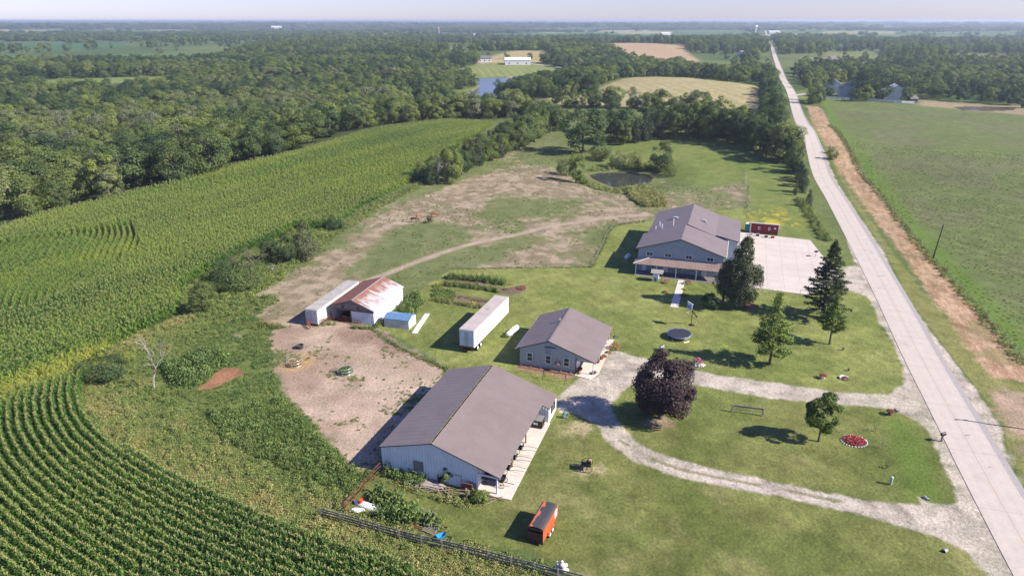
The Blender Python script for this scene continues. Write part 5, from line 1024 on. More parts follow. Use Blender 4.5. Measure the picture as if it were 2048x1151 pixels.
# basket on the workshop's front wall
p = local(SHOP, 6.95, -.05, 1.35); t = thing('hanging_basket', 'round hanging basket of purple and pink flowers on the workshop wall', 'flower basket', p, SHOP.rotation_euler[2]); q = MB(); q.lathe([(.05, -.35), (.3, -.12), (.36, 0)], 12); part('basket', q, M_WOOD, t); bloom(t, 'blossoms', .5, .5, (.40,.16,.30), -.15, 60, 160, .7); q = MB(); q.bar((0, .3, .95), (0, 0, .9), .03); q.bar((0, 0, .9), (0, 0, .2), .015); part('hook', q, M_BLACK, t)
bed = thing('border_bed', 'narrow reddish flower border along the front wall of the workshop', 'flower bed', local(SHOP, 5.2, -.25), SHOP.rotation_euler[2]); q = MB(); q.box(-4.6, 4.6, -.45, .5, -.05, .07); part('mulch', q, mat('red_mulch', (.23,.13,.095), .95, (.17,.09,.065), 3.), bed)
for k_ in range(6): bloom(bed, 'plant', .22, .3, (.42,.22,.14), .05, 70+k_, 36, .6, (-4.2+k_*1.62, .12))

# ------------------------------------------------------------------ small things of the yard
def tank(px, label, rot, L_=2.6, r=.48):
    t = thing('propane_tank', label, 'gas tank', at(*px), rot); b = MB(); pr = [(0, -L_/2)]+[(r*math.sin(a), -L_/2+r*(1-math.cos(a))) for a in (.4, .8, 1.2, 1.57)]+[(r*math.sin(a), L_/2-r*(1-math.cos(a))) for a in (1.57, 1.2, .8, .4)]+[(0, L_/2)]
    n = 16; vs = [(z, rr*math.cos(6.2832*i/n), r+.22+rr*math.sin(6.2832*i/n)) for rr, z in pr for i in range(n)]; b.add(vs, [(k*n+i, (k+1)*n+i, (k+1)*n+(i+1) % n, k*n+(i+1) % n) for k in range(len(pr)-1) for i in range(n)]); part('tank', b, M_WHITE, t, True)
    d = MB(); d.lathe([(.17, 0), (.17, .16), (.1, .24)], 12, (0, 0, 2*r+.2)); part('valve_dome', d, M_WHITE, t)
    for x in (-.75, .75): f = MB(); f.box(x-.1, x+.1, -.35, .35, 0, .3); part('foot', f, M_GALV, t)
a_, b_ = Vector(flat(1016,672)), Vector(flat(1036,655)); tank((1025.5,668), 'white propane tank on the grass between semi trailer and workshop', math.atan2(b_.y-a_.y, b_.x-a_.x), (b_-a_).length)
tank((1255,518), 'pale propane tank lying in the shadow beside the farmhouse', 1.1, 2.6)
def trampoline():
    p = at(1357.5,675); t = thing('trampoline', 'round black trampoline with blue and white rim on the lawn', 'trampoline', p); R_ = 2.12
    m = MB(); m.lathe([(.01, .86), (R_-.25, .86), (R_-.25, .88), (.01, .88)], 40); part('mat', m, mat('trampoline_mat', (.035,.035,.05), .7), t); q = MB(); q.ring((0, 0, .87), R_-.1, .085, 40, 6); part('pad', q, mat('blue_pad', (.05,.10,.24), .5, (.40,.42,.46), .6, .6, .64), t); q = MB(); q.ring((0, 0, .8), R_, .035, 40, 6); part('frame', q, M_GALV, t)
    for k in range(4):
        a = .5+k*1.571; q = MB(); c0 = Vector((math.cos(a-.3), math.sin(a-.3), 0))*R_; c1 = Vector((math.cos(a+.3), math.sin(a+.3), 0))*R_; u = Vector((0, 0, .8)); q.tube([c0+u, c0+Vector((0, 0, .03)), c1+Vector((0, 0, .03)), c1+u], .03, 5); part('leg', q, M_GALV, t)
trampoline()
def hoop():
    p = at(1382,650); t = thing('basketball_hoop', 'basketball hoop with blue and white backboard on a slim black pole in the lawn', 'basketball hoop', p, R(200)); H = top_height(p, 604)
    q = MB(); q.tube([(0, 0, 0), (0, 0, 3.0)], .06, 8); part('pole', q, M_BLACK, t); b = MB(); b.box(.62, .68, -.72, .72, H-1.3, H-.05); bd = part('backboard', b, mat('board_blue', (.10,.25,.60), .4, (.62,.68,.78), 1.2, .42, .52), t); q = MB(); q.bar((.68, -.72, H), (.68, .95, H), .1); part('top_bar', q, M_WHITE, bd)
    q = MB(); q.bar((0, 0, 2.6), (.62, 0, H-.5), .06); q.bar((0, 0, 3.0), (.62, 0, H-.2), .06); q.bar((.1, 0, 2.95), (-1.15, 0, 1.4), .14, .2); part('lift_arm', q, M_BLACK, t); q = MB(); q.ring((.95, 0, 3.0), .23, .02, 14, 5); r = part('rim', q, mat('orange_rim', (.6,.13,.03)), t); q = MB()
    for k in range(10): a = k*.6283; q.tube([(.95+.23*math.cos(a), .23*math.sin(a), 3.0), (.95+.14*math.cos(a+.3), .14*math.sin(a+.3), 2.55)], .012, 3)
    part('net', q, M_WHITE, r); q = MB(); q.box(-.5, .3, -.4, .4, 0, .12); part('base', q, M_BLACK, t)
hoop()
def well_house():
    t = thing('well_house', 'small white shelter with a grey lean-to roof in front of the porch', 'shelter', local(HOUSE, 4.7, -6.0), HOUSE.rotation_euler[2])
    q = MB(); q.box(0, 1.2, 0, 1.3, 0, 1.95); part('cabin', q, M_WHITE, t); q = MB(); q.prism([(-.3, 1.9), (1.75, 2.05), (1.75, 2.13), (.55, 2.75), (-.3, 2.0)], 'x', -.45, 2.0)
    q = MB(); q.add([(-.45, -.35, 1.95), (2.05, -.35, 1.95), (2.05, .65, 2.55), (-.45, .65, 2.55), (-.45, 1.7, 1.95), (2.05, 1.7, 1.95)], [(0, 1, 2, 3), (3, 2, 5, 4), (0, 3, 4), (1, 5, 2)]); part('roof', q, mat('shingle_grey', (.34,.31,.29), .9, (.26,.235,.22), 5.), t)
    for y in (.0, 1.25): q = MB(); q.bar((1.8, y, 0), (1.8, y, 1.95), .1); part('post', q, M_WOOD, t)
    q = MB(); q.box(1.2, 1.85, .1, 1.2, .5, .56); part('shelf', q, M_WOOD, t); q = MB(); q.prism([(.55+.3*math.cos(k*.5236), .45+.45*math.sin(k*.5236)) for k in range(12)], 'y', -.03, 0); part('round_door', q, M_WOOD, t)
well_house()
def rail(px0, px1, label, h=1.15, M=M_WOOD, name='hitching_rail'):
    a, b = at(*px0), at(*px1); t = thing(name, label, 'hitching rail', a); d = b-a; d.z = 0
    for s in (0, 1): q = MB(); q.bar(d*s, d*s+Vector((0, 0, h)), .2); part('post', q, M, t)
    e = d.normalized()*.12; q = MB(); q.bar(Vector((0, 0, h-.08))-e, d+Vector((0, 0, h-.08))+e, .12, .26); part('rail', q, M, t); q = MB(); q.tube([(0, 0, h*.45), d+Vector((0, 0, h*.45))], .02, 5); part('chain', q, M_GALV, t)
rail((1464,823), (1525,831), 'weathered wooden hitching rail on the lawn between the drives')
def pipe_frame(px0, px1, label, h, name):
    a, b = at(*px0), at(*px1); t = thing(name, label, 'frame', a); d = b-a; n = Vector((-d.y, d.x, 0)).normalized()
    for s in (0, 1):
        q = MB(); q.tube([d*s-n*.6, d*s+Vector((0, 0, h)), d*s+n*.6], .035, 5); q.tube([d*s-n*.3+Vector((0, 0, h*.5)), d*s+n*.3+Vector((0, 0, h*.5))], .03, 5); part('leg', q, M_BLACK, t)
    q = MB(); q.tube([(0, 0, h), d+Vector((0, 0, h))], .04, 6); part('top_bar', q, M_BLACK, t); q = MB(); q.tube([d*.5+Vector((0, 0, h)), d*.5+Vector((0, 0, .5)), d*.85+Vector((0, 0, .5)), d*.85+Vector((0, 0, h))], .02, 4); part('swing', q, M_BLACK, t)
pipe_frame((1087,757), (1131,765), 'black pipe swing frame on the grass in front of the workshop', 1.5, 'swing_frame')
for a_, b_, lb in [((1505,583),(1545,588),'thin metal hitching frame on the front edge of the parking pad beside the big cedar'), ((1600,588),(1630,592),'low thin metal rail on the front edge of the parking pad near the pine')]:
    A_, B_ = at(*a_), at(*b_); t = thing('metal_rail', lb, 'hitching rail', A_); d = B_-A_
    for s in (0, .5, 1): q = MB(); q.tube([d*s, d*s+Vector((0, 0, 1.0))], .035, 5); part('post', q, M_GALV, t)
    q = MB(); q.tube([(0, 0, 1), d+Vector((0, 0, 1))], .035, 5); part('rail', q, M_GALV, t)
def mailbox():
    t = thing('mailbox', 'black mailbox on a thick pale post beside the road', 'mailbox', at(1883,882), R(20)); q = MB(); q.bar((0, 0, 0), (0, 0, .95), .2); part('post', q, M_WOOD, t)
    q = MB(); q.prism([(-.17, .95), (.17, .95), (.17, 1.2)]+[(.17*math.cos(a), 1.2+.17*math.sin(a)) for a in (.5, 1, 1.57, 2.1, 2.6)]+[(-.17, 1.2)], 'x', -.35, .35); bx = part('box', q, M_BLACK, t); q = MB(); q.box(.355, .37, -.15, .15, .98, 1.3); part('door', q, M_BLACK, bx)
mailbox()
t = thing('utility_pedestal', 'pale green cylinder utility post in the lawn near the lower drive', 'utility post', at(1781,968)); q = MB(); q.lathe([(.16, 0), (.16, .95), (.13, 1.02)], 12); part('case', q, mat('pale_green', (.42,.50,.42), .5), t); q = MB(); q.lathe([(.175, .95), (.175, 1.05), (.1, 1.12)], 12); part('cap', q, mat('pale_green_cap', (.5,.57,.5), .5), t)
for px, lb, r_ in [((1848,994),'white end of a drain pipe at the upper side of the lower drive',.3), ((1887,1104),'open grey culvert mouth in the grass below the lower drive',2.2), ((1790,819),'short dark culvert end beside the red flowers at the upper drive',.2)]:
    q = MB(); q.tube([(0, 0, .12), (.6, 0, .02)], .2, 12, cap=False); q.tube([(.02, 0, .12), (.6, 0, .02)], .17, 12, 1); solo('culvert_pipe', q, [M_GALV, M_BLACK], lb, 'drain pipe', at(*px), r_-1.57)
t = thing('lawn_ornament', 'white goose-shaped ornament on the lawn near the trampoline', 'ornament', at(1323,700), R(-70)); q = MB(); q.blob((0, 0, .4), (.55, .33, .36), n=10, m=7); q.tube([(.38, 0, .5), (.5, 0, .85), (.46, 0, 1.15), (.6, 0, 1.2)], [.17, .1, .1, .07], 7); part('body', q, M_WHITE, t, True); q = MB(); q.box(-.15, .05, -.2, .2, .0, .12); part('base', q, M_STONE, t); bloom(t, 'flowers', .3, .2, (.45,.16,.1), .6, 77, 40, .6, (-.25, 0))
for px, lb in [((1686,700),'small dark seedling on the lawn behind the half-ring planter'), ((1697,741),'small dark twiggy shrub just above the half-ring planter')]:
    p = at(*px); o = plant_tree('bush1', p, .55, .6, .02, lb, name='shrub', cat='shrub')
M_PIPE = mat('white_board', (.68,.66,.63), .7, (.6,.58,.55), 1.); a_, b_ = at(829,667), at(855,628); q = MB(); d = b_-a_; n_ = Vector((-d.y, d.x, 0)).normalized()
for s in (-.28, .05, .36): q.bar(n_*s+Vector((0, 0, .08+.02*s)), d+n_*s+Vector((0, 0, .1)), .3, .1)
solo('board_stack', q, M_PIPE, 'long white boards laid out on the grass beside the blue-roofed shed', 'boards', a_)
# hay rings, trough
def hay_ring(px, label, R_, hay, seed):
    t = thing('hay_ring', label, 'hay feeder', at(*px)); q = MB()
    for z in (.15, .62, 1.1): q.ring((0, 0, z), R_, .03, 26, 5)
    part('hoops', q, M_GALV, t); q = MB()
    for k in range(14): a = k*.4488; q.tube([(R_*math.cos(a), R_*math.sin(a), .1), (R_*1.03*math.cos(a+.12), R_*1.03*math.sin(a+.12), 1.35)], .025, 5)
    part('bars', q, M_GALV, t); qq = np.random.default_rng(seed); n = 900 if hay else 700; th = qq.uniform(0, 6.283, n); rr = R_*.9*np.sqrt(qq.uniform(0, 1, n)); P = np.stack([rr*np.cos(th), rr*np.sin(th), qq.uniform(.05, .75 if hay else .9, n)*(1-.4*(rr/R_)**2)], 1)
    V, F, T = cards(P, qq.normal(size=(n, 3))+np.array([0, 0, .5]), .3, qq, qq.uniform(0, 1, n), .25 if hay else .6); me = np_mesh('fill', V, F, mat('hay', (.46,.31,.13), .9, (.36,.24,.1), 4.) if hay else M_WEED); a = me.attributes.new('tone', 'FLOAT', 'POINT'); a.data.foreach_set('value', T.astype(np.float32)); part('hay' if hay else 'weeds', me, None, t)
hay_ring((590,729), 'round galvanised feeder full of yellow hay in the dirt lot', 1.25, True, 1); hay_ring((691,745), 'round galvanised feeder overgrown with green weeds in the dirt lot', 1.25, False, 2)
t = thing('water_tub', 'black rubber tub standing on the dirt lot', 'tub', at(600,696)); q = MB(); q.lathe([(.5, 0), (.62, .55), (.66, .6), (.58, .6), (.48, .12), (.02, .1)], 20); part('tub', q, mat('dull_black', (.05,.05,.055), .6), t); q = MB(); q.ring((0, 0, .6), .63, .045, 20, 6); part('rim', q, mat('dull_black_rim', (.1,.1,.105), .6), t)

# ------------------------------------------------------------------ fences and gates
def board_fence(top, label, h, rails, M, name='board_fence', post=.16, extra=0., rail_h=.17, cat='fence', drop=17, M2=None):
    P = [at(x, y+drop) for x, y in top]; t = thing(name, label, cat, P[0])
    for k, p in enumerate(P):
        q = MB(); b = p-P[0]; q.bar(b-Vector((0, 0, .1)), b+Vector((rnd.uniform(-.05, .05), rnd.uniform(-.05, .05), h+.06)), post); part('post', q, M, t)
    for k in range(len(P)-1):
        q = MB(); a, b = P[k]-P[0], P[k+1]-P[0]
        for z in rails: q.bar(a+Vector((0, 0, z*h+rnd.uniform(-.04, .04))), b+Vector((0, 0, z*h+rnd.uniform(-.04, .04))), .05, rail_h)
        part('rails', q, M2 or M, t)
    return t
board_fence([(643,1016),(682,1027),(721,1038),(760,1050),(800,1061),(843,1072),(885,1081),(930,1092),(976,1103),(1022,1116),(1069,1127),(1116,1140),(1165,1152),(1215,1166),(1270,1182)], 'long grey weathered board fence along the bottom edge of the yard', 1.25, (.35, .66, .95), mat('grey_fence_wood', (.23,.215,.205), .9, (.15,.14,.135), 2.))
board_fence([(765,926),(747,946),(728,967),(709,989),(690,1010)], 'rusty pipe fence running from the machine shed corner down to the grey fence', 1.35, (.35, .68, 1.), M_RUST, 'pipe_fence', .12, rail_h=.07, drop=13)
def gate(a, b, label, h=1.25, M=M_RUST, n=6):
    A_, B_ = at(*a), at(*b); d = B_-A_; t = thing('tube_gate', label, 'gate', A_); q = MB()
    for k in range(n): z = .2+(h-.2)*k/(n-1); q.tube([(0, 0, z), d+Vector((0, 0, z))], .028, 5)
    part('bars', q, M, t); q = MB()
    for s in (0, .33, .66, 1): q.tube([d*s+Vector((0, 0, .12)), d*s+Vector((0, 0, h+.02))], .035, 5)
    part('uprights', q, M, t)
M_RG = mat('red_gate', (.26,.07,.045), .7, (.18,.06,.04), 3.); M_OG = mat('orange_gate', (.42,.12,.05), .7, (.3,.09,.05), 3.)
gate((666,640), (704,647), 'red-brown tube gate across the open bay of the rusty barn', M=M_RG); gate((704,647), (722,652), 'short brown gate leaning on the barn front beside the open bay', 1.15, M_RUST); gate((640,651), (665,640), 'brown panel fence between the storage trailer and the barn bay', 1.1, M_RUST)
gate((518,652), (536,654), 'orange pipe panel among weeds left of the dirt lot', .95, M_OG, 4); gate((538,654), (562,653), 'second orange pipe panel beside the first, nearer the storage trailer', .95, M_OG, 4); gate((609,645), (622,659), 'red wire panel leaning at the rear of the storage trailer', 1.0, M_OG, 8)
def wire_fence(line, label, step=7., h=1.1, M=M_WOOD):
    P = catmull([A2(*p) for p in line], step) if len(line) > 2 else [np.array(A2(*line[0]))+(np.array(A2(*line[1]))-np.array(A2(*line[0])))*s for s in np.linspace(0, 1, max(2, int(np.linalg.norm(np.array(A2(*line[1]))-np.array(A2(*line[0])))/step)))]
    P = [Vector((p[0], p[1], hz(p[0], p[1]))) for p in P]; t = thing('wire_fence', label, 'fence', P[0])
    for p in P[:99]: q = MB(); b = p-P[0]; q.bar(b, b+Vector((0, 0, h+rnd.uniform(0, .15))), .09); part('post', q, M, t)
    q = MB()
    for z in (.4, .75, 1.05):
        for a, b in zip(P[:-1], P[1:]): q.tube([a-P[0]+Vector((0, 0, z)), b-P[0]+Vector((0, 0, z))], .012, 3, cap=False)
    part('wires', q, M_GALV, t); return t
wire_fence([(905,538),(1000,536),(1100,535),(1183,534)], 'wire fence between the mown lawn and the pasture, behind the vegetable garden'); wire_fence([(1183,534),(1205,492),(1228,453),(1300,441),(1400,428)], 'wire fence climbing from the lawn corner around the back of the farmhouse'); wire_fence([(1494,415),(1492,365),(1490,340)], 'short wire fence between pasture and yellow-flowered meadow', 6)
wire_fence([(680,452),(720,424),(780,392),(840,365)], 'wire fence along the corn beside the pasture', 9); wire_fence([(2046,722),(1935,592),(1817,458),(1716,327),(1660,245),(1640,206)], 'post and wire fence at the left edge of the bean field', 9, 1.1)
wire_fence([(760,672),(800,695),(850,715),(893,738)], 'low wire fence between the dirt lot and the lawn behind the semi trailer', 5, 1.0)
for px, h_, lb in [((893,540),1.3,'pale wooden post at the garden corner of the pasture fence'), ((899,535),1.5,'tall pale post just behind the corner post'), ((923,536),1.4,'pale post behind the tall garden rows'), ((1163,533),1.5,'left gate post at the lawn corner by the farmhouse'), ((1183,535),1.8,'right gate post at the lawn corner by the farmhouse'), ((903,744),1.0,'short yellow post at the back corner of the machine shed')]:
    q = MB(); q.bar((0, 0, -.1), (0, 0, h_), .14); solo('fence_post', q, M_TAN_WOOD, lb, 'post', at(*px))

# ------------------------------------------------------------------ wood, junk and scrap by the machine shed
def planks(name, label, px, dirv, n, L_, layers, seed, M=M_WOOD, messy=.06, w=.2):
    q = random.Random(seed); mb = MB(); mb2 = MB()
    for k in range(n):
        z = .06+(k*layers//n)*.07; o = q.uniform(-1, 1)*messy*8; y = (k*.23) % 1.5-.75; a = q.gauss(0, messy)
        l = L_*q.uniform(.6, 1)/2; mb.bar((o-l*math.cos(a), y-l*math.sin(a), z+q.uniform(0, .04)), (o+l*math.cos(a), y+l*math.sin(a), z+q.uniform(0, .05)), w*q.uniform(.6, 1.1), .05)
    return solo(name, mb, M, label, 'lumber', at(*px), dirv)
planks('plank_stack', 'stack of long grey planks lying against the machine shed front', (850,967), SHED.rotation_euler[2]-.06, 30, 5.2, 4, 3, mat('grey_planks', (.40,.35,.325), .85, (.28,.24,.22), 2., stretch=(.3, 3, 3)))
planks('scrap_pile', 'tangled heap of brown boards and sticks right of the long planks', (905,985), SHED.rotation_euler[2], 34, 2.6, 4, 5, mat('brown_scrap', (.29,.215,.17), .85, (.17,.125,.1), 2.), .75, .13)
def pallet(px, label, rot, tilt, sz=1.25, M=M_WOOD, slats=7):
    t = thing('pallet', label, 'pallet', at(*px), rot); q = MB(); Mx = Matrix.Rotation(tilt, 4, 'X')
    for k in range(slats): y = (k+.5)/slats*sz; q.box(-sz/2, sz/2, y-.06, y+.06, .12, .145, 0, Mx)
    part('slats', q, M, t); q = MB()
    for x in (-sz/2+.06, 0, sz/2-.06): q.box(x-.05, x+.05, 0, sz, 0, .118, 0, Mx)
    part('runners', q, M, t)
pallet((942,984), 'slatted wooden frame leaning at the shed corner by the slab', SHED.rotation_euler[2]+.35, 1.05, 1.3, M_TAN_WOOD); pallet((921,971), 'grey pallet standing against the shed wall behind the scrap pile', SHED.rotation_euler[2], 1.3, 1.2)
q = MB(); q.box(-.7, .7, -.04, .04, 0, 1.15)
for k in range(5): q.box(-.72+k*.32, -.6+k*.32, -.07, -.04, 0, 1.15)
solo('slatted_screen', q, mat('faded_red', (.24,.10,.095), .8, (.17,.07,.07), 2.), 'faded red slatted panel leaning on the shed front beside the slab', 'panel', local(SHED, 11.6, -.25), SHED.rotation_euler[2]); t = thing('pipe_bracket', 'dark bent pipe fixed across the shed front right of the climbing shrub', 'pipe', local(SHED, 9.2, .15), SHED.rotation_euler[2]); q = MB(); q.tube([(-1.2, -.1, 1.0), (0, -.1, 1.75), (1.6, -.1, 1.75), (1.6, -.1, 1.0)], .035, 5); part('pipe', q, M_TRIM, t)
pallet((855,1066), 'weathered pallet lying by the grey fence left of the blue wheelbarrow', -.5, .12, 1.6, M_WOOD, 8); pallet((843,1048), 'grey wooden pallet propped on the weeds behind the flat one', -.45, .3, 1.9, M_WOOD, 9); planks('board_heap', 'loose rusty-brown boards on top of the pallets by the fence', (856,1054), -.4, 9, 2.3, 2, 9, M_RUST, .2, .12)
def barrow():
    t = thing('wheelbarrow', 'bright blue wheelbarrow tipped beside the grey fence', 'wheelbarrow', at(882,1079), .5); q = MB(); pts = [(-.5, -.34), (.5, -.3), (.5, .3), (-.5, .34)]; lo = [(x*.6, y*.6, .3) for x, y in pts]; hi = [(x, y, .68) for x, y in pts]
    q.add(lo+hi, [(3, 2, 1, 0)]+[(k, (k+1) % 4, 4+(k+1) % 4, 4+k) for k in range(4)]); q.add([(x*.97, y*.97, z+.01) for x, y, z in lo+hi], [(0, 1, 2, 3)]+[(4+k, 4+(k+1) % 4, (k+1) % 4, k) for k in range(4)]); part('tray', q, mat('bright_blue', (.03,.30,.62), .45), t); q = MB()
    for s in (-.28, .28): q.tube([(-.75, s*.3, .2), (.3, s, .3), (1.15, s, .62)], .025, 5)
    part('handles', q, M_TRIM, t); q = MB(); q.prism([(-.75+.2*math.cos(k*.5236), .2+.2*math.sin(k*.5236)) for k in range(12)], 'y', -.05, .05); part('wheel', q, M_RUBBER, t)
barrow()
def boat():
    t = thing('canoe', 'overturned white canoe half hidden in weeds by the rusty pipe fence', 'boat', at(735,1012), -.42); q = MB(); n = 11; vs = []
    for k in range(n):
        f = k/(n-1)*2-1; w = .52*(1-f*f)**.6; h = .42*(1-.35*f*f)
        vs += [(f*1.9, w*math.cos(a), h*math.sin(a)) for a in np.linspace(0, math.pi, 9)]
    q.add(vs, [(k*9+i, k*9+i+1, (k+1)*9+i+1, (k+1)*9+i) for k in range(n-1) for i in range(8)]); part('hull', q, M_WHITE, t, True); q = MB(); q.bar((-1.9, 0, .28), (1.9, 0, .28), .04, .05); part('keel', q, M_GALV, t)
boat()
q = MB(); q.lathe([(.28, 0), (.28, .3), (.3, .31), (.3, .36), (.28, .37), (.28, .7), (.25, .72)], 14); solo('red_drum', q, mat('orange_red', (.55,.08,.03), .5), 'orange-red drum at the left end of the white canoe', 'drum', at(722,1008)); q = MB(); q.blob((0, 0, .18), (.75, .35, .22), n=10, m=6, jit=.12); q.blob((.5, .2, .12), (.4, .3, .16), n=8, m=5, jit=.15); solo('white_tarp', q, M_WHITE, 'crumpled white tarp on the ground left of the canoe', 'tarp', at(714,1022), -.2)
t = thing('sack_pile', 'cream-white filled sacks heaped against the board fence at the bottom edge', 'sacks', at(1121,1143), -.3)
for k_, (x, y, z, r) in enumerate([(-.3,.1,.3,.38),(.3,.05,.32,.4),(0,.3,.3,.4),(.12,.12,.8,.36),(.42,.3,.75,.26),(-.3,.2,.72,.28),(.05,.25,1.12,.2),(-.42,.3,.9,.15),(.6,.2,.25,.25)]): q = MB(); q.blob((x, y, z), (r, r*.85, r*.8), n=9, m=6, jit=.1); part('sack', q, mat('sack_white', (.66,.62,.56), .8, (.58,.5,.42), 2.), t, True)
# dumpster, hose reel
def dumpster():
    t = thing('dumpster', 'dark olive waste container with grey lids under the shed eave', 'dumpster', local(SHED, 15.35, 15.9, .1), SHED.rotation_euler[2]); q = MB(); q.prism([(-.6, .12), (.55, .12), (.62, .95), (.62, 1.3), (-.6, 1.15)], 'x', -.95, .95); part('body', q, mat('olive_steel', (.045,.042,.028), .6, (.03,.03,.022), 3.), t)
    for s in (-1, 1): q = MB(); q.bar((s*.47, -.64, 1.2), (s*.47, .66, 1.36), .9, .05); part('lid', q, mat('grey_lid', (.26,.24,.245), .6, (.18,.17,.17), 3.), t)
    q = MB(); q.box(-.3, .3, -.625, -.605, .55, .9); part('placard', q, M_WHITE, t)
    for s in (-1, 1):
        q = MB(); q.box(s*.95, s*1.08, -.3, .3, .75, .9); part('lift_pocket', q, M_BLACK, t)
dumpster()
t = thing('hose_reel', 'teal garden hose reel on the worn grass at the back shed corner', 'hose reel', at(1130,835), .4); q = MB()
for z in (.35, .45, .55): q.ring((0, z-.45, .5), .36, .06, 16, 5, 0, 'y')
part('hose', q, mat('teal_hose', (.04,.20,.17), .5, (.08,.28,.24), 3.), t); q = MB()
for y in (-.28, .28): q.tube([(-.35, y, 0), (0, y, .5), (.35, y, 0)], .025, 5)
q.tube([(0, -.28, .5), (0, .28, .5)], .05, 6); part('stand', q, M_GALV, t)

# ------------------------------------------------------------------ carts, wagon, buggy, horse trailer
def wheel(root, c, r, axis='y', M=M_BLACK, spokes=12):
    q = MB(); q.ring(c, r, .035, 22, 5, 0, axis); w = part('wheel', q, M, root); s = MB(); c = Vector(c)
    for k in range(spokes): a = 6.2832*k/spokes; s.tube([c, c+Vector((math.cos(a), 0, math.sin(a)))*r], .016, 3)
    s.tube([c-Vector((0, .09, 0)), c+Vector((0, .09, 0))], .06, 6); part('spokes', s, M, w); return w
def cart(label, p, rot, seat=M_BLACK, smv=False, group=None):
    t = thing('road_cart', label, 'cart', p, rot, group)
    for s in (-.72, .72): wheel(t, (0, s, .62), .62)
    q = MB(); q.tube([(0, -.75, .62), (0, .75, .62)], .035, 6); part('axle', q, M_BLACK, t); q = MB(); q.box(-.45, .75, -.5, .5, .68, .74); q.box(.7, .78, -.5, .5, .68, 1.1); part('body', q, M_BLACK, t); q = MB(); q.box(-.4, .1, -.48, .48, .95, 1.08); q.box(-.45, -.36, -.48, .48, 1.05, 1.5); q.box(-.35, .05, -.46, .46, .74, .95); part('seat', q, seat, t)
    for s in (-.42, .42): q = MB(); q.tube([(.3, s, .68), (1.0, s, .72), (1.6, s*.95, .85), (2.9, s*.75, .82)], [.03, .03, .028, .02], 5); part('shaft', q, M_BLACK, t)
    if smv: q = MB(); q.prism([(-.25, 1.0), (.25, 1.0), (0, 1.42)], 'x', -.52, -.48); part('warning_triangle', q, mat('safety_orange', (.75,.19,.03), .5), t); q = MB(); q.blob((-.3, 0, 1.35), (.25, .35, .2), n=8, m=5); part('lap_robe', q, mat('orange_cloth', (.55,.2,.06), .8, (.3,.25,.25), 3.), t)
    return t
ra = SHED.rotation_euler[2]
for x, y, lb in [(14.6,4.7,'black two-wheeled cart under the shed eave, nearest the front corner'), (14.6,6.95,'middle black two-wheeled cart under the shed eave'), (14.7,9.25,'black two-wheeled cart under the shed eave, farthest from the front')]: cart(lb, local(SHED, x, y, .1), ra, group='carts parked under the shed eave')
cart('black open buggy with an orange triangle standing on the worn grass', at(1174,938), R(172), smv=True)
t = thing('flat_wagon', 'black four-wheeled wagon under the front corner of the shed roof', 'wagon', local(SHED, 14.3, 2.1, .1), ra); q = MB(); q.box(-1.5, 1.2, -.55, .55, .75, .85); q.box(-1.5, 1.2, -.57, -.53, .85, 1.15); q.box(-1.5, 1.2, .53, .57, .85, 1.15); part('bed', q, M_BLACK, t)
for x, r in ((-1.1, .5), (.95, .42)):
    for s in (-.65, .65): wheel(t, (x, s, r), r)
q = MB(); q.tube([(1.1, 0, .5), (2.4, 0, .45)], .04, 5); part('tongue', q, M_BLACK, t)
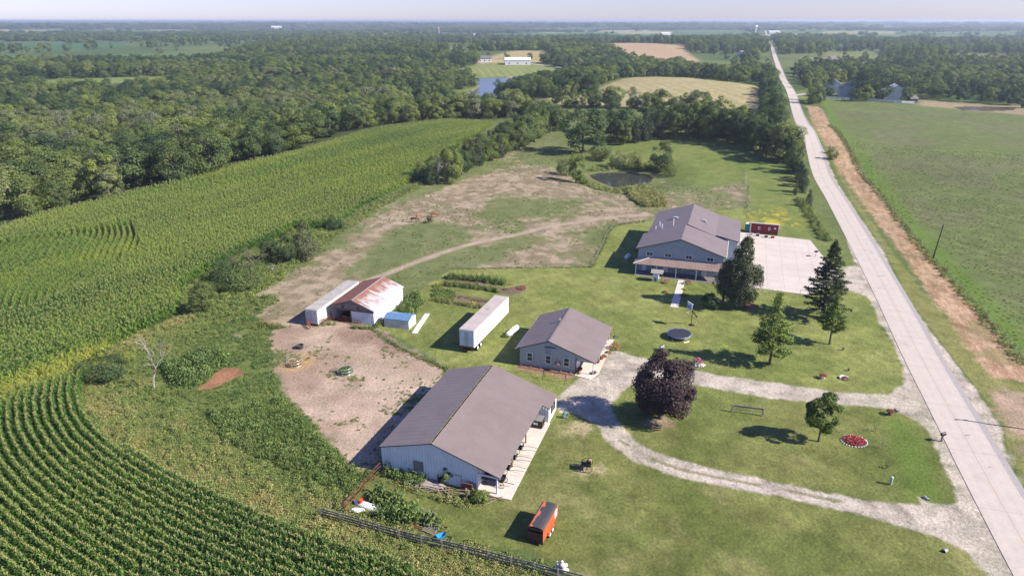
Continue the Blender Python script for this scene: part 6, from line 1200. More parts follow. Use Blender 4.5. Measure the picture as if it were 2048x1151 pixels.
def horse_trailer():
    a, b = at(1055,1083), at(1085,1094); d = b-a; t = thing('horse_trailer', 'orange horse trailer with a rusted black round-edged roof on the lawn', 'horse trailer', a, -.40); w, L_, h = 1.75, 4.7, 2.05
    mo = mat('orange_paint', (.56,.12,.04), .55, (.44,.085,.035), 1.5, grime=.25); md = mat('maroon_door', (.12,.04,.04), .6, (.075,.03,.03), 2.)
    q = MB(); z0 = .45
    for k in range(12): q.box(w-.03+(.02 if k % 2 else 0), w+(.02 if k % 2 else 0), .05+k*(L_-.1)/12, .05+(k+1)*(L_-.1)/12, z0, h*.97); q.box(-(.02 if k % 2 else 0), .03, .05+k*(L_-.1)/12, .05+(k+1)*(L_-.1)/12, z0, h*.97)
    part('side_panel', q, mo, t); q = MB(); q.box(.05, w-.05, .05, L_, z0-.12, z0); part('floor', q, M_RUST, t)
    q = MB(); pr = [(.0, h*.93), (.03, h+.02), (.2, h+.15), (.5, h+.2), (w-.5, h+.2), (w-.2, h+.15), (w-.03, h+.02), (w, h*.93)]; n = len(pr); ys = [0, L_-.5, L_-.15, L_+.05]; dz = [0, 0, -.1, -.45]; vs = [(x, y, z+dd) for y, dd in zip(ys, dz) for x, z in pr]
    q.add(vs, [(k*n+i, k*n+i+1, (k+1)*n+i+1, (k+1)*n+i) for k in range(3) for i in range(n-1)])
    m, nt, bs = nodes_of('trailer_roof_paint'); tc = N(nt, 'ShaderNodeTexCoord'); sp = nt.nodes.new('ShaderNodeSeparateXYZ'); nt.links.new(tc.outputs['Object'], sp.inputs[0]); nz = N(nt, 'ShaderNodeTexNoise', Scale=1.6, Detail=5.); nt.links.new(tc.outputs['Object'], nz.inputs['Vector'])
    s_ = nt.nodes.new('ShaderNodeMath'); s_.operation = 'MULTIPLY_ADD'; nt.links.new(sp.outputs[0], s_.inputs[0]); s_.inputs[1].default_value = .55; nt.links.new(nz.outputs[0], s_.inputs[2]); nt.links.new(mixc(nt, ramp(nt, s_.outputs[0], .72, .78), (.50,.14,.07), mixc(nt, nz.outputs[0], (.028,.026,.032), (.055,.05,.058))), bs.inputs['Base Color']); bs.inputs['Roughness'].default_value = .75
    part('roof', q, m, t); q = MB(); q.prism([(.0, z0), (w, z0), (w, h*.95), (.25, h*.95+.1)], 'y', L_-.12, L_-.05); part('nose', q, M_WHITE, t)
    for x0, x1 in ((.04, w/2-.01), (w/2+.01, w-.04)): q = MB(); q.box(x0, x1, -.03, .03, z0, 1.55); q.box(x0+.02, x1-.02, -.045, -.03, 1.0, 1.08); part('door', q, md, t)
    q = MB(); q.box(0, w, -.02, .06, 1.8, h+.05); q.box(0, .06, -.02, .06, z0, h); q.box(w-.06, w, -.02, .06, z0, h); part('rear_frame', q, md, t); q = MB(); q.box(-.02, w+.02, -.12, .04, z0-.16, z0); part('bumper', q, M_BLACK, t)
    for s in (-.12, w+.12):
        for y in (1.7, 2.5): q = MB(); q.prism([(y+.34*math.cos(k*.4488), .34+.34*math.sin(k*.4488)) for k in range(14)], 'x', s-.1, s+.1); wh = part('wheel', q, M_RUBBER, t); q = MB(); q.prism([(y+.22*math.cos(k*.5236), .34+.22*math.sin(k*.5236)) for k in range(12)], 'x', s-.11, s+.11); part('rim', q, M_WHITE, wh)
        q = MB(); q.prism([(1.15, .5), (1.3, .78), (2.9, .78), (3.05, .5), (2.95, .5), (2.8, .7), (1.4, .7), (1.25, .5)], 'x', s-.14, s+.14); part('fender', q, mo, t)
    q = MB(); q.box(w-.0, w+.03, L_-1.1, L_-.35, .9, 1.8); part('white_side_door', q, M_WHITE, t); q = MB(); q.bar((.2, L_, .4), (w/2, L_+1.2, .45), .09); q.bar((w-.2, L_, .4), (w/2, L_+1.2, .45), .09); part('hitch', q, M_BLACK, t)
horse_trailer()
# seats before the red shed
for k_, (px, lb) in enumerate([((1515,472),'grey-topped picnic bin in front of the red shed, under its left window'), ((1532,475),'grey-topped picnic bin in front of the red shed, under its right window'), ((1545,476),'low dark red bin at the right end of the red shed')]):
    t = thing('bin', lb, 'bin', at(*px)+Vector((0, 0, .06)), -.32); q = MB(); q.box(-.4, .4, -.3, .3, 0, .55 if k_ < 2 else .35); part('body', q, M_TRIM if k_ < 2 else M_RED, t); q = MB(); q.box(-.45, .45, -.35, .35, .552 if k_ < 2 else .352, .62 if k_ < 2 else .4); part('lid', q, M_GALV if k_ < 2 else M_RED, t)
t = thing('flower_tub', 'white tub with orange flowers left of the picnic bins', 'planter', at(1504,470)+Vector((0, 0, .06))); q = MB(); q.lathe([(.25, 0), (.38, .45), (.33, .46)], 12); part('tub', q, M_WHITE, t); bloom(t, 'blossoms', .6, .35, (.6,.2,.1), .35, 91, 80, .6, (-.4, 0))
def grill():
    t = thing('post_grill', 'black grill on a post at the right edge of the parking pad', 'grill', at(1631,513)+Vector((0, 0, .06)), .6); q = MB(); q.tube([(0, 0, 0), (0, 0, 1.1)], .05, 6); part('post', q, M_BLACK, t); q = MB(); q.box(-.45, .45, -.3, .3, 1.1, 1.35); part('box', q, M_BLACK, t)
grill()
# utility poles
def pole(p, H, label, lean=(0, 0)):
    t = thing('utility_pole', label, 'utility pole', p); q = MB(); q.tube([(0, 0, -.2), (lean[0], lean[1], H)], [.17, .11], 8); part('pole', q, M_WOOD if H > 9 else M_TRIM, t); q = MB(); q.bar((lean[0]-.9, lean[1], H-.5), (lean[0]+.9, lean[1], H-.5), .1); part('crossarm', q, M_WOOD, t)
    for x in (-.8, 0, .8): q = MB(); q.lathe([(.05, 0), (.07, .08), (.03, .16)], 6, (lean[0]+x, lean[1], H-.45)); part('insulator', q, M_GALV, t)
p = at(1866,516); pole(p, top_height(p, 449), 'dark leaning utility pole at the edge of the bean field', (.9, .4))
pole(Vector((flat(1911,838)[0]+11.6, flat(1911,838)[1]-3.65, 0)), 9.2, 'utility pole right of the frame casting its thin shadow over the road'); p = at(1620,187); pole(p, 9.5, 'pale utility pole beside the driveway of the far white farmhouse')

# ------------------------------------------------------------------ horses
def horse(label, px, rot, coat, mane, grazing=True, seed=0):
    import bmesh
    q = random.Random(seed); t = thing('horse', label, 'horse', at(*px), rot, None); bm = bmesh.new(); sk = bm.verts.layers.skin.verify(); vs = []
    def v(p, r, par=None, root=False):
        x = bm.verts.new(p); x[sk].radius = r if isinstance(r, tuple) else (r, r); x[sk].use_root = root; vs.append(x)
        if par is not None: bm.edges.new((vs[par], x))
        return len(vs)-1
    a = v((-.62, 0, 1.18), (.27, .30), None, True); b = v((0, 0, 1.15), (.30, .33), a); c = v((.55, 0, 1.17), (.25, .31), b)
    if grazing: n = [((.9, 0, 1.12), .18), ((1.2, 0, .75), .13), ((1.36, 0, .45), .12), ((1.5, 0, .18), .07)]
    else: n = [((.85, 0, 1.42), .18), ((1.08, 0, 1.72), .13), ((1.3, 0, 1.72), .11), ((1.55, 0, 1.55), .07)]
    k = c
    for p_, r in n: k = v(p_, r, k)
    e = v((-.88, 0, 1.2), .16, a)
    for s in (-.17, .17):
        st = q.uniform(-.12, .12); h = v((-.70+st*.3, s, .85), .14, a); h = v((-.66+st*.6, s, .62), .09, h); h = v((-.80+st, s, .45), .06, h); h = v((-.76+st, s, .08), .05, h); v((-.72+st, s, .02), .06, h)
        st = q.uniform(-.12, .12); h = v((.58+st*.3, s, .8), .11, c); h = v((.6+st*.7, s, .48), .065, h); v((.6+st, s, .03), .055, v((.6+st, s, .1), .045, h))
    me = bpy.data.meshes.new('body'); bm.to_mesh(me); bm.free(); me.materials.append(coat); o = bpy.data.objects.new('body', me); COL.objects.link(o); o.parent = t; o.modifiers.new('skin', 'SKIN').use_smooth_shade = True; o.modifiers.new('sub', 'SUBSURF').render_levels = 1
    m = MB(); m.tube([(-.98, 0, 1.3), (-1.12, 0, 1.0), (-1.1, 0, .5)], [.06, .09, .03], 6); part('tail', m, mane, t); m = MB(); pts = [Vector(p_)+Vector((-.12, 0, .14)) for p_, _ in n[:3]]; m.tube([Vector((.55, 0, 1.48))]+pts, [.05, .07, .07, .03], 5); part('mane', m, mane, t)
    m = MB()
    for s in (-.06, .06): m.tube([Vector(n[2][0])+Vector((-.08, s, .1)), Vector(n[2][0])+Vector((-.16 if grazing else -.02, s*1.3, .24))], [.035, .008], 4)
    part('ears', m, coat, t)
H_BAY = mat('bay_coat', (.085,.035,.022), .6, (.06,.025,.018), 1.5); H_CH = mat('chestnut_coat', (.27,.10,.045), .6, (.2,.075,.035), 1.5); H_ROAN = mat('roan_coat', (.36,.17,.12), .6, (.28,.13,.09), 1.5); H_BLK = mat('black_coat', (.015,.014,.014), .5)
horse('dark brown horse grazing on the bare pasture, leftmost of the four', (828,444), R(8), H_BAY, H_BLK, True, 1); horse('pale reddish horse standing behind the dark brown one', (839,437), R(25), H_ROAN, H_ROAN, False, 2); horse('bright chestnut horse, farthest right of the four in the pasture', (869,434), R(12), H_CH, H_CH, True, 3); horse('black horse facing the camera in front of the chestnut', (859,446), R(-110), H_BLK, H_BLK, False, 4)

# ------------------------------------------------------------------ houses in the distance
M_FARW = mat('far_white', (.68,.68,.69), .7); M_FARROOF = mat('far_grey_roof', (.17,.155,.155), .8); M_FARBR = mat('far_brown', (.15,.09,.07), .8); M_FARPINK = mat('far_pinkish_roof', (.36,.27,.24), .8)
def far_house(px, w, d, e, h, rot, wm, rm, label, name='house', wins=3, cat='house'):
    t = thing(name, label, cat, at(*px), rot); s = (h-e)/(d/2); q = MB(); q.prism([(-d/2, -1), (d/2, -1), (d/2, e), (0, h-.1), (-d/2, e)], 'x', -w/2, w/2); part('walls', q, wm, t)
    for y in (-1, 1): q = MB(); q.add([(-w/2-.4, y*(d/2+.5), e-.5*s), (w/2+.4, y*(d/2+.5), e-.5*s), (w/2+.4, 0, h), (-w/2-.4, 0, h), (-w/2-.4, y*(d/2+.5), e-.5*s+.2), (w/2+.4, y*(d/2+.5), e-.5*s+.2), (w/2+.4, 0, h+.2), (-w/2-.4, 0, h+.2)], [(0, 1, 2, 3), (4, 5, 6, 7), (0, 4, 5, 1), (1, 5, 6, 2), (2, 6, 7, 3), (3, 7, 4, 0)]); part('roof', q, rm, t)
    for k in range(wins):
        x = -w/2+w*(k+.5)/wins; q = MB(); q.box(x-.7, x+.7, -d/2-.08, -d/2+.02, 1.0, min(e-.3, 2.4)); part('window', q, M_GLASS, t)
    q = MB(); q.box(w/2-.02, w/2+.08, -.6, .6, 0, 2.1); part('door', q, M_TRIM, t); return t
for a in [((1035,129),27,12,4.5,7,.05,M_FARW,M_FARW,'long white house with pale roof on the mown hill above the lake'), ((969,124),15,9,4,6.5,.08,M_FARW,M_FARROOF,'white garage with grey roof left of the long lake house'),
    ((1666,185),11,12,4.2,8,1.2,M_FARW,M_FARROOF,'grey-roofed white farmhouse beyond the far end of the bean field'), ((1697,193),9,12,5,9,1.3,M_FARW,M_FARROOF,'white gabled house wing left of the very big dark tree'), ((1787,198),14,13,5,8.5,1.25,M_FARW,M_FARW,'white barn with two small windows right of the very big dark tree'),
    ((1757,200),5,5,2.6,4.2,1.2,M_FARBR,M_FARROOF,'small dark brown shed between the big tree and the white barn'), ((1822,205),5,4,2.5,3.8,.2,M_FARBR,M_FARROOF,'dark shed at the right end of the white fence'),
    ((1689,156),20,12,3.2,7,.3,M_FARW,M_FARPINK,'house with a pinkish roof behind the white farmhouse'), ((1718,136),34,14,3,6.5,.15,M_FARW,M_FARPINK,'long low house with a pinkish-brown roof among far trees'), ((1640,131),30,14,3.4,8,.2,M_FARPINK,M_FARROOF,'long grey-brown house among the trees right of the far road'), ((1667,127),16,12,4,8,.4,M_FARW,M_FARROOF,'white-walled house beside the long grey-brown one'),
    ((1606,98),24,14,4,8,.5,M_FARW,M_FARROOF,'grey-roofed house right of the road, far up the hill'), ((1492,112),20,12,4,7,.2,M_FARW,M_FARROOF,'white house in trees left of the far road'), ((1594,75),38,20,5,8,.1,M_FARW,M_FARW,'long white shed right of the road near the water tower'), ((1547,67),40,20,6,9,.1,M_FARW,M_FARW,'white shed at the far bend of the road'),
    ((735,77),34,18,6,9,.3,M_FARW,M_FARW,'white farm buildings far off, left of the silo'), ((768,75),22,14,5,10,.6,M_FARW,M_FARROOF,'white farmhouse far off, next to the long white shed'), ((953,73),26,16,6,10,.4,M_FARW,M_FARROOF,'white farmstead house far off, right of the silo'), ((1330,71),30,18,6,9,.2,M_FARW,M_FARW,'small white building at the edge of the distant green field'),
    ((652,80),30,18,6,10,.2,M_FARPINK,mat('far_red_roof',(.4,.12,.08)),'red-roofed house far off in the left woods'), ((553,57),60,30,8,14,.2,M_FARW,M_FARW,'white building on the far left plain'), ((590,50),90,40,10,15,.1,M_FARW,M_FARW,'white buildings near the horizon, left of centre'), ((1700,47),160,60,12,16,.05,M_FARW,M_FARW,'long white factory on the right horizon'), ((1580,46),80,50,12,16,.05,M_FARW,M_FARW,'white hall on the horizon above the road'), ((1645,46),60,40,12,16,.05,M_FARW,M_FARW,'small white hall on the horizon right of the road'), ((1280,45),150,60,12,16,.05,M_FARW,M_FARW,'pale sheds on the horizon, right of centre')]:
    far_house(a[0], a[1]*1.15, a[2]*1.15, a[3]*1.15, a[4]*1.15, *a[5:])
p = at(877,68); H_ = 24; t = thing('silo', 'tall brown-grey silo rising from the far woods', 'silo', p); q = MB(); q.lathe([(4.5, 0), (4.5, H_)], 16); part('barrel', q, mat('silo_brick', (.27,.22,.20), .8), t); q = MB(); q.lathe([(4.6, H_), (4.2, H_+1.6), (2.5, H_+3), (.1, H_+3.6)], 16); part('dome', q, M_GALV, t)
p = at(1510,71); t = thing('water_tower', 'white water tower standing beside the far road', 'water tower', p); q = MB(); q.lathe([(3.4, -1), (2.2, 4), (2.0, 22), (2.6, 25)], 14); part('stem', q, M_WHITE, t); q = MB(); q.lathe([(2.6, 25), (5.2, 28), (5.5, 31), (4.2, 34), (.2, 35)], 14); part('tank', q, M_WHITE, t)
# white plank fence of the far farm
P_ = [at(*p) for p in [(1622,195),(1680,199),(1740,202),(1790,206),(1828,208)]]; t = thing('white_fence', 'long white plank fence along the far end of the bean field', 'fence', P_[0]); dens = catmull([(v.x, v.y) for v in P_], 3.2); dens = [Vector((v[0], v[1], hz(v[0], v[1])))-P_[0] for v in dens]
for v in dens[:95]: q = MB(); q.bar(v, v+Vector((0, 0, 1.5)), .18); part('post', q, M_WHITE, t)
q = MB()
for z in (.4, .9, 1.45):
    for a, b in zip(dens[:-1], dens[1:]): q.bar(a+Vector((0, 0, z)), b+Vector((0, 0, z)), .06, .42)
part('rails', q, M_WHITE, t)
def lane(name, px, w, col):
    P = catmull([A2(*p) for p in px], 6); V = []
    for k, p in enumerate(P):
        d = P[min(k+1, len(P)-1)]-P[max(k-1, 0)]; d = d/np.linalg.norm(d); n = np.array([-d[1], d[0]])
        for s in (-.5, -.17, .17, .5): V.append(p+n*s*w)
    V = np.array(V); F = np.array([(k*4+i, k*4+i+1, (k+1)*4+i+1, (k+1)*4+i) for k in range(len(P)-1) for i in range(3)]); struct(name, np_mesh(name, np.column_stack([V, height(V[:, 0], V[:, 1])+.25]), F, mat('lane_gravel', col, .95, bump_=.1)))
lane('farm_lane', [(1583,192),(1620,188),(1650,186)], 4, (.42,.39,.36)); lane('house_lane', [(1062,128),(1110,134),(1150,144),(1185,152),(1225,159)], 5, (.42,.39,.35)); lane('far_lane', [(985,75),(1080,71),(1150,70),(1230,69)], 14, (.38,.35,.32))
p = at(1633,188); t = thing('pickup_truck', 'dark pickup truck parked on the drive of the far white farmhouse', 'truck', p, .1); q = MB(); q.prism([(-2.6, .5), (2.6, .5), (2.6, 1.1), (1.5, 1.2), (.9, 1.85), (-.4, 1.85), (-.7, 1.2), (-2.6, 1.2)], 'y', -.95, .95); part('body', q, mat('dark_car', (.10,.08,.09), .3), t)
for x in (-1.6, 1.6):
    for s in (-.95, .95): q = MB(); q.prism([(x+.4*math.cos(k*.5236), .4+.4*math.sin(k*.5236)) for k in range(12)], 'y', s-.1, s+.1); part('wheel', q, M_RUBBER, t)
q = MB(); q.box(-.55, .75, -.97, .97, 1.25, 1.75); part('windows', q, M_GLASS, t)
# ------------------------------------------------------------------ corn, weeds, garden rows
M_CORN = leaf_mat('corn_leaves', [(.042,.10,.02), (.075,.15,.028), (.125,.205,.036), (.20,.27,.04), (.29,.32,.05)], .25, .5, .80, 1.22)
M_TASSEL = mat('corn_tassel', (.30,.30,.11), .8, (.24,.24,.085), 5.)
def corn_plant(seed):
    q = random.Random(seed); V = []; F = []; M_ = []; T = []
    def quad(a, b, c, d, m, t): o = len(V); V.extend([a, b, c, d]); F.append((o, o+1, o+2, o+3)); M_.append(m); T.extend([t]*4)
    for k in range(11):
        a = k*2.75+q.uniform(-.5, .5); z = .25+k*.17; l = q.uniform(.55, .8)*(1 if k < 8 else .75); w = .062; c, s = math.cos(a), math.sin(a); r0, r1, r2 = .02, l*.5, l; z1, z2 = z+.28, z+.12-q.uniform(0, .25); t = q.uniform(.2, .75)+.03*k
        P = lambda r, zz, o: (c*r-s*o, s*r+c*o, zz)
        quad(P(r0, z, -w*.7), P(r0, z, w*.7), P(r1, z1, w*1.25), P(r1, z1, -w*1.25), 0, t); quad(P(r1, z1, -w*1.25), P(r1, z1, w*1.25), P(r2, z2, w*.2), P(r2, z2, -w*.2), 0, min(1, t+.1))
    for a in (0, 1.57): c, s = math.cos(a)*.022, math.sin(a)*.022; quad((-c, -s, -.05), (c, s, -.05), (c*.6, s*.6, 2.15), (-c*.6, -s*.6, 2.15), 0, .4)
    for k in range(4):
        a = k*1.57+q.uniform(-.3, .3); c, s = math.cos(a), math.sin(a); l = q.uniform(.14, .24); w = .026; quad((-s*w, c*w, 2.1), (s*w, -c*w, 2.1), (c*l+s*w, s*l-c*w, 2.38), (c*l-s*w, s*l+c*w, 2.38), 1, .5)
    quad((-.03, 0, 2.1), (.03, 0, 2.1), (.02, 0, 2.5), (-.02, 0, 2.5), 1, .5)
    me = np_mesh('corn_plant', np.array(V), np.array(F), [M_CORN, M_TASSEL], np.array(M_)); a = me.attributes.new('tone', 'FLOAT', 'POINT'); a.data.foreach_set('value', np.array(T, np.float32)); return me
CORNP = []
for k_, (px, lb) in enumerate([((421,974), 'single corn plant at the near edge of the field'), ((557,1033), 'single corn plant at the field edge, nearer the grey fence'), ((282,906), 'single corn plant at the field edge, farther along the bank')]):
    o = solo('corn_plant', corn_plant(600+k_), None, lb, 'corn plant', at(px[0]-8, px[1]+2, 2.)); o['tint'] = .35; CORNP.append(o)
EDGE = catmull([np.array(p) for p in CORN[1:31]], 3.); EDGE = np.array(EDGE); 
for _ in range(30): EDGE[1:-1] = .25*EDGE[:-2]+.5*EDGE[1:-1]+.25*EDGE[2:]
EDGE = EDGE[::2]
PATCH = AL([(-60,505,2),(0,482,2),(130,462,2),(268,440,2),(284,490,2),(190,556,2),(60,610,2),(-60,640,2)])
LIME = AL([(-60,800),(0,770),(100,738),(230,690),(362,628),(372,600),(330,668),(230,722),(100,772),(0,815)])
def corn():
    P = np.array(CORN); lo, hi = P.min(0), P.max(0); lo = np.maximum(lo, [-230, 42]); out = []
    for r0, r1, step in ((0, 118, .50), (118, 235, .66), (235, 460, .95)):
        xs = np.arange(lo[0], hi[0], step); ys = np.arange(lo[1], hi[1], step); X, Y = np.meshgrid(xs, ys); X = X.ravel(); Y = Y.ravel(); rr = np.hypot(X, Y); az = np.degrees(np.arctan2(X, Y)); k = (rr >= r0) & (rr < r1) & (np.abs(az) < 47); X, Y = X[k], Y[k]
        X = X+rng.uniform(-.5, .5, X.size)*step; Y = Y+rng.uniform(-.5, .5, Y.size)*step; k = sdf(CORN, X, Y, 4.) > .1; X, Y = X[k], Y[k]
        d = dline(EDGE, X, Y); e = .15; gx = (dline(EDGE, X+e, Y)-d)/e; gy = (dline(EDGE, X, Y+e)-d)/e; sp = 1.02; mv = (np.round(d/sp)*sp-d)
        mv = np.where(rr[0:1].size and np.hypot(X, Y) > 130, mv*.3, mv)
        inp = sdf(PATCH, X, Y, 4.) > 0; a_ = math.atan2(-112, 118); ca, sa = .80, .60            # headland rows run towards the camera, in waves
        v = -X*sa*0+Y; u = X*.93+Y*.72*.48+1.5*np.sin(v/9.)+.5*np.sin(v/4.1+1); um = np.round(u/1.45)*1.45-u
        X = np.where(inp, X+um, X+gx*mv)+rng.normal(size=X.size)*.07; Y = np.where(inp, Y, Y+gy*mv)+rng.normal(size=Y.size)*.07
        out.append(np.stack([X, Y, np.full(X.size, {.50: 1., .66: 1.1, .95: 1.3}[step])], 1))
    A = np.concatenate(out); X, Y, S = A.T; S = S*np.where(sdf(PATCH, X, Y, 4.) > 0, .68, 1.); n = len(A); g = fbm(X, Y, 22, 401, 3); g2 = fbm(X*.87-Y*.5, (X*.5+Y*.87)*.10, 7, 405, 3)
    t = .30+.45*(g-.5)+.75*(g2-.5)*sstep(90, 150, np.hypot(X, Y))+.22*sstep(90, 200, np.hypot(X, Y)); lm = sstep(-3, 2.5, sdf(LIME, X, Y, 10.)+(g-.5)*7); t = t+lm*.6-.10*sstep(125, 95, np.hypot(X, Y))*(1-lm); t = np.clip(t+rng.normal(size=n)*.10, 0, 1)
    hgt = S**.3*rng.uniform(.86, 1.12, n)*(1-.25*lm); gn_scatter('corn_field', np.column_stack([X, Y, height(X, Y)]), rng.uniform(0, 6.28, n), np.column_stack([S, S, hgt]), t, rng.integers(0, 3, n), CORNP, 'tall green tasselled corn standing in curved rows', 'corn'); print('CORN', n)
corn()
# weeds
def weed(seed, n=110, r=.6, h=.6, size=.19, M=M_WEED, up=.4):
    q = np.random.default_rng(seed); th = q.uniform(0, 6.283, n); rr = r*np.sqrt(q.uniform(0, 1, n)); z = h*(1-.55*(rr/r)**2)*q.uniform(.15, 1, n); P = np.stack([rr*np.cos(th), rr*np.sin(th), z], 1)
    return card_mesh('weed', *cards(P, q.normal(size=(n, 3))*.6+np.stack([np.cos(th)*.3, np.sin(th)*.3, np.full(n, up)], 1), size, q, q.uniform(0, 1, n)), M)
def grass(seed, n=80, r=.5, h=.75):
    q = np.random.default_rng(seed); th = q.uniform(0, 6.283, n); rr = r*np.sqrt(q.uniform(0, 1, n)); a = q.uniform(0, 6.283, n); l = h*q.uniform(.5, 1, n); P = np.stack([rr*np.cos(th), rr*np.sin(th), np.zeros(n)], 1); d = np.stack([np.cos(a)*.35, np.sin(a)*.35, np.ones(n)], 1)*l[:, None]; s = np.stack([-np.sin(a), np.cos(a), np.zeros(n)], 1)*.035
    V = np.stack([P-s, P+s, P+d+s*.3, P+d-s*.3], 1).reshape(-1, 3); return card_mesh('weed', V, np.arange(4*n).reshape(n, 4), np.repeat(q.uniform(0, 1, n), 4), M_WEED)
WP = []
for k_, (me, px, lb) in enumerate([(weed(701), (700,985), 'leafy weed clump on the bank above the rusty pipe fence'), (weed(702, 100, .75, .4, .2), (640,905), 'low broad-leaved weed clump at the edge of the dirt lot'), (grass(703), (760,1075), 'tuft of tall grass below the grey fence'), (weed(704, 110, .5, 1.1, .2), (400,770), 'tall dark weed beside the red earth patch')]):
    o = solo('weed_clump', me, None, lb, 'weed', at(*px)); o['tint'] = .3; WP.append(o)
W_ROWS = []
def weeds(poly, step, kinds, scale, tint, zs=1., keep=None, sd=.12):
    P = np.array(poly); lo, hi = P.min(0), P.max(0); xs = np.arange(lo[0], hi[0], step); ys = np.arange(lo[1], hi[1], step); X, Y = np.meshgrid(xs, ys); X = X.ravel()+rng.uniform(-.5, .5, X.size)*step; Y = Y.ravel()+rng.uniform(-.5, .5, Y.size)*step
    ok = sdf(poly, X, Y, 3.) > 0; X, Y = X[ok], Y[ok]
    if keep is not None: k = keep(X, Y); X, Y = X[k], Y[k]
    n = len(X)
    if not n: return
    tv = tint(X, Y) if callable(tint) else np.full(n, tint); s = scale*rng.uniform(.6, 1.35, n); W_ROWS.append(np.column_stack([X, Y, s, s*zs*rng.uniform(.8, 1.2, n), np.clip(tv+rng.normal(size=n)*sd, 0, 1), rng.choice(kinds, n)]))
def strip(px, width, step, kinds, scale, tint, zs=1.):
    L_ = catmull([A2(*p) for p in px], step) if len(px) > 2 else list(np.linspace(A2(*px[0]), A2(*px[1]), max(2, int(np.linalg.norm(np.array(A2(*px[0]))-np.array(A2(*px[1])))/step))))
    m = max(1, int(width/step)); P = np.repeat(np.array(L_), m, 0); P = P+rng.uniform(-.5, .5, P.shape)*width; n = len(P); s = scale*rng.uniform(.6, 1.35, n); W_ROWS.append(np.column_stack([P, s, s*zs*rng.uniform(.8, 1.2, n), np.clip(tint+rng.normal(size=n)*.12, 0, 1), rng.choice(kinds, n)]))
def bank_t(X, Y):
    db = -sdf(CORN, X, Y, 40.); return np.clip(.66-.035*db, .2, .64)+.6*(fbm(X, Y, 4, 411, 3)-.5)
BANK_ = BANK
weeds(BANK_, .62, [2, 2, 2, 0], .75, bank_t, .8, lambda X, Y: (sdf(CORN, X, Y, 16.) > -13+5*fbm(X, Y, 6, 461, 2)) & (sdf(CORN, X, Y, 5.) < -.3)); weeds(BANK_, .60, [0, 1, 1, 2], .68, bank_t, .62, lambda X, Y: (sdf(CORN, X, Y, 16.) < -9) & (sdf(CORN, X, Y, 5.) < -.3) & (sdf(SOIL[0][0], X, Y, 3.) < -.2) & (sdf(SOIL[1][0], X, Y, 3.) < -.2) & (fbm(X, Y, 2.6, 421, 3) > .33))
weeds(AL([(325,735),(380,712),(440,705),(462,728),(425,745),(395,775),(345,770)]), .55, [0, 3], 1.25, .06, 1.2)
weeds(AL([(420,830),(560,800),(650,890),(720,950),(690,985),(560,930),(450,880)]), .6, [0, 1], 1.0, .16, .9)
weeds(AL([(365,630),(362,582),(417,545),(500,502),(542,488),(590,460),(640,465),(560,560),(510,590),(440,640)]), .75, [0, 1, 2], 1.0, .33, .85, lambda X, Y: sdf(CORN, X, Y, 5.) < -.3); weeds(AL([(420,625),(470,600),(540,590),(560,600),(500,640),(470,650),(425,650)]), .8, [0, 1], .9, .25, .8); weeds(AL([(640,460),(760,395),(840,362),(850,370),(770,412),(690,462),(640,500),(560,560),(520,585),(505,575)]), .9, [0, 2], .9, .4, .9)
weeds(AL([(762,1012),(742,994),(760,980),(795,1002),(835,1028),(880,1046),(887,1060),(862,1052),(825,1044),(808,1046),(790,1047),(755,1037),(760,1024)]), .62, [0, 3], 1.35, .14, 1.15); weeds(AL([(766,936),(820,948),(850,962),(845,970),(800,966),(768,952)]), .45, [0, 3], .9, .15, 1.2)
weeds(AL([(770,955),(800,975),(860,1000),(930,1015),(985,995),(975,985),(900,1000),(840,985),(785,960)]), .5, [0, 2], .8, .5, .8); strip([(700,1020),(800,1065),(900,1092),(1000,1120),(1100,1146)], 2.0, .5, [2], .8, .5); weeds(AL([(640,1025),(800,1075),(960,1120),(1180,1180),(1150,1210),(900,1190),(760,1110),(600,1050)]), .5, [2], .75, .60, .8, lambda X, Y: sdf(CORN, X, Y, 5.) < -.3)
weeds(AL([(812,602),(830,590),(845,600),(835,625),(815,640),(800,622)]), .5, [0, 3], 1.1, .25, 1.2); strip([(745,655),(790,690),(850,720),(893,740)], .8, .4, [0, 2], .42, .3); strip([(640,652),(668,648)], .8, .3, [0], .5, .3); strip([(705,655),(748,657)], .8, .35, [0], .6, .25); strip([(516,653),(562,656)], 1.2, .35, [0], .7, .15); strip([(752,655),(766,645)], .8, .3, [0], .8, .3)
weeds(AL([(1248,378),(1290,374),(1325,395),(1332,412),(1290,415),(1262,398)]), .8, [0, 1], 1.7, .62, .75); weeds(AL([(1165,348),(1180,366),(1215,378),(1250,380),(1240,388),(1190,380),(1150,360)]), 1.0, [0, 2], 1.2, .55, .8); strip([(1180,341),(1240,336),(1310,340)], 2.5, .8, [0, 2], 1.1, .45)
strip([(2046,728),(1996,668),(1934,596),(1862,517),(1815,461),(1750,376),(1714,330),(1660,250)], 2.2, .8, [0, 2, 2], .8, .58); strip([(1600,400),(1625,440),(1650,480)], 2.5, .6, [0, 2], 1.0, .4); strip([(1496,370),(1494,416)], .8, .6, [2], .5, .5)
strip([(1183,534),(1205,492),(1228,453),(1290,443)], 1.0, .5, [2, 2, 0], .5, .42); strip([(905,538),(1040,536),(1183,534)], .8, .5, [2], .5, .5); strip([(760,672),(800,695),(850,715),(893,738)], .5, .5, [2], .45, .3)
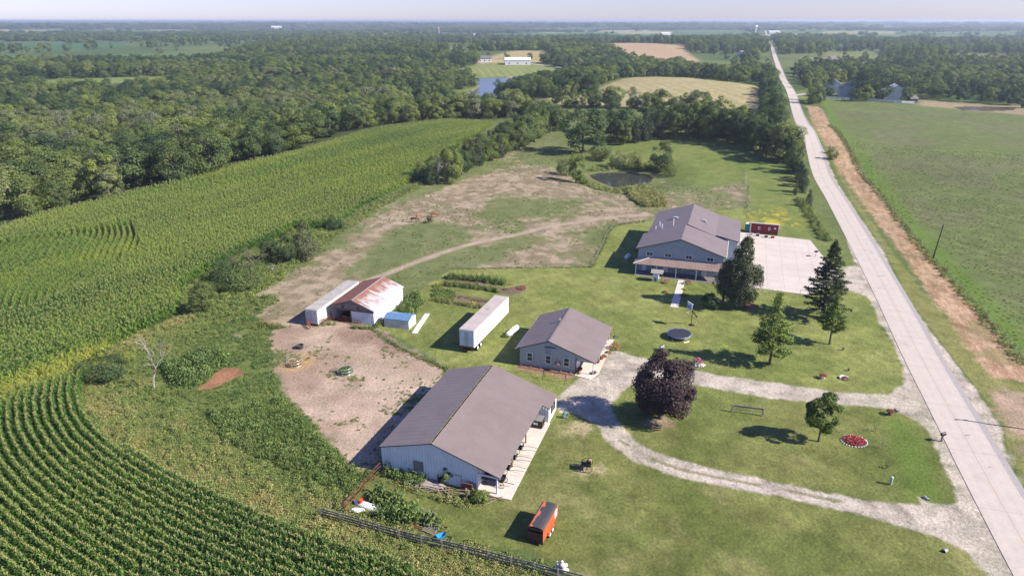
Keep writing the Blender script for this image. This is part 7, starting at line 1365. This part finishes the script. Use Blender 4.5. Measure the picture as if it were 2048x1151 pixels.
weeds(PASTURE, 1.5, [1, 0], .42, lambda X, Y: .25+.6*(fbm(X, Y, 12, 431, 2)-.5), .6, lambda X, Y: (fbm(X, Y, 3.5, 432, 3)*.6+fbm(X, Y, 16, 433, 2)*.4 > .53) & (dline(PASTPATH, X, Y) > 2)); weeds(LOT, .8, [1, 0], .36, .25, .6, lambda X, Y: .6*fbm(X, Y, 7, 91, 2)+.4*fbm(X, Y, .9, 92, 3)+.10*sstep(-7, 0, -sdf(LOT, X, Y, 20.))-.12*sstep(84, 98, Y) > .55)
bf = BEANS[:]; weeds(bf, 1.5, [1, 1, 0], .40, lambda X, Y: .42+.6*(fbm(X, Y, 20, 441, 3)-.5), .55, lambda X, Y: (np.hypot(X, Y) < 330) & (np.degrees(np.arctan2(X, Y)) < 44) & (fbm(X, Y, 6, 442, 3) > .38))
def all_weeds():
    A = np.concatenate(W_ROWS); n = len(A); k = ~((dline(ROAD_C, A[:, 0], A[:, 1]) < 3.2)); A = A[k]; n = len(A)
    gn_scatter('weeds', np.column_stack([A[:, 0], A[:, 1], height(A[:, 0], A[:, 1])]), rng.uniform(0, 6.28, n), A[:, [2, 2, 3]], A[:, 4], A[:, 5].astype(int), WP, 'rough weeds and tall grass on the banks, field edges and pasture', 'weeds'); print('WEEDS', n)
all_weeds(); W_ROWS.clear()
strip([(898,556),(950,560),(1004,568)], 1.4, .3, [3, 0], .75, .04, 1.5); strip([(892,570),(945,575),(996,583)], 1.3, .32, [0], .7, .3, 1.1); weeds(AL([(868,578),(905,583),(912,600),(880,604),(864,596)]), .5, [1, 0], .7, .25, .9); strip([(866,600),(920,608),(978,618)], 1.2, .32, [0], .62, .5, .9)
def garden():
    A = np.concatenate(W_ROWS); n = len(A); gn_scatter('garden_rows', np.column_stack([A[:, 0], A[:, 1], height(A[:, 0], A[:, 1])]), rng.uniform(0, 6.28, n), A[:, [2, 2, 3]], A[:, 4], A[:, 5].astype(int), WP, 'long rows of vegetables in the kitchen garden behind the semi trailer', 'vegetable rows')
garden()
def cabbage(px, label, s, tint, me=WP[1].data):
    o = solo('vegetable', me, None, label, 'vegetable', at(*px)); o.scale = (s, s, s); o['tint'] = tint; o['group'] = 'single plants in the kitchen garden'
for px, s, tn, lb in [((905,592),.7,.1,'dark leafy plant next to the big-leaved patch in the garden'), ((921,594),.8,.1,'dark garden plant standing alone on bare soil'), ((936,596),1.,.3,'pale-edged cabbage plant left of the yellow blossoms'), ((949,600),1.,.25,'cabbage plant in the middle of the single row'), ((962,602),1.,.1,'dark plant near the far end of the single row'), ((974,603),1.,.12,'last dark plant of the single row, by the semi trailer'), ((1010,579),.9,.05,'dark bush on the bare end of the garden'), ((1021,569),.9,.95,'grey-blue cabbage on the bare end of the garden'), ((1034,573),.5,.4,'small seedling on the bare end of the garden')]: cabbage(px, lb, s, tn)
cl = own_tree('shrub', (894,966), 934, crown(801, 10, 3.8, 0, 16, 1800, 1.0, .5, M_LEAF), None, 'upright green shrub growing against the machine shed front', .6, 'shrub'); own_tree('shrub', (878,966), 947, crown(802, 10, 3., 0, 10, 700, 1.2, .5, M_LEAF), None, 'small dark shrub left of the upright one at the shed front', .05, 'shrub')
own_tree('shrub', (960,1000), 980, crown(803, 10, 8, 0, 14, 1600, 1.6, .9, M_BRIGHT), None, 'bright green leafy bush at the right end of the scrap pile', .4, 'shrub')
# ------------------------------------------------------------------ the air
def haze():
    mb = MB(); mb.box(-24000, 24000, -3000, 24000, -60, 57); m = bpy.data.materials.new('haze'); m.use_nodes = True; nt = m.node_tree; nt.nodes.remove(nt.nodes['Principled BSDF'])
    v = nt.nodes.new('ShaderNodeVolumePrincipled'); v.inputs['Color'].default_value = (.70, .82, 1, 1); v.inputs['Density'].default_value = 1.25e-4; v.inputs['Anisotropy'].default_value = .25
    nt.links.new(v.outputs[0], nt.nodes['Material Output'].inputs['Volume']); o = bpy.data.objects.new('haze', mb.mesh('haze', m)); COL.objects.link(o); o['kind'] = 'stuff'; o['label'] = 'thin blue summer haze over the land'; o['category'] = 'haze'
haze()
